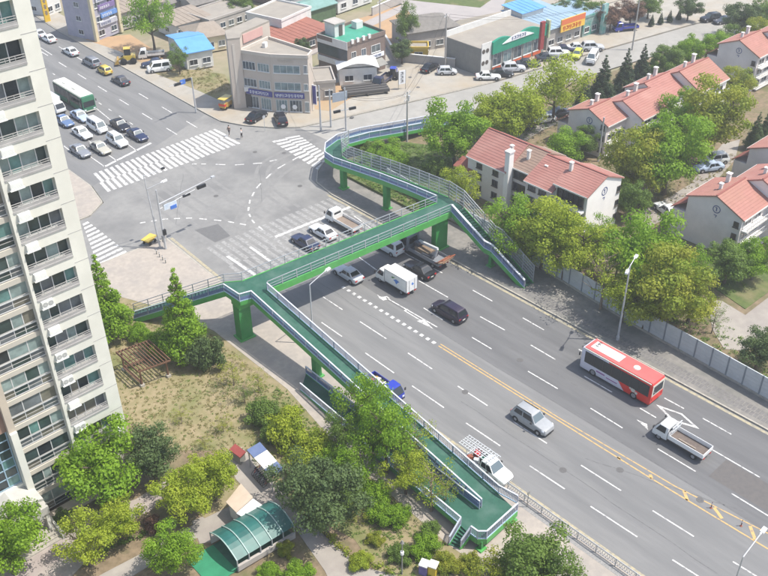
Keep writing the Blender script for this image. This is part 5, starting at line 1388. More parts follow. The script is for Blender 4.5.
# crane truck below the overpass
ct = truck(P_['grey'], (72.36, 70.47), 'N', 'dark grey crane truck with orange tail boards under the east end of the overpass', L=7.2, W=2.2, H=2.5, bedcol=P_['grey'], name='crane_truck')
MB().obox((.9, 0, .76), .8, 1.1, 1.3).build('crane_column', P_['dark'], ct)
b = MB(); b.bar((.9, 0, 2.05), (-2.6, .2, 2.45), .3, .35); b.bar((-2.6, .2, 2.45), (-2.2, .2, 1.2), .2, .2); b.build('crane_boom', P_['silver'], ct)
MB().obox((-1.2, .2, .78), 1.6, 1.5, .55, .2).build('machinery', P_['dark'], ct)
MB().hexa([(-3.0, -1.1, .9), (-3.2, 1.1, .9), (-4.5, 1.1, 1.5), (-4.3, -1.1, 1.5), (-3.0, -1.1, 1.0), (-3.2, 1.1, 1.0), (-4.5, 1.1, 1.62), (-4.3, -1.1, 1.62)]).build('tail_board', mat('board_orange', (.42, .27, .17), (.34, .2, .12), 2, .8, coord='OBJ'), ct)
b = MB()
for s in (-1.1, 1.1): b.bar((-2.9, s, .9), (-4.4, s, 1.9), .1)
b.bar((-4.4, -1.1, 1.9), (-4.4, 1.1, 1.9), .1); b.bar((-3.6, -1.1, 1.4), (-3.6, 1.1, 1.4), .08); b.build('tail_frame', P_['orange'], ct)
MB().obox((-.2, -.1, .78), 2.4, 1.7, .75, .03).build('load', mat('load_brown', (.26, .19, .13), (.18, .13, .09), 2.5, .9, .3, coord='OBJ'), ct)
# blue truck, ladder pickup
bl = truck(P_['truckblue'], (50.36, 54.57), 'S', 'small blue truck carrying mixed goods beside the long ramp', L=4.7, W=1.66, name='flatbed_truck')
for i, (x, y, s, c) in enumerate(((-1.7, -.3, .6, 'red'), (-1.2, .35, .5, 'white'), (-.6, -.2, .7, 'beige'), (-1.6, .4, .4, 'ochre'), (-.3, .45, .4, 'white'))):
    tag(MB().obox((0, 0, 0), s, s*.8, s*.5, .3*i).build('crate', P_[c]), ('red', 'white', 'large beige', 'ochre', 'small white')[i] + ' crate in the bed of the small blue truck', 'crate', 'goods in the blue truck')
    o = bpy.data.objects[[q.name for q in C.objects if q.name.startswith('crate')][-1]]
    o.location = (bl.location.x + y, bl.location.y - x, .79)
pk = car('suv', P_['lightsilver'], (49.85, 39.26), 'S', 'white pickup with ladders on its roof beside the ramp landing', name='pickup_truck')
# cut the rear roof away visually: open bed box behind a crew cab
for ch in list(pk.children):
    if ch.name.split('.')[0] in ('body', 'rear_window', 'side_window', 'windscreen'): bpy.data.objects.remove(ch)
pk['category'] = 'pickup truck'
L, W = 4.9, 1.8; h, w = 2.45, .9
def ring(x, k, z0, z1): return [(x, w*k*.9, z0), (x, w*k, z0+.2), (x, w*k, z1-.15), (x, w*k*.92, z1), (x, -w*k*.92, z1), (x, -w*k, z1-.15), (x, -w*k, z0+.2), (x, -w*k*.9, z0)]
MB().loft([ring(-.55, 1, .3, 1.05), ring(.9, 1, .28, 1.05), ring(1.2, .99, .28, 1.02), ring(2.1, .95, .3, .92), ring(2.35, .85, .36, .80), ring(2.45, .7, .42, .66)]).build('body', P_['white'], pk, 35)
MB().loft([[(-.55, .82, 1.0), (-.55, -.82, 1.0), (1.15, -.82, 1.0), (1.15, .82, 1.0)], [(-.5, .68, 1.62), (-.5, -.68, 1.62), (.55, -.66, 1.66), (.55, .66, 1.66)], [(-.42, .6, 1.69), (-.42, -.6, 1.69), (.45, -.58, 1.72), (.45, .58, 1.72)]]).build('cabin', P_['white'], pk, 30)
slab(((1.15, -.82, 1.02), (1.15, .82, 1.02), (.55, .66, 1.66), (.55, -.66, 1.66)), .05, .95, .04, .95, .015).build('windscreen', m_cglass2, pk)
for s in (-1, 1):
    q = ((1.15, s*.82, 1.02), (-.55, s*.82, 1.02), (-.5, s*.68, 1.62), (.55, s*.66, 1.66))
    if s < 0: q = (q[1], q[0], q[3], q[2])
    for a, b_ in ((.08, .48), (.53, .92)): slab(q, a if s > 0 else 1-b_, b_ if s > 0 else 1-a, .08, .9, .015).build('side_window', m_cglass, pk)
    MB().box(-2.45, -.56, min(s*.9, s*.85), max(s*.9, s*.85), .45, 1.05).build('bed_side', P_['lightsilver'], pk)
MB().box(-2.45, -.56, -.85, .85, .5, .58).build('bed_floor', m_trim, pk)
MB().box(-2.46, -2.4, -.848, .848, .45, 1.04).build('tailgate', P_['lightsilver'], pk)
pk.location.z = .012
b = MB()
for x in (-2.3, -.7, .2):
    for s in (-.75, .75): b.bar((x, s, 1.0 if x < 0 else 1.6), (x, s, 1.95), .06)
    b.bar((x, -.85, 1.95), (x, .85, 1.95), .06)
b.build('rack', P_['silver'], pk)
for i, y in enumerate((-.55, .0, .55)):
    b = MB()
    for s in (-.17, .17): b.bar((-3.4, y+s, 2.02), (.7, y+s, 2.02), .05)
    for k in range(12): b.bar((-3.3+k*.34, y-.17, 2.02), (-3.3+k*.34, y+.17, 2.02), .035)
    o = b.build('ladder', P_['lightsilver']); o.location = pk.location; o.rotation_euler = pk.rotation_euler
    tag(o, 'aluminium ladder on the white pickup rack, ' + ('nearest the ramp', 'middle of three', 'nearest the traffic')[i], 'ladder', 'ladders on the pickup')
for i, (x, y, c) in enumerate(((-1.9, .4, 'red'), (-1.4, -.3, 'white'), (-1.0, .3, 'green'), (-2.1, -.4, 'orange'))):
    MB().obox((x, y, .58), .5, .4, .35, i*.4).build('tool_box', P_[c], pk)
# north of the overpass, waiting at the stop line
truck(P_['white'], (70, 83.61), 'N', 'white truck with brown empty bed at the stop line by the kerb', L=5.8, W=1.85,
      bedcol=mat('bed_tan', (0.24, 0.19, 0.15), (0.18, 0.14, 0.11), 2.0, 0.8, coord='OBJ'))
car('sedan', P_['white'], (66.4, 83.79), 'N', 'white sedan between the dark car and the white truck at the stop line')
car('sedan', P_['navy'], (63.03, 83.49), 'N', 'dark blue sedan partly hidden behind the overpass railing')
# --- north arm ---
wb = bus((63.43, 147.49), 'S', 'white and green city bus coming down the far road', 10.6, 2.45, 3.1,
         (split_mat('bus_side_white', (0.62, 0.64, 0.60), (0.04, 0.16, 0.09), 40), mat('bus_roof_white', (0.74, 0.74, 0.68), (0.68, 0.68, 0.62), 0.8, 0.5, coord='OBJ'), m_cream), doors=True)
MB().box(-5.2, 5.2, 1.2, 1.235, .5, .95).build('green_stripe', P_['green'], wb); MB().box(-5.2, 5.2, -1.235, -1.2, .5, .95).build('green_stripe', P_['green'], wb)
MB().obox((1.0, 0, 3.13), 1.2, .8, .16).build('roof_hatch', m_cream, wb); MB().obox((-2.5, 0, 3.13), 1.0, .8, .14).build('roof_hatch', m_cream, wb)
q = 'cars queued at the far crossing'
car('sedan', P_['grey'], (54.58, 129), 'S', 'grey sedan at the front left of the queue, next to the tower', q)
car('sedan', P_['beige'], (57.39, 127.75), 'S', 'beige sedan at the front of the queue, second from the left', q)
car('suv', P_['white'], (60.63, 128.13), 'S', 'white sport utility car at the front of the far queue', q, rails=True)
car('sedan', P_['navy'], (64.11, 127.84), 'S', 'dark blue sedan at the right end of the far stop line', q)
car('sedan', P_['black'], (64.07, 133.18), 'S', 'black sedan one row behind the far stop line', q)
car('van', P_['white'], (60.92, 135.15), 'S', 'white van with dark windscreen in the far queue', q)
car('sedan', P_['white'], (58.01, 134.78), 'S', 'white sedan between the grey sedan and the white van', q)
car('sedan', P_['paleblue'], (61.01, 141.11), 'S', 'pale blue sedan just behind the white van', q)
car('sedan', P_['blue'], (58.09, 141.15), 'S', 'blue sedan half hidden by the tower corner', q)
truck(P_['white'], (59.57, 147.67), 'S', 'white box truck mostly hidden by the tower, next to the bus', 'box', L=5.4, W=1.8, name='box_truck', bedcol=P_['paleblue'])
q2 = 'cars driving away on the far road'
car('sedan', P_['dark'], (74.01, 150.48), 'N', 'dark grey sedan following the yellow car on the far road', q2)
car('hatch', P_['yellow'], (74.34, 156.94), 'N', 'small yellow car on the far road', q2)
car('mpv', P_['grey'], (74.58, 162.36), 'N', 'grey people carrier ahead of the yellow car', q2)
car('sedan', P_['lightsilver'], (74.5, 170.6), 'N', 'pale silver sedan alone in the middle of the far road', q2)
car('sedan', P_['white'], (74.8, 180.55), 'N', 'white sedan near the top of the far road', q2)
car('sedan', P_['silver'], (74.69, 184.78), 'N', 'silver sedan farthest up the road, half behind the tower', q2)
# --- by the corner building and the shops ---
car('sedan', P_['black'], (82.31, 120.05, 0.15), 15, 'black sedan parked in front of the corner building', 'cars in front of the corner building')
car('suv', P_['black'], (84.48, 116.28, 0.15), 62, 'black sport utility car parked under the blue shop sign', 'cars in front of the corner building')
q3 = 'cars parked by the green sign shop'
for px, kd, c, hd, lb in (((118.88, 115.2, 0.15), 'sedan', 'black', 12, 'black sedan beside the grey wall by the utility pole'),
                      ((119.73, 111.61, 0.15), 'hatch', 'silver', -42, 'silver hatchback beside the black sedan near the grey wall'),
                      ((123.36, 104.71, 0.15), 'sedan', 'white', -42, 'white sedan at the near corner of the green sign shop'),
                      ((126.16, 104, 0.15), 'sedan', 'black', -40, 'black sedan next to the white one at the green sign shop'),
                      ((129.62, 104.06, 0.15), 'suv', 'silver', -38, 'silver sport utility car in front of the green sign shop'),
                      ((133.57, 103.72, 0.15), 'sedan', 'dark', -40, 'dark sedan next to the silver one at the green sign shop'),
                      ((138.57, 103.18, 0.15), 'sedan', 'dark', -40, 'dark sedan left of the white car under the red and yellow sign'),
                      ((141.75, 103.03, 0.15), 'suv', 'white', -40, 'white sport utility car under the red and yellow sign'),
                      ((144.44, 103.42, 0.15), 'sedan', 'navy', -40, 'dark blue sedan behind the white car under the red and yellow sign'),
                      ((147.13, 102.32, 0.15), 'sedan', 'lightsilver', -40, 'pale silver sedan at the right of the shop parking row'),
                      ((149.09, 100.42, 0.15), 'suv', 'silver', -40, 'silver car last in the shop parking row'),
                      ((143.94, 100.15, 0.15), 'hatch', 'lime', -155, 'small yellow green hatchback in the shop car park'),
                      ((144.29, 96.88, 0.15), 'van', 'white', -155, 'white van near the dark conifers in the shop car park')):
    car(kd, P_[c], px, hd, lb, q3)
truck(P_['truckblue'], (163.22, 102.52), 150, 'blue truck parked by the tarpaulin at the end of the shops', L=5.2)
car('suv', P_['black'], (181.18, 93.65), 158, 'black sport utility car on the side street at the top right', None)
car('sedan', P_['dark'], (181.99, 91.09), 158, 'dark sedan half hidden by trees on the side street', None)
# --- residential side ---
q4 = 'cars parked among the red roofed houses'
car('suv', P_['black'], (110.76, 86.54, 0.15), 160, 'black car parked behind the nearest row house', q4)
car('sedan', P_['white'], (115.79, 86.01, 0.15), 155, 'white sedan parked behind the black car by the trees', q4)
car('sedan', P_['dark'], (119.36, 85.89, 0.15), 155, 'dark sedan in the shade ahead of the parked white sedan', q4)
car('suv', P_['lightsilver'], (122.85, 58.5, 0.15), 150, 'silver sport utility car behind the gabled house at the right', q4)
car('sedan', P_['paleblue'], (120.25, 57.8, 0.15), 150, 'pale blue sedan next to the silver one behind the gabled house', q4)
car('sedan', P_['white'], (104.57, 54.98, 0.15), 70, 'white sedan parked against the shaded gable wall', q4)
# --- yard vehicles at the far left ---
y = 'vehicles in the dirt yard'
lo = thing('wheel_loader', 'yellow wheel loader in the dirt yard beside the far road', 'loader', (79.91, 158.08, 0.15), R(150), y)
MB().obox((-.5, 0, .8), 2.2, 1.5, .9).build('body', P_['yellow'], lo); MB().obox((-.2, 0, 1.7), 1.2, 1.3, 1.2).build('cab', m_cglass, lo); MB().obox((-.2, 0, 2.9), 1.3, 1.4, .1).build('cab_roof', P_['yellow'], lo)
MB().hexa([(1.6, -1.1, .3), (2.5, -1.1, .2), (2.5, 1.1, .2), (1.6, 1.1, .3), (1.6, -1.1, 1.1), (1.9, -1.1, 1.1), (1.9, 1.1, 1.1), (1.6, 1.1, 1.1)]).build('bucket', P_['ochre'], lo)
MB().bar((.6, 0, 1.2), (1.7, 0, .8), .3).build('lift_arm', P_['yellow'], lo); add_wheels(lo, (.7, -1.1), .85, .62, .4, False)
truck(P_['white'], (84.83, 157.52), 150, 'white truck parked behind the others in the dirt yard', L=5.0, name='flatbed_truck')
car('sedan', P_['navy'], (82.68, 153.23, 0.15), 155, 'dark blue sedan in the dirt yard between two white vehicles', y)
car('van', P_['white'], (82.13, 150.22, 0.15), 155, 'white van nearest the pavement in the dirt yard', y)
hc = thing('food_cart', 'small yellow and red cart beside the corner building stair tower', 'cart', (81.18, 127.45, 0.15), R(20))
MB().obox((0, 0, .4), 2.2, 1.2, .8).build('body', P_['ochre'], hc); MB().obox((0, 0, 1.9), 2.4, 1.4, .1).build('canopy', P_['yellow'], hc); MB().obox((-.9, 0, .75), .5, 1.25, .35).build('counter', P_['red'], hc)
b = MB(); [b.bar((sx, sy, 1.2), (sx, sy, 1.9), .06) for sx in (-1, 1) for sy in (-.5, .5)]; b.build('canopy_posts', m_steel, hc); add_wheels(hc, (-.6, .6), .55, .28, .12, False)
q5 = 'work vehicles in the yard behind the white shed'
truck(P_['navy'], (108.18, 116.65), 200, 'dark blue flatbed truck in the yard behind the white shed', L=5.6)
tr = thing('tractor', 'blue tractor parked beside the white shed yard', 'tractor', (111.59, 117.33), R(35), q5)
MB().obox((.5, 0, .7), 1.7, .8, .7).build('bonnet', P_['truckblue'], tr); MB().obox((-.7, 0, .7), 1.2, 1.0, 1.5).build('cab', m_cglass, tr); MB().obox((-.7, 0, 2.2), 1.3, 1.1, .1).build('cab_roof', P_['truckblue'], tr); add_wheels(tr, (-.8,), .75, .75, .4, False); add_wheels(tr, (1.0,), .6, .42, .25, False)

# ------------------------------------------------------------------ trees and shrubs
m_bark = mat('bark', (0.13, 0.10, 0.075), (0.08, 0.062, 0.048), 5.0, 0.95, 0.5, coord='OBJ')
m_twig = mat('twig', (0.24, 0.19, 0.14), (0.18, 0.14, 0.10), 5.0, 0.95, coord='OBJ')
LM = {'bright': leafmat('leaf_bright', (0.275, 0.430, 0.032), (0.180, 0.325, 0.024), .5),
      'yellow': leafmat('leaf_yellow', (0.410, 0.470, 0.044), (0.290, 0.380, 0.034), .5),
      'olive': leafmat('leaf_olive', (0.370, 0.375, 0.044), (0.235, 0.315, 0.034), .48),
      'mid': leafmat('leaf_mid', (0.190, 0.285, 0.055), (0.130, 0.210, 0.040), .46),
      'dark': leafmat('leaf_dark', (0.125, 0.180, 0.060), (0.082, 0.130, 0.046), .36),
      'pine': leafmat('leaf_pine', (0.070, 0.108, 0.046), (0.046, 0.076, 0.034), .25),
      'rust': leafmat('leaf_rust', (0.24, 0.14, 0.09), (0.16, 0.10, 0.07), .3),
      'grass': leafmat('leaf_grass', (0.20, 0.21, 0.06), (0.32, 0.26, 0.13), .4)}

def leaf_mesh(name, clumps, per, size, m, seed, flat=0.5, squash=0.75, upb=(.5, 1.0)):
    """clumps: (centre, radius). Small leaf-clump faces spread on and inside every clump"""
    r = random.Random(seed); V, F, T = [], [], []
    for c, rad in clumps:
        tint = r.random(); c = Vector(c)
        for _ in range(max(6, int(per*(rad**1.7)))):
            d = Vector((r.gauss(0, 1), r.gauss(0, 1), r.gauss(0.15, 1))).normalized()
            k = rad*(r.random()**0.45)
            p = c + Vector((d.x*k, d.y*k, d.z*k*squash))
            n = (d*flat + Vector((r.gauss(0, 1), r.gauss(0, 1), r.gauss(*upb))).normalized()*(1-flat)).normalized()
            a = n.orthogonal().normalized(); b = n.cross(a)
            th = r.random()*6.283; a, b = a*math.cos(th)+b*math.sin(th), b*math.cos(th)-a*math.sin(th)
            s = size*r.uniform(.6, 1.35); e = r.uniform(.55, .9)
            i = len(V)
            V += [tuple(p - a*s), tuple(p - b*s*e + n*s*.15), tuple(p + a*s), tuple(p + b*s*e + n*s*.15)]
            F.append((i, i+1, i+2, i+3)); tt = min(1, max(0, tint*.7 + r.random()*.3)); T += [tt]*4
    me = bpy.data.meshes.new(name); me.from_pydata(V, [], F); me.materials.append(m)
    at = me.attributes.new("tint", 'FLOAT', 'POINT'); at.data.foreach_set("value", T)
    return me
def trunk_mesh(name, h, r0, limbs, seed, m=None, spread=1.0, zlo=.35):
    r = random.Random(seed); b = MB()
    p = Vector((0, 0, -.2)); prev = r0*1.25
    for i in range(5):
        q = Vector((r.uniform(-.1, .1)*h*.12, r.uniform(-.1, .1)*h*.12, h*(i+1)/5)); rr = r0*(1-.17*(i+1))
        b.tube(p, q, prev, rr, 8); p, prev = q, rr
    for k in range(limbs):
        z = h*(zlo + (0.95-zlo)*k/limbs); a = k*2.4 + r.uniform(-.4, .4); ln = spread*r.uniform(.6, 1.0)
        s = Vector((0, 0, z)); e = Vector((math.cos(a)*ln, math.sin(a)*ln, z + ln*r.uniform(.45, .9)))
        mid = s.lerp(e, .5) + Vector((0, 0, -.08*ln))
        b.tube(s, mid, r0*.42, r0*.28, 6); b.tube(mid, e, r0*.28, r0*.10, 6)
        for q in range(2):
            e2 = mid + Vector((math.cos(a+(.7 if q else -.7))*ln*.5, math.sin(a+(.7 if q else -.7))*ln*.5, ln*.45)); b.tube(mid, e2, r0*.18, r0*.06, 5)
    return b.mesh(name, m or m_bark, 60)
def clumps_round(R_, zc, n, seed, rz=.85, holes=0.0, cr=(.26, .42)):
    r = random.Random(seed); out = []
    for i in range(n):
        z = 1 - 2*(i+.5)/n; t = i*2.39996 + r.uniform(-.5, .5); q = math.sqrt(max(0, 1-z*z))
        k = r.uniform(.5, 1.04) if i % 4 else r.uniform(.1, .5)
        if r.random() < holes: continue
        if z < -.55: k *= .75
        out.append(((R_*q*math.cos(t)*k, R_*q*math.sin(t)*k, zc + R_*rz*z*k), R_*r.uniform(*cr)))
    return out
def clumps_cone(h, R_, n, seed, z0=.12):
    r = random.Random(seed); out = []
    for i in range(n):
        f = (i+.5)/n; rad = R_*(1-f)**.85; k = 1 if rad < .5 else max(3, int(7*rad/R_))
        for j in range(k):
            t = j*6.283/k + i*.9 + r.uniform(-.3, .3); q = rad*r.uniform(.5, .8) if k > 1 else 0
            out.append(((q*math.cos(t), q*math.sin(t), h*(z0+(1-z0)*f)), max(.28, rad*.42)))
    return out
TC = {}
def proto(kind):
    """crown and trunk meshes, several variants of each kind; crown radius 3 m (cones: 10 m high)"""
    if kind in TC: return TC[kind]
    V = []
    col, shape = kind
    for s in range(2):
        sd = hash((col, shape)) % 0 if False else sum(map(ord, col+shape))*7 + s*31
        if shape == 'round': cl = clumps_round(3.0, 4.05, 58, sd, .98, .12, (.18, .40)); cr = leaf_mesh('crown', cl, 340, .105, LM[col], sd, .62); tr = trunk_mesh('trunk', 4.4, .20, 7, sd, None, 1.9)
        elif shape == 'wide': cl = clumps_round(3.0, 3.2, 50, sd, .68, .1); cr = leaf_mesh('crown', cl, 320, .105, LM[col], sd, .58); tr = trunk_mesh('trunk', 3.4, .2, 7, sd, None, 2.1)
        elif shape == 'loose': cl = clumps_round(3.0, 4.05, 46, sd, 1.0, .22, (.2, .36)); cr = leaf_mesh('crown', cl, 210, .10, LM[col], sd, .55); tr = trunk_mesh('trunk', 5.2, .17, 11, sd, None, 2.2)
        elif shape == 'sparse': cl = clumps_round(3.0, 4.3, 40, sd, 1.15, .25, (.16, .3)); cr = leaf_mesh('crown', cl, 75, .085, LM[col], sd, .2); tr = trunk_mesh('trunk', 6.0, .13, 14, sd, m_twig, 2.0, .25)
        elif shape == 'bush': cl = clumps_round(3.0, 1.7, 40, sd, .62, .08, (.26, .42)); cr = leaf_mesh('crown', cl, 260, .14, LM[col], sd, .58); tr = trunk_mesh('trunk', 1.6, .12, 8, sd, m_twig, 2.0, .1)
        elif shape == 'cone': cl = clumps_cone(10.0, 2.6, 17, sd); cr = leaf_mesh('crown', cl, 330, .115, LM[col], sd, .55); tr = trunk_mesh('trunk', 9.2, .2, 12, sd, None, 1.0, .2)
        V.append((cr, tr))
    TC[kind] = V
    return V
NT = [0]
def tree(p, col, shape, label, hs=1.0, group=None, name=None, z=.1):
    NT[0] += 1; x, y, r = p
    s = r/3.0 if shape != 'cone' else r/10.0
    rr = random.Random(NT[0]*13)
    t = thing(name or {'bush': 'shrub', 'cone': 'conifer_tree'}.get(shape, 'broadleaf_tree'), label, 'shrub' if shape == 'bush' else 'tree', (x, y, z), rr.uniform(0, 6.28), group,
              (s*rr.uniform(.94, 1.06), s*rr.uniform(.94, 1.06), s*hs))
    cr, tr = proto((col, shape))[NT[0] % 2]
    link('crown', cr, t); link('trunk' if shape != 'bush' else 'stems', tr, t)
    return t

g1 = 'trees in the garden beside the tower'
tree((21.22, 61.08, 3.82), 'bright', 'round', 'large bright green tree in front of the tower windows, lower left', group=g1)
tree((25.99, 60.33, 2.82), 'dark', 'round', 'dark green evergreen just right of the tower foot', group=g1)
tree((25.44, 54.09, 2.78), 'yellow', 'round', 'yellow green tree beside the small beige roof, left half', group=g1)
tree((28.68, 54.26, 2.45), 'yellow', 'round', 'yellow green tree touching the red roof corner', group=g1)
tree((16.56, 55.48, 2.74), 'yellow', 'loose', 'olive yellow tree on the paved forecourt edge, bottom left', group=g1)
tree((19.79, 55.93, 2.23), 'yellow', 'round', 'light green tree right of the olive one at the bottom left', group=g1)
tree((11.43, 59.26, 3.25), 'bright', 'round', 'bright green tree cut by the left edge in front of the porch', group=g1)
tree((21.6, 49.88, 2.15), 'bright', 'round', 'small round bright green tree left of the green vaulted canopy', group=g1)
g2 = 'trees between the path and the long ramp'
tree((33.61, 44.07, 3.55), 'dark', 'round', 'big dark green tree right of the path, centre bottom', group=g2)
tree((33.97, 48.34, 2.77), 'dark', 'loose', 'dark green tree beside the bicycle shelter', group=g2)
tree((43.91, 50.19, 2.75), 'bright', 'loose', 'tall light green tree overlapping the ramp opposite the blue truck', 1.4, g2)
tree((42.51, 45.86, 2.94), 'bright', 'loose', 'full green tree against the middle of the long ramp', 1.35, g2)
tree((39.17, 46.9, 2.36), 'bright', 'loose', 'light green tree on the slope below the ramp', 1.0, g2)
tree((42.02, 42.66, 2.24), 'yellow', 'loose', 'green tree in front of the ramp near its lower flight', 1.0, g2)
tree((42.22, 39.54, 2.56), 'yellow', 'sparse', 'thin tree with sparse yellow leaves over the lower ramp', 1.1, g2)
tree((45.65, 45.16, 2.13), 'yellow', 'sparse', 'thin twiggy tree leaning over the upper ramp railing', 1.1, g2)
tree((38.32, 55.85, 2.39), 'yellow', 'bush', 'yellow green shrub left of the lower ramp end', 1.2, g2)
tree((38.84, 52.35, 2.15), 'yellow', 'bush', 'yellow green shrub next to the lower ramp railing', 1.2, g2)
tree((38.28, 59.62, 1.84), 'mid', 'bush', 'green shrub at the edge of the dry lawn near the pavement', 1.1, g2)
tree((36.58, 51.41, 1.93), 'yellow', 'bush', 'yellow green shrub behind the bicycle shelter', 1.1, g2)
tree((41.6, 27.37, 3.40), 'mid', 'round', 'large green tree at the bottom edge beside the guard fence', .9, g2)
tree((39.37, 29.36, 2.56), 'olive', 'loose', 'olive green tree at the bottom edge below the landing stairs', .9, g2)
tree((42.76, 24.41, 2.56), 'mid', 'loose', 'tree at the bottom edge near the kerb, right of the large one', .9, g2)
tree((38.53, 74.23, 11.90), 'bright', 'cone', 'tall conical green tree right of the wooden pergola', group=g1)
tree((38.96, 71.1, 2.11), 'dark', 'bush', 'dark green shrub at the foot of the tall conical tree', 1.6, g1)
tree((34.18, 83.17, 11.35), 'bright', 'cone', 'conical green tree close to the tower corner', group=g1)
tree((36.29, 80.83, 1.42), 'bright', 'bush', 'small green shrub behind the pergola near the west stairs', 1.2, g1)
tree((36.41, 76.69, 1.60), 'bright', 'bush', 'green shrub between the pergola and the tall conical tree', 1.4, g1)
g3 = 'twiggy shrubs on the dry lawn'
tree((39.5, 66.53, 1.83), 'olive', 'sparse', 'half bare twiggy shrub near the overpass pier', .8, g3)
tree((38.64, 63.43, 1.58), 'mid', 'sparse', 'twiggy green shrub right of the dry lawn', .8, g3)
tree((40.71, 63.65, 1.39), 'olive', 'sparse', 'bare twiggy shrub at the pavement edge', .9, g3)
tree((32.1, 65.27, 1.26), 'olive', 'sparse', 'small bare sapling in the middle of the dry lawn', .7, g3)
tree((34.53, 61.38, 1.23), 'olive', 'sparse', 'small bare sapling at the right of the dry lawn', .7, g3)
tree((31.75, 60.52, 1.01), 'olive', 'sparse', 'small bare sapling above the red roof', .7, g3)
g4 = 'low shrubs near the bottom edge'
for q, c, l in (((27.09, 44.02, 1.07), 'bright', 'low green shrub below the vaulted canopy'), ((29.01, 42.08, 1.15), 'bright', 'low bright shrub right of the vaulted canopy end'),
                ((29.67, 45.02, 0.82), 'olive', 'small olive shrub against the canopy wall'), ((38.52, 36.7, 1.26), 'bright', 'green shrub left of the landing stairs'),
                ((36.5, 37.71, 1.07), 'mid', 'green shrub beside the garden lamp post'), ((38.66, 34.08, 1.15), 'olive', 'olive shrub below the landing stairs'),
                ((36.09, 40.45, 0.82), 'olive', 'small olive shrub right of the big dark tree'), ((33.5, 39.53, 1.07), 'yellow', 'yellow green shrub beside the curving path'),
                ((17.3, 61.77, 0.88), 'mid', 'low shrub beside the tower porch steps'),
                ((38.55, 41.78, 1.47), 'bright', 'bright shrub below the middle of the lower ramp'),
                ((40.24, 33, 1.07), 'olive', 'olive shrub beside the pavement below the landing'), ((22.73, 55.39, 0.85), 'rust', 'reddish shrub in the bed below the yellow green trees')):
    tree(q, c, 'bush', l, 1.0, g4)
# right of the road
g5 = 'trees along the noise barrier'
tree((92.85, 84.56, 4.66), 'bright', 'round', 'bright green tree beside the curved ramp end', group=g5)
tree((104.58, 87.57, 3.88), 'yellow', 'wide', 'yellow green spreading tree above the near row house, left part', group=g5)
tree((107.51, 84.85, 4.85), 'yellow', 'wide', 'yellow green spreading tree above the parked black car', group=g5)
tree((116.94, 84.82, 5.07), 'yellow', 'loose', 'yellow green tree in front of the shop parking row', group=g5)
tree((85.2, 75.9, 2.95), 'yellow', 'loose', 'light green tree between the curved ramp screen and the row house', group=g5)
tree((89.5, 84.68, 2.10), 'mid', 'bush', 'low green shrub inside the curved ramp loop, right side', 1.2, g5)
tree((80.01, 62.57, 4.09), 'bright', 'loose', 'green tree in front of the near row house, next to the stairs', group=g5)
tree((81.13, 58.1, 4.52), 'yellow', 'round', 'yellow green tree in front of the balconies of the near row house', group=g5)
tree((82.4, 53.33, 3.99), 'yellow', 'loose', 'light tree in front of the bright gable of the near row house', group=g5)
tree((79.23, 47.68, 4.06), 'yellow', 'sparse', 'half bare pale tree behind the barrier left of the double lamp', group=g5)
tree((83.84, 45.68, 4.86), 'bright', 'round', 'large green tree behind the double street lamp', group=g5)
tree((78.82, 44.47, 3.31), 'yellow', 'loose', 'light green tree leaning over the barrier under the lamp', group=g5)
tree((80.14, 40.15, 4.65), 'olive', 'round', 'large olive yellow tree leaning over the noise barrier', group=g5)
tree((84.38, 39.07, 3.13), 'olive', 'loose', 'olive yellow tree at the end of the tree group by the lawn', group=g5)
tree((84.62, 36.11, 1.69), 'mid', 'sparse', 'thin young tree between the barrier and the paved yard', group=g5)
tree((82.18, 29.34, 2.55), 'dark', 'round', 'dark green tree at the right edge above the barrier', .9, g5)
g6 = 'trees among the row houses'
tree((99.61, 57.79, 2.69), 'mid', 'round', 'rounded green tree beside the bright gable wall', .9, g6)
tree((104.55, 60.64, 4.66), 'olive', 'round', 'olive tree in front of the middle row house', group=g6)
tree((108.96, 58.2, 5.33), 'bright', 'round', 'large bright green tree between the two rear row houses', group=g6)
tree((121.35, 59.43, 5.73), 'olive', 'round', 'large olive green tree in front of the stepped row house end', group=g6)
tree((123.47, 64.8, 3.95), 'bright', 'round', 'green tree against the stepped row house wall', group=g6)
tree((94.77, 40.41, 2.86), 'mid', 'round', 'green tree in front of the shaded gable at the right', .9, g6)
tree((97.95, 38.48, 2.90), 'bright', 'round', 'bright green tree at the right edge below the balconies', .9, g6)
tree((105.09, 73.29, 3.08), 'bright', 'round', 'light green tree between the near row house and the parked white sedan', .85, g6)
tree((109.92, 73.28, 2.37), 'mid', 'round', 'small green tree at the foot of the middle row house gable', .9, g6)
tree((128.71, 83.67, 8.90), 'pine', 'cone', 'dark conifer left of the middle row house', group='dark conifers')
tree((136.31, 84.24, 8.00), 'pine', 'cone', 'dark conifer behind the middle row house roof, centre', group='dark conifers')
tree((142.37, 84.78, 7.05), 'pine', 'cone', 'dark conifer behind the middle row house roof, right', group='dark conifers')
tree((124.11, 84.04, 6.75), 'pine', 'cone', 'shorter dark conifer at the left of the conifer row', group='dark conifers')
for q, c, l in (((147.69, 83.1, 2.93), 'mid', 'green tree behind the stepped row house ridge, left'), ((153.85, 82.4, 3.01), 'bright', 'green tree behind the stepped row house ridge, middle'),
                ((157.81, 79.82, 3.04), 'bright', 'light green tree between the stepped row house and the corner one'), ((144.9, 67.71, 3.15), 'olive', 'olive tree below the corner row house'),
                ((145.52, 84.12, 1.75), 'mid', 'small tree at the side street kerb'), ((164.66, 80.8, 2.73), 'mid', 'green tree by the dark cars on the side street'),
                ((171.75, 78.58, 3.01), 'olive', 'olive tree above the corner row house'), ((175.58, 84.26, 3.54), 'dark', 'dark tree at the top right corner'),
                ((181.85, 82.82, 3.17), 'mid', 'green tree at the very top right corner')):
    tree(q, c, 'round', l, .9, g6)
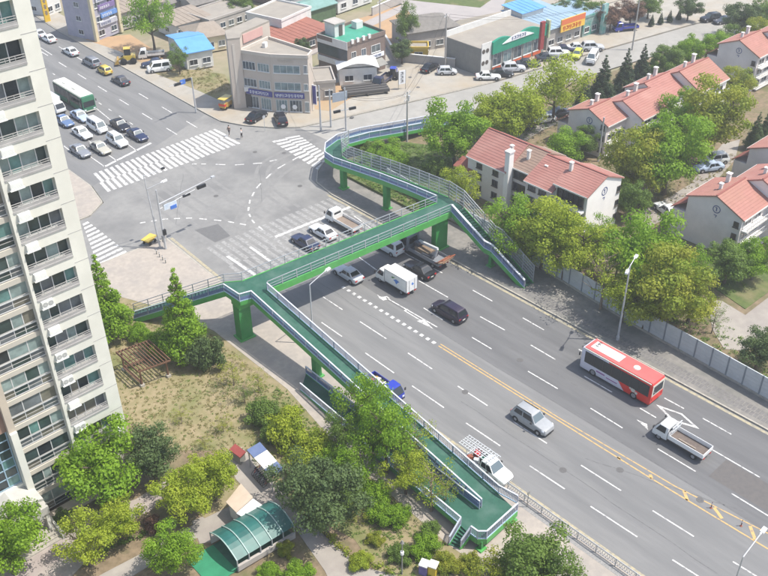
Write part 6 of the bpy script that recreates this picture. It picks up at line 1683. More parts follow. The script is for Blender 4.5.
tree((131.5, 56.77, 6.35), 'dark', 'cone', 'dark conifer beside the parked silver car, right edge', group='dark conifers')
tree((136.16, 57.25, 5.45), 'dark', 'cone', 'dark conifer at the right edge above the row house', group='dark conifers')
for i, q in enumerate(((169.12, 100.18, 2.70), (171.52, 99.57, 2.70), (173.94, 98.96, 2.75), (176.38, 98.34, 2.75))):
    tree(q, 'pine', 'cone', 'small clipped conifer on the street island, %s from the left' % ORD[i], group='island conifers')
# far side
g7 = 'trees near the top of the picture'
tree((86.56, 159.17, 4.95), 'bright', 'loose', 'tall light tree beside the blue shed', 1.2, g7)
tree((83.98, 146.24, 2.14), 'mid', 'loose', 'small tree at the corner of the blue shed', 1.1, g7)
tree((123, 125.64, 2.83), 'mid', 'loose', 'tall thin tree at the lane beside the brick building', 1.5, g7)
tree((117.47, 121.31, 2.34), 'dark', 'round', 'dark tree by the yard wall beside the lane', .9, g7)
tree((106.28, 137.52, 1.60), 'dark', 'round', 'small dark tree between the red roof and the corner building', 1.0, g7)
for i, (q, c) in enumerate((((157.37, 115.19, 2.66), 'dark'), ((160, 110.07, 3.09), 'mid'), ((160.49, 104.45, 3.05), 'rust'), ((166.1, 103.46, 2.89), 'rust'), ((172.65, 103.45, 2.74), 'mid'), ((177.4, 96.86, 2.75), 'dark'), ((111.01, 164.18, 2.70), 'mid'), ((114.32, 156.41, 2.21), 'dark'), ((117.16, 141.99, 1.48), 'mid'), ((110.8, 170.62, 2.31), 'dark'))):
    tree(q, c, 'round', '%s tree in the row of trees along the top edge, %s from the left' % ({'dark': 'dark green', 'mid': 'green', 'rust': 'reddish brown'}[c], ORD[(4, 5, 6, 7, 8, 9, 1, 2, 3, 0)[i]]), .8, g7)
for q, c, l in (((86.66, 97.66, 1.88), 'mid', 'green shrub inside the curved ramp loop, left end'), ((84.58, 93.32, 2.28), 'bright', 'green shrub mass in the middle of the curved ramp loop'), ((86.82, 90.01, 1.97), 'mid', 'green shrub inside the curved ramp loop near the screen')):
    tree(q, c, 'bush', l, 1.0, g5)
tree((85.9, 91.64, 2.88), 'bright', 'round', 'rounded light green tree inside the curved ramp loop', .65, g5)
for q, c, sh_, hs_, l in (((80.81, 54.54, 3.24), 'yellow', 'loose', 1.0, 'pale yellow green tree behind the barrier below the bright gable, left'), ((87.13, 54.07, 3.10), 'bright', 'loose', .9, 'light green tree directly below the bright gable wall'),
                 ((79.39, 41.86, 3.06), 'yellow', 'loose', .9, 'yellow green tree over the barrier between the lamp and the olive tree'), ((79.76, 59.54, 2.54), 'yellow', 'loose', .9, 'low light tree between the barrier and the stair screen'),
                 ((90.59, 43.32, 2.81), 'bright', 'loose', .9, 'light green tree behind the olive tree near the shaded gable'), ((86.3, 50.48, 3.05), 'yellow', 'sparse', 1.0, 'thin pale tree left of the large green tree by the lamp')):
    tree(q, c, sh_, l, hs_, g5)
for q, c, sh_, hs_, l in (((40.92, 50.37, 1.76), 'mid', 'loose', 1.4, 'slim feathery tree at the left of the ramp trees'), ((41.78, 47.02, 1.92), 'bright', 'loose', 1.5, 'slim upright tree in the middle of the ramp trees'),
                 ((43.8, 43.68, 1.72), 'yellow', 'sparse', 1.5, 'slim feathery tree over the lower flight of the ramp'), ((43.44, 38.91, 1.49), 'yellow', 'sparse', 1.3, 'slim thin tree nearest the landing divider'),
                 ((39.28, 50.26, 1.46), 'bright', 'bush', 1.3, 'leafy shrub beside the lower ramp railing, left end'), ((37.41, 44.96, 1.49), 'mid', 'bush', 1.2, 'leafy shrub right of the big dark tree, upper'),
                 ((39.06, 44.06, 1.50), 'bright', 'bush', 1.3, 'leafy shrub at the foot of the slim ramp trees'), ((39.1, 40.93, 1.38), 'bright', 'bush', 1.2, 'leafy shrub below the lower flight, centre'),
                 ((40.08, 37.62, 1.09), 'mid', 'bush', 1.2, 'leafy shrub under the thin tree near the landing'), ((36.53, 43.17, 1.11), 'olive', 'sparse', .8, 'bare twiggy sapling on the slope above the curving path'),
                 ((37.51, 57.38, 1.31), 'mid', 'bush', 1.1, 'green shrub above the bicycle shelter roof')):
    tree(q, c, sh_, l, hs_, g2)
# hedges along the path
def hedge(label, a, b, w, h, col='olive', seed=1):
    a, b = Vector(a), Vector(b); d = b-a; n = int(d.length/.45); r = random.Random(seed)
    cl = [((d.x*i/n + r.uniform(-.2, .2), d.y*i/n + r.uniform(-.2, .2), h*.55), w*r.uniform(.5, .7)) for i in range(n+1)]
    o = link('hedge', leaf_mesh('hedge', cl, 240, .10, LM[col], seed, .4, h/w)); o.location = (a.x, a.y, .1)
    tag(o, label, 'hedge')
hedge('low clipped hedge along the right side of the curving path', (33.71, 48.67), (33.4, 40.5), .55, .6, 'olive', 1)
hedge('low hedge continuing along the path towards the bottom edge', (33.38, 40.22), (34.98, 37.12), .55, .6, 'olive', 2)
hedge('low hedge at the lower edge of the bed beside the forecourt', (17.67, 55.99), (22.21, 55.2), .5, .5, 'mid', 3)
# grass, weeds and ivy that nobody could count
def tufts(name, label, polys, n, col, size, z, seed, cat='grass'):
    r = random.Random(seed); cl = []
    def inside(x, y, p):
        c = False
        for i in range(len(p)):
            (x1, y1), (x2, y2) = p[i], p[i-1]
            if (y1 > y) != (y2 > y) and x < (x2-x1)*(y-y1)/(y2-y1)+x1: c = not c
        return c
    for p in polys:
        xs, ys = [q[0] for q in p], [q[1] for q in p]; k = 0
        while k < n:
            x, y = r.uniform(min(xs), max(xs)), r.uniform(min(ys), max(ys)); k += 1
            if inside(x, y, p): cl.append(((x, y, z + size*.3), size*r.uniform(.5, 1.2)))
    o = link(name, leaf_mesh(name, cl, 14/size**1.7, size*.26, LM[col], seed, .1, .5, (2.2, .5))); tag(o, label, cat, kind='stuff')
tufts('lawn_grass', 'dry tufted grass and weeds on the lawn beside the tower', [[(43, 76), (38, 91), (29.5, 92), (27, 64), (36, 56), (42, 60)]], 2600, 'grass', .22, .10, 5)
tufts('lawn_weeds', 'green weed patches scattered over the dry lawn', [[(43, 76), (38, 91), (29.5, 92), (27, 64), (36, 56), (42, 60)]], 700, 'mid', .2, .10, 15, 'weeds')
tufts('slope_weeds', 'weeds and ground cover on the slope below the ramp', [[(40.6, 36), (41.0, 50), (43.0, 62), (42, 66), (34, 56), (33, 50), (35, 42), (33, 33), (37, 28)]], 1600, 'mid', .24, .12, 6, 'weeds')
tufts('ramp_ground_cover', 'dense green ground cover inside the curved ramp', [[(79.6, 77.5), (79.6, 94.3), (82.6, 97.2), (92.5, 96.6), (96, 90), (92, 81), (85, 79)]], 1100, 'mid', .45, .5, 7, 'ground cover')
tufts('residential_undergrowth', 'undergrowth and leaves behind the noise barrier', [[(80, 20), (82, 56), (84, 80), (89, 76), (89, 58), (98, 57), (99, 42), (96, 38), (88, 40), (86, 30), (86, 20)]], 2600, 'mid', .33, .12, 8, 'undergrowth')
tufts('residential_weeds', 'grass patches between the row houses', [[(98, 54), (98, 80), (111, 82), (110, 70), (125, 64), (130, 52), (112, 54), (103, 54)]], 1800, 'grass', .3, .12, 9)
tufts('vacant_lot_weeds', 'weeds on the vacant lot left of the corner building', [[(82, 134), (88, 133), (90, 150), (84, 152)]], 500, 'grass', .3, .16, 10, 'weeds')
tufts('street_verge_weeds', 'verge plants between the side street and the row houses', [[(99, 92), (112, 92), (130, 90), (160, 85), (158, 80), (130, 82), (112, 84), (100, 84)]], 1800, 'mid', .4, .12, 11, 'verge plants')

# ------------------------------------------------------------------ street furniture and garden structures
m_pole = mat('pole_galvanised', (0.50, 0.51, 0.52), (0.42, 0.43, 0.44), 2.0, .45, metal=.2, coord='OBJ')
m_polec = mat('pole_concrete', (0.42, 0.40, 0.37), (0.36, 0.34, 0.31), 2.0, .9, coord='OBJ')
m_lampw = mat('lamp_white', (0.78, 0.78, 0.78), None, rough=.35)
m_black = mat('signal_black', (0.02, 0.02, 0.022), None, rough=.5)
def lamp_head(par, a, b, name='lamp_head'):
    o = MB(); a, b = Vector(a), Vector(b); d = (b-a)
    o.bar(a, a+d*.25, .12, .1); o.bar(a+d*.25, b, .32, .18); return o.build(name, m_lampw, par)
# double headed lamp on the right pavement
t = thing('street_lamp', 'tall double headed street lamp on the right pavement by the noise barrier', 'street lamp', (75.8, 42.8, .14))
MB().tube((0, 0, 0), (0, 0, 10.2), .13, .07, 10).build('pole', m_pole, t); MB().tube((0, 0, 0), (0, 0, .5), .2, .2, 10).build('base', m_pole, t)
for s, d in ((-1, (-2.3, -1.0)), (1, (1.6, .3))):
    MB().tube((0, 0, 10.1), (d[0]*.55, d[1]*.55, 10.5), .05, .04, 8).build('arm', m_pole, t); lamp_head(t, (d[0]*.55, d[1]*.55, 10.5), (d[0], d[1], 10.6))
# bent lamps on the left kerb
for lb, x, y, z in (('single bent street lamp rising behind the long ramp', 50.25, 66.2, 8.1), ('bent street lamp at the lower right corner by the kerb', 50.3, 15.0, 8.8)):
    t = thing('street_lamp', lb, 'street lamp', (x, y, .14))
    MB().tube((0, 0, 0), (0, 0, z), .11, .06, 10).build('pole', m_pole, t); MB().tube((0, 0, 0), (0, 0, .4), .18, .18, 10).build('base', m_pole, t)
    MB().tube((0, 0, z), (2.2, .0, z+.75), .05, .045, 8).build('arm', m_pole, t); lamp_head(t, (2.2, .0, z+.75), (2.95, 0, z+.85))
# traffic signal mast at the south-west corner
t = thing('signal_mast', 'grey traffic signal mast with long arm on the corner left of the crossing', 'traffic signal', (49.0, 95.3, .14))
MB().tube((0, 0, 0), (0, 0, 8.8), .16, .09, 10).build('pole', m_pole, t)
MB().tube((0, 0, 6.7), (8.6, .1, 7.5), .09, .04, 8).build('arm', m_pole, t); MB().tube((0, 0, 6.0), (5.6, .1, 6.75), .04, .03, 6).build('lower_arm', m_pole, t)
MB().obox((6.6, .08, 6.6), 1.3, .3, .42).build('signal_head', m_black, t); MB().obox((4.2, .06, 6.3), 1.1, .25, .26).build('signal_head', m_black, t)
MB().obox((8.5, .1, 7.42), .5, .35, .2).build('camera_box', m_pole, t)
MB().obox((1.6, -.1, 5.6), 1.9, .08, .8).build('direction_sign', mat('sign_pale_blue', (.45, .52, .62), (.62, .66, .68), 1.5, .5, coord='OBJ'), t)
MB().obox((2.0, -.16, 5.4), .9, .08, .5).build('direction_sign', mat('sign_road_blue', (.06, .16, .5), None, rough=.5), t)
MB().obox((.1, -.2, 2.2), .4, .3, .8).build('pedestrian_signal', m_black, t); MB().obox((.1, .2, 1.0), .5, .4, .9).build('control_box', m_polec, t)
t = thing('street_lamp', 'street lamp with short twin arms beside the signal mast', 'street lamp', (48.6, 96.0, .14))
MB().tube((0, 0, 0), (-.25, .7, 10.6), .13, .06, 10).build('pole', m_pole, t)
MB().tube((-.2, .65, 10.5), (2.2, .2, 10.8), .04, .03, 8).build('arm', m_pole, t); MB().tube((-.15, .5, 8.7), (1.6, .1, 9.1), .04, .03, 8).build('arm', m_pole, t)
lamp_head(t, (1.6, .1, 9.1), (2.5, 0, 9.2)); MB().obox((2.3, .2, 10.75), .45, .3, .2).build('camera_box', m_black, t)
# yellow handcart and posts at that corner
t = thing('handcart', 'yellow topped handcart standing at the corner behind the signal mast', 'cart', (48.26, 98.03, 0.14), R(20))
MB().obox((0, 0, .75), 1.9, 1.2, .12).build('tray', P_['yellow'], t); MB().obox((0, 0, .35), 1.2, .7, .38).build('body', P_['ochre'], t); add_wheels(t, (-.5, .5), .5, .26, .08, False)
for i, q in enumerate(((47.45, 95), (47.34, 94.1), (47.24, 93.2), (47.13, 92.32))):
    t = thing('bollard', 'dark steel bollard on the left corner pavement, %s from the signal mast' % ORD[i], 'bollard', (q[0], q[1], .14), 0, 'bollards on the corner')
    MB().tube((0, 0, 0), (0, 0, .75), .07, .06, 8).build('post', m_gwall, t); MB().tube((0, 0, .55), (0, 0, .65), .075, .075, 8).build('band', m_lampw, t)
for i, (a, b) in enumerate((((47.84, 95.64), (47.53, 93.92)), ((48.52, 96.01), (48.21, 94.27)))):
    pass
# flexible delineators in the hatched median
for i, q in enumerate(((61.23, 22.25), (61.29, 19.28), (61.5, 16.13))):
    t = thing('delineator', 'red and dark delineator post in the hatched median, %s from the bus' % ORD[i], 'delineator post', (q[0], q[1], .01), 0, 'delineators in the median')
    MB().tube((0, 0, 0), (0, 0, .75), .045, .04, 8).build('post', mat('delineator_dark', (.12, .06, .07), None, rough=.6), t); MB().tube((0, 0, 0), (0, 0, .06), .13, .11, 10).build('base', P_['orange'], t)
    MB().tube((0, 0, .5), (0, 0, .6), .05, .05, 8).build('band', m_lampw, t)
# small sign post at the landing kerb
t = thing('sign_post', 'thin sign post on the kerb beside the ramp landing', 'sign', (48.98, 33.85, 0.14)); MB().tube((0, 0, 0), (0, 0, 2.0), .035, .03, 8).build('post', m_gwall, t); MB().obox((0, 0, 1.7), .35, .04, .35).build('plate', m_gwall, t)
# utility poles
def upole(lb, p, arms=1, m=None, lean=0):
    x, y, h = p
    t = thing('utility_pole', lb, 'utility pole', (x, y, .1), R(20)); MB().tube((0, 0, 0), (0, 0, h), .17, .11, 10).build('pole', m or m_polec, t)
    for k in range(arms):
        MB().bar((-1.1, 0, h-.5-.8*k), (1.1, 0, h-.5-.8*k), .1).build('crossarm', m_polec, t)
        for s in (-.9, -.3, .3, .9): MB().tube((s, 0, h-.45-.8*k), (s, 0, h-.2-.8*k), .06, .05, 6).build('insulator', m_lampw, t)
    return t
u1 = upole('utility pole with crossarms beside the curved ramp', (94.29, 96.14, 8.65), 2)
MB().tube((.3, 0, 7.0), (.3, 0, 7.9), .22, .22, 10).build('transformer', m_pole, u1)
upole('utility pole in front of the walled house near the silver hatchback', (121.9, 114.2, 10.30), 1)
upole('utility pole at the end of the shops near the blue truck', (155.03, 95.19, 11.30), 1)
upole('slim pole nearest the corner building side wall', (87.25, 109.17, 7.80), 0, m_pole)
upole('slim pole between the corner building and the road sign', (89.44, 109.21, 6.50), 0, m_pole)
upole('utility pole by the lane behind the brick building', (127.51, 138.27, 6.25), 1)
upole('utility pole beside the row house gable', (110.78, 71.01, 7.30), 0, m_pole)
t = thing('signal_mast', 'road sign and signal mast at the right corner of the crossing', 'traffic signal', (90.21, 106.31, 5.60)[:2] + (.14,), R(-15))
MB().tube((0, 0, 0), (0, 0, 7.4), .15, .1, 10).build('pole', m_pole, t); MB().obox((-.9, 0, 5.3), 2.6, .12, 1.5).build('sign_panel', mat('sign_back', (.33, .37, .42), (.28, .31, .36), 1, .5, coord='OBJ'), t)
MB().bar((-1.6, 0, 3.6), (1.6, 0, 3.6), .09).build('arm', m_pole, t)
for x in (-1.5, 1.3): MB().obox((x, 0, 3.4), 1.2, .3, .4).build('signal_head', m_black, t)
t = thing('banner_sign', 'white and black banner sign at the lane corner', 'sign', (108.73, 112.25, 4.10)[:2] + (.15,), R(-20))
for x in (-.7, .7): MB().tube((x, 0, 0), (x, 0, 3.6), .05, .05, 8).build('post', m_gwall, t)
bn = MB().box(-.65, .65, -.05, .05, 1.0, 3.5).build('panel', m_swhite, t); gm_, gw2 = glyph_mesh('lettering', 1, .55, m_trimd, 61)
for k in range(3): link('lettering', gm_, bn, Matrix.Translation((-.25, -.06, 1.3+.7*k)))
t = thing('sign_post', 'small sign post on the corner pavement beside the crossing', 'sign', (80.44, 115.34, 0.14)); MB().tube((0, 0, 0), (0, 0, 2.8), .04, .04, 8).build('post', m_pole, t); MB().obox((0, 0, 2.2), .5, .05, .5).build('plate', m_pole, t)
t = thing('garden_lamp', 'slim garden lamp post at the bottom edge beside the path', 'lamp', (35.46, 36.38, 5.60)[:2] + (.1,)); MB().tube((0, 0, 0), (0, 0, 4.0), .06, .05, 8).build('pole', m_gwall, t); MB().tube((0, 0, 2.6), (0, 0, 2.9), .16, .16, 10).build('lantern', m_lampw, t); MB().tube((0, 0, 4.0), (0, 0, 4.3), .18, .05, 10).build('cap', m_gwall, t)
# overhead signal arm at the north kerb
t = thing('signal_mast', 'signal gantry hanging over the far road kerb left of the vacant lot', 'traffic signal', (76.52, 129.66, 0.14))
MB().tube((0, 0, 0), (0, 0, 6.2), .14, .1, 10).build('pole', m_pole, t); MB().tube((0, 0, 6.0), (-5, -1, 6.3), .06, .04, 8).build('arm', m_pole, t)
for x in (-3.2, -.9): MB().obox((x, x*.2, 5.9), 1.2, .3, .4).build('signal_head', m_black, t)
MB().obox((-2.0, -.4, 5.7), 1.0, .1, .8).build('direction_sign', mat('sign_road_blue', (.06, .16, .5), None), t)

# wooden pergola on the dry lawn
m_wood = mat('pergola_wood', (0.16, 0.085, 0.05), (0.11, 0.06, 0.036), 4.0, .8, .1, coord='OBJ')
c = [Vector(v) for v in ((32.22, 76.87), (32.23, 73.17), (35.12, 72.59), (35.22, 76.4))]
ctr = sum(c, Vector((0, 0)))/4
t = thing('pergola', 'brown wooden pergola with open slatted top on the dry lawn', 'pergola', (ctr.x, ctr.y, .12)); L4 = [p-ctr for p in c]
for p in L4:
    q = MB().obox((p.x, p.y, 0), .16, .16, 2.3).build('post', m_wood, t); MB().obox((p.x, p.y, 0), .45, .45, .3).build('post_base', m_kerb, q)
ex = [p*1.22 for p in L4]
for i in range(4): MB().bar((*ex[i], 2.36), (*ex[(i+1) % 4], 2.36), .12, .16).build('beam', m_wood, t)
for k in range(11):
    f = k/10; a, b = ex[0].lerp(ex[3], f), ex[1].lerp(ex[2], f); MB().bar((a.x, a.y, 2.5), (b.x, b.y, 2.5), .09, .12).build('slat', m_wood, t)
for i in (0, 3): MB().bar((*L4[i], .45), (*L4[(i+1) % 4], .45), .3, .08).build('bench', m_wood, t)

# green vaulted canopy over the basement ramp
cv = [Vector(v[:2]) for v in ((25.48, 50.23, 1.6), (25.43, 46.13, 1.6), (31.31, 45.78, 1.6), (31.37, 49.64, 1.6))]
ctr = sum(cv, Vector((0, 0)))/4; t = thing('vaulted_canopy', 'green translucent vaulted canopy over the basement ramp, bottom centre left', 'canopy', (ctr.x, ctr.y, .1))
cl_ = [p-ctr for p in cv]; m_vault = mat('canopy_sheet', (0.018, 0.105, 0.090), (0.026, 0.135, 0.115), 1.0, .45, spec=.4, coord='OBJ', c3=(.015, .085, .075), scale3=.7)
m_vault.node_tree.nodes["Principled BSDF"].inputs["Alpha"].default_value = .95
def vp(s, f):
    a, b = cl_[0].lerp(cl_[3], s), cl_[1].lerp(cl_[2], s); p = a.lerp(b, f); return Vector((p.x, p.y, 1.5 + 0.8*math.sin(math.pi*f)))
K = 9
for i in range(5):
    o = MB(); s0_, s1_ = i/5+.006, (i+1)/5-.006
    for k in range(K):
        q = [vp(s0_, k/K), vp(s1_, k/K), vp(s1_, (k+1)/K), vp(s0_, (k+1)/K)]; o.poly(q)
    o.build('roof_sheet', m_vault, t, 60)
for i in range(6):
    o = MB()
    for k in range(K): o.bar(vp(i/5, k/K)+Vector((0, 0, .05)), vp(i/5, (k+1)/K)+Vector((0, 0, .05)), .09, .09)
    r_ = o.build('rib', mat('rib_pale', (.26, .36, .33), None, rough=.5), t)
    for f in (0, 1): e = vp(i/5, f); MB().bar((e.x, e.y, .1), (e.x, e.y, 1.55), .09).build('post', m_steel, r_)
for f in (0, 1):
    a, b = vp(0, f), vp(1, f); MB().bar((a.x, a.y, .55), (b.x, b.y, .35), .25, .6).build('side_wall', m_conc, t)
fl_ = [vp(0, .04), vp(0, .96), vp(1, .96), vp(1, .04)]; MB().prism([(p.x, p.y) for p in fl_], .06, .1).build('ramp_floor', m_deck, t)
e0, e1 = vp(0, .04), vp(0, .96); dd = (vp(0, 0)-vp(1, 0)).normalized()*2.6
MB().poly([(e0.x, e0.y, .1), (e0.x+dd.x, e0.y+dd.y, .06), (e1.x+dd.x, e1.y+dd.y, .06), (e1.x, e1.y, .1)]).build('green_apron', mat('apron_green', (.03, .22, .11), (.025, .18, .09), 1, .7), t)

# bicycle shelter
bs = [Vector(v[:2]) for v in ((33.48, 55.68, 2.3), (34.93, 55.51, 2.3), (34.41, 51.1, 2.3), (33.08, 51.24, 2.3))]
ctr = sum(bs, Vector((0, 0)))/4; t = thing('bicycle_shelter', 'bicycle shelter with white and blue roof beside the path', 'shelter', (ctr.x, ctr.y, .1)); bl_ = [p-ctr for p in bs]
m_shb = mat('shelter_blue', (.13, .17, .29), (.10, .14, .25), 1.5, .5, coord='OBJ'); m_shw = mat('shelter_white', (.78, .77, .72), (.7, .69, .65), 1.5, .5, coord='OBJ')
for i, (f0, f1, m_) in enumerate(((0, .3, m_shb), (.3, .72, m_shw), (.72, 1, m_shb))):
    a, b, d, e = bl_[0].lerp(bl_[3], f0+.004), bl_[1].lerp(bl_[2], f0+.004), bl_[1].lerp(bl_[2], f1-.004), bl_[0].lerp(bl_[3], f1-.004)
    q = [(a.x, a.y, 2.15), (b.x, b.y, 2.35), (d.x, d.y, 2.35), (e.x, e.y, 2.15)]; MB().hexa(q + [(x, y, z+.08) for x, y, z in q]).build('roof_panel', m_, t)
for p in bl_: MB().bar((p.x*.9, p.y*.9, 0), (p.x*.9, p.y*.9, 2.2), .09).build('post', m_steel, t)
a, b = bl_[0]*.9, bl_[3]*.9
for k in range(8):
    p = bl_[0].lerp(bl_[3], .1+.11*k)*.55; n_ = Vector((-(b-a).y, (b-a).x)).normalized()
    bk = thing('bicycle', 'bicycle parked under the blue and white shelter, %s from the red roof' % ORD[k], 'bicycle', (ctr.x+p.x, ctr.y+p.y, .1), math.atan2(n_.y, n_.x)+.2, 'bicycles in the shelter')
    for x in (-.5, .5):
        w_ = MB(); K2 = 14
        for i in range(K2): w_.tube((x+.33*math.cos(6.283*i/K2), 0, .34+.33*math.sin(6.283*i/K2)), (x+.33*math.cos(6.283*(i+1)/K2), 0, .34+.33*math.sin(6.283*(i+1)/K2)), .025, .025, 5)
        w_.build('wheel', m_black, bk)
    fr = MB()
    for a_, b_ in (((-.5, .34), (-.1, .3)), ((-.1, .3), (-.25, .75)), ((-.25, .75), (.38, .78)), ((-.1, .3), (.4, .72)), ((.5, .34), (.36, .95)), ((-.5, .34), (-.25, .75))): fr.tube((a_[0], 0, a_[1]), (b_[0], 0, b_[1]), .03, .03, 5)
    fr.build('frame', P_[('red', 'blue', 'silver', 'green', 'grey', 'white', 'navy', 'orange')[k]], bk); MB().obox((-.27, 0, .78), .25, .14, .07).build('saddle', m_black, bk); MB().bar((.34, -.28, .98), (.34, .28, .98), .03).build('handlebar', m_steel, bk)
# red roof and beige roof
rr_ = [Vector(v[:2]) for v in ((32.82, 57.84, 1.2), (33.73, 58.11, 1.2), (33.86, 56.48, 1.2), (32.96, 56.22, 1.2))]
ctr = sum(rr_, Vector((0, 0)))/4; t = thing('bin_store', 'small store with red roof at the left end of the bicycle shelter', 'store', (ctr.x, ctr.y, .1)); q_ = [p-ctr for p in rr_]
MB().prism([(p.x, p.y) for p in q_], 1.05, 1.16).build('roof', mat('roof_signal_red', (.24, .05, .04), (.2, .042, .035), 1.5, .6), t); MB().prism([(p.x*.85, p.y*.85) for p in q_], 0, 1.048).build('wall', m_gwall, t)
br_ = [Vector(v[:2]) for v in ((28.37, 51.87, 1.9), (30.46, 52.4, 2.4), (30.25, 50.27, 2.4), (28.33, 50.21, 1.9))]
ctr = sum(br_, Vector((0, 0)))/4; t = thing('garden_store', 'small store with pitched beige roof in front of the vaulted canopy', 'store', (ctr.x, ctr.y, .1)); q_ = [p-ctr for p in br_]
MB().prism([(p.x*.8, p.y*.8) for p in q_], 0, 1.78).build('wall', m_wwall, t)
q3_ = [(q_[0].x, q_[0].y, 1.85), (q_[3].x, q_[3].y, 1.85), (q_[2].x, q_[2].y, 2.3), (q_[1].x, q_[1].y, 2.3)]; MB().hexa(q3_ + [(x, y, z+.08) for x, y, z in q3_]).build('roof', mat('roof_beige', (.52, .42, .32), (.46, .37, .28), 1.2, .7), t)
MB().poly([(q_[2].x, q_[2].y, 2.25), (q_[2].x+.5, q_[2].y-.7, 1.5), (q_[3].x+.5, q_[3].y-.7, 1.2), (q_[3].x, q_[3].y, 1.84)]).build('flap', m_shw, t)
# clothes bins
for lb, q, cc in (('purple clothes bin at the bottom edge beside the garden lamp', (36.97, 35.23), (.16, .13, .34)), ('yellow clothes bin at the bottom edge beside the purple one', (37.45, 34.63), (.66, .48, .05))):
    t = thing('clothes_bin', lb, 'bin', (q[0], q[1], .12), .4, 'clothes bins'); mm = mat('bin_%d' % int(cc[0]*100), cc, tuple(v*.8 for v in cc), 2, .5, coord='OBJ')
    MB().obox((0, 0, 0), .75, .7, 1.1).build('body', mm, t); MB().obox((0, 0, 1.102), .82, .76, .12).build('lid', m_shw, t); MB().obox((0, -.36, .75), .45, .04, .16).build('flap', m_black, t)

# overhead cables between the utility poles
def cable(label, a, b, sag=.9, r=.022):
    a, b = Vector(a), Vector(b); o = MB(); n = 12; pr = a
    for k in range(1, n+1):
        f = k/n; q = a.lerp(b, f) - Vector((0, 0, sag*4*f*(1-f))); o.tube(pr, q, r, r, 5); pr = q
    o = o.build('overhead_cable', m_black); tag(o, label, 'cable', 'overhead cables')
up = {o_['label']: o_ for o_ in C.objects if o_.name.startswith('utility_pole')}
def top(part, dx=0, dz=-.35):
    o_ = [v for k, v in up.items() if part in k][0]; h_ = [c_ for c_ in o_.children if c_.name.startswith('pole')][0].data.vertices
    return (o_.location.x + dx, o_.location.y, o_.location.z + max(v.co.z for v in h_) + dz)
for dx in (-.9, .9):
    w_ = 'left wire' if dx < 0 else 'right wire'
    cable('thin cable from the ramp pole to the walled house pole, ' + w_, top('beside the curved ramp', dx), top('walled house', dx), 1.2)
    cable('thin cable from the walled house pole along the shops, ' + w_, top('walled house', dx), top('near the blue truck', dx), 2.2)
    cable('thin cable from the ramp pole to the slim pole, ' + w_, top('beside the curved ramp', dx), top('between the corner building', dx*.2), 1.2)
cable('thin cable from the slim poles to the corner building', top('nearest the corner building'), (92.0, 117.5, 9.0), .5)
cable('thin cable between the two slim poles', top('nearest the corner building'), top('between the corner building'), .3)
cable('thin cable from the walled house pole to the lane pole', top('walled house'), top('behind the brick building'), 1.4)

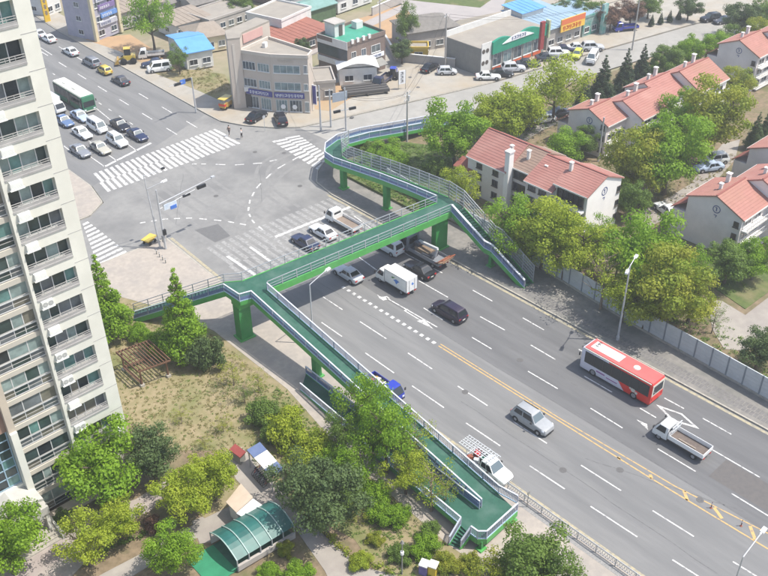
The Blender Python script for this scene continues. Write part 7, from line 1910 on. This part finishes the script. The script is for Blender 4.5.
# people on the corner pavement
m_skin = mat('skin', (.50, .33, .25), None, rough=.6); m_hair = mat('hair_black', (.015, .013, .012), None, rough=.6)
def person(label, loc, rz, top, low, stride=.25):
    t = thing('person', label, 'person', (loc[0], loc[1], .15), rz)
    def skinned(name, verts, edges, radii, m, root):
        me = bpy.data.meshes.new(name); me.from_pydata(verts, edges, []); me.materials.append(m); o = link(name, me, t)
        o.modifiers.new('skin', 'SKIN'); o.modifiers.new('sub', 'SUBSURF').render_levels = 1
        for i, r in enumerate(radii): me.skin_vertices[0].data[i].radius = (r, r*.8)
        me.skin_vertices[0].data[root].use_root = True
        return o
    s = stride
    body = skinned('body', [(0, 0, .92), (0, 0, 1.15), (0, 0, 1.38), (0, 0, 1.47), (.01, 0, 1.56), (.02, 0, 1.68), (0, .18, 1.38), (-.1, .24, 1.12), (.06, .26, .88), (.09, .26, .78), (0, -.18, 1.38), (.1, -.24, 1.12), (.2, -.25, .9), (.24, -.25, .8),
                    (0, .09, .88), (s*.5, .1, .48), (s, .1, .07), (s+.14, .1, .04), (0, -.09, .88), (-s*.3, -.1, .48), (-s, -.1, .09), (-s+.12, -.1, .04)],
            [(0, 1), (1, 2), (2, 3), (3, 4), (4, 5), (2, 6), (6, 7), (7, 8), (8, 9), (2, 10), (10, 11), (11, 12), (12, 13), (0, 14), (14, 15), (15, 16), (16, 17), (0, 18), (18, 19), (19, 20), (20, 21)],
            [.13, .13, .14, .055, .08, .085, .06, .042, .032, .028, .06, .042, .032, .028, .085, .055, .04, .035, .085, .055, .04, .035], m_skin, 0)
    skinned('jacket', [(0, 0, .95), (0, 0, 1.15), (0, 0, 1.37), (0, .19, 1.38), (-.1, .24, 1.12), (.05, .255, .92), (0, -.19, 1.38), (.1, -.24, 1.12), (.19, -.25, .94)], [(0, 1), (1, 2), (2, 3), (3, 4), (4, 5), (2, 6), (6, 7), (7, 8)], [.16, .16, .165, .075, .06, .05, .075, .06, .05], top, 1)
    skinned('trousers', [(0, 0, .93), (0, .09, .86), (s*.5, .1, .48), (s*.97, .1, .12), (0, -.09, .86), (-s*.3, -.1, .48), (-s*.97, -.1, .13)], [(0, 1), (1, 2), (2, 3), (0, 4), (4, 5), (5, 6)], [.145, .105, .075, .06, .105, .075, .06], low, 0)
    MB().loft([[(.0+r*math.cos(6.283*i/10), r*math.sin(6.283*i/10), z) for i in range(10)] for r, z in ((.095, 1.62), (.11, 1.70), (.09, 1.77), (.03, 1.80))]).build('hair', m_hair, t, 60)
m_c1, m_c2, m_c3 = mat('cloth_dark', (.05, .045, .05), None, rough=.9), mat('cloth_white', (.62, .6, .58), None, rough=.9), mat('cloth_brown', (.16, .11, .08), None, rough=.9)
person('person in dark clothes walking at the right end of the far crossing', (75.29, 118.09), R(200), m_c3, m_c1, .22)
person('person with white top and black trousers waiting beside the far crossing', (76.09, 115.75), R(120), m_c2, m_c1, .1)


# ------------------------------------------------------------------ spring haze
hz = MB().box(-520, 1220, -520, 1220, -1.5, 66.5).build('haze', None)
hm = bpy.data.materials.new('haze_air'); hm.use_nodes = True
hn = hm.node_tree.nodes; hn.remove(hn["Principled BSDF"])
pv = hn.new("ShaderNodeVolumePrincipled"); pv.inputs["Color"].default_value = (0.97, 0.97, 0.96, 1); pv.inputs["Density"].default_value = 0.0006; pv.inputs["Anisotropy"].default_value = 0.2
hm.node_tree.links.new(pv.outputs[0], hn["Material Output"].inputs["Volume"])
hz.data.materials.append(hm); hz["kind"] = "stuff"; hz["label"] = "pale spring haze in the air over the whole scene"; hz["category"] = "haze"
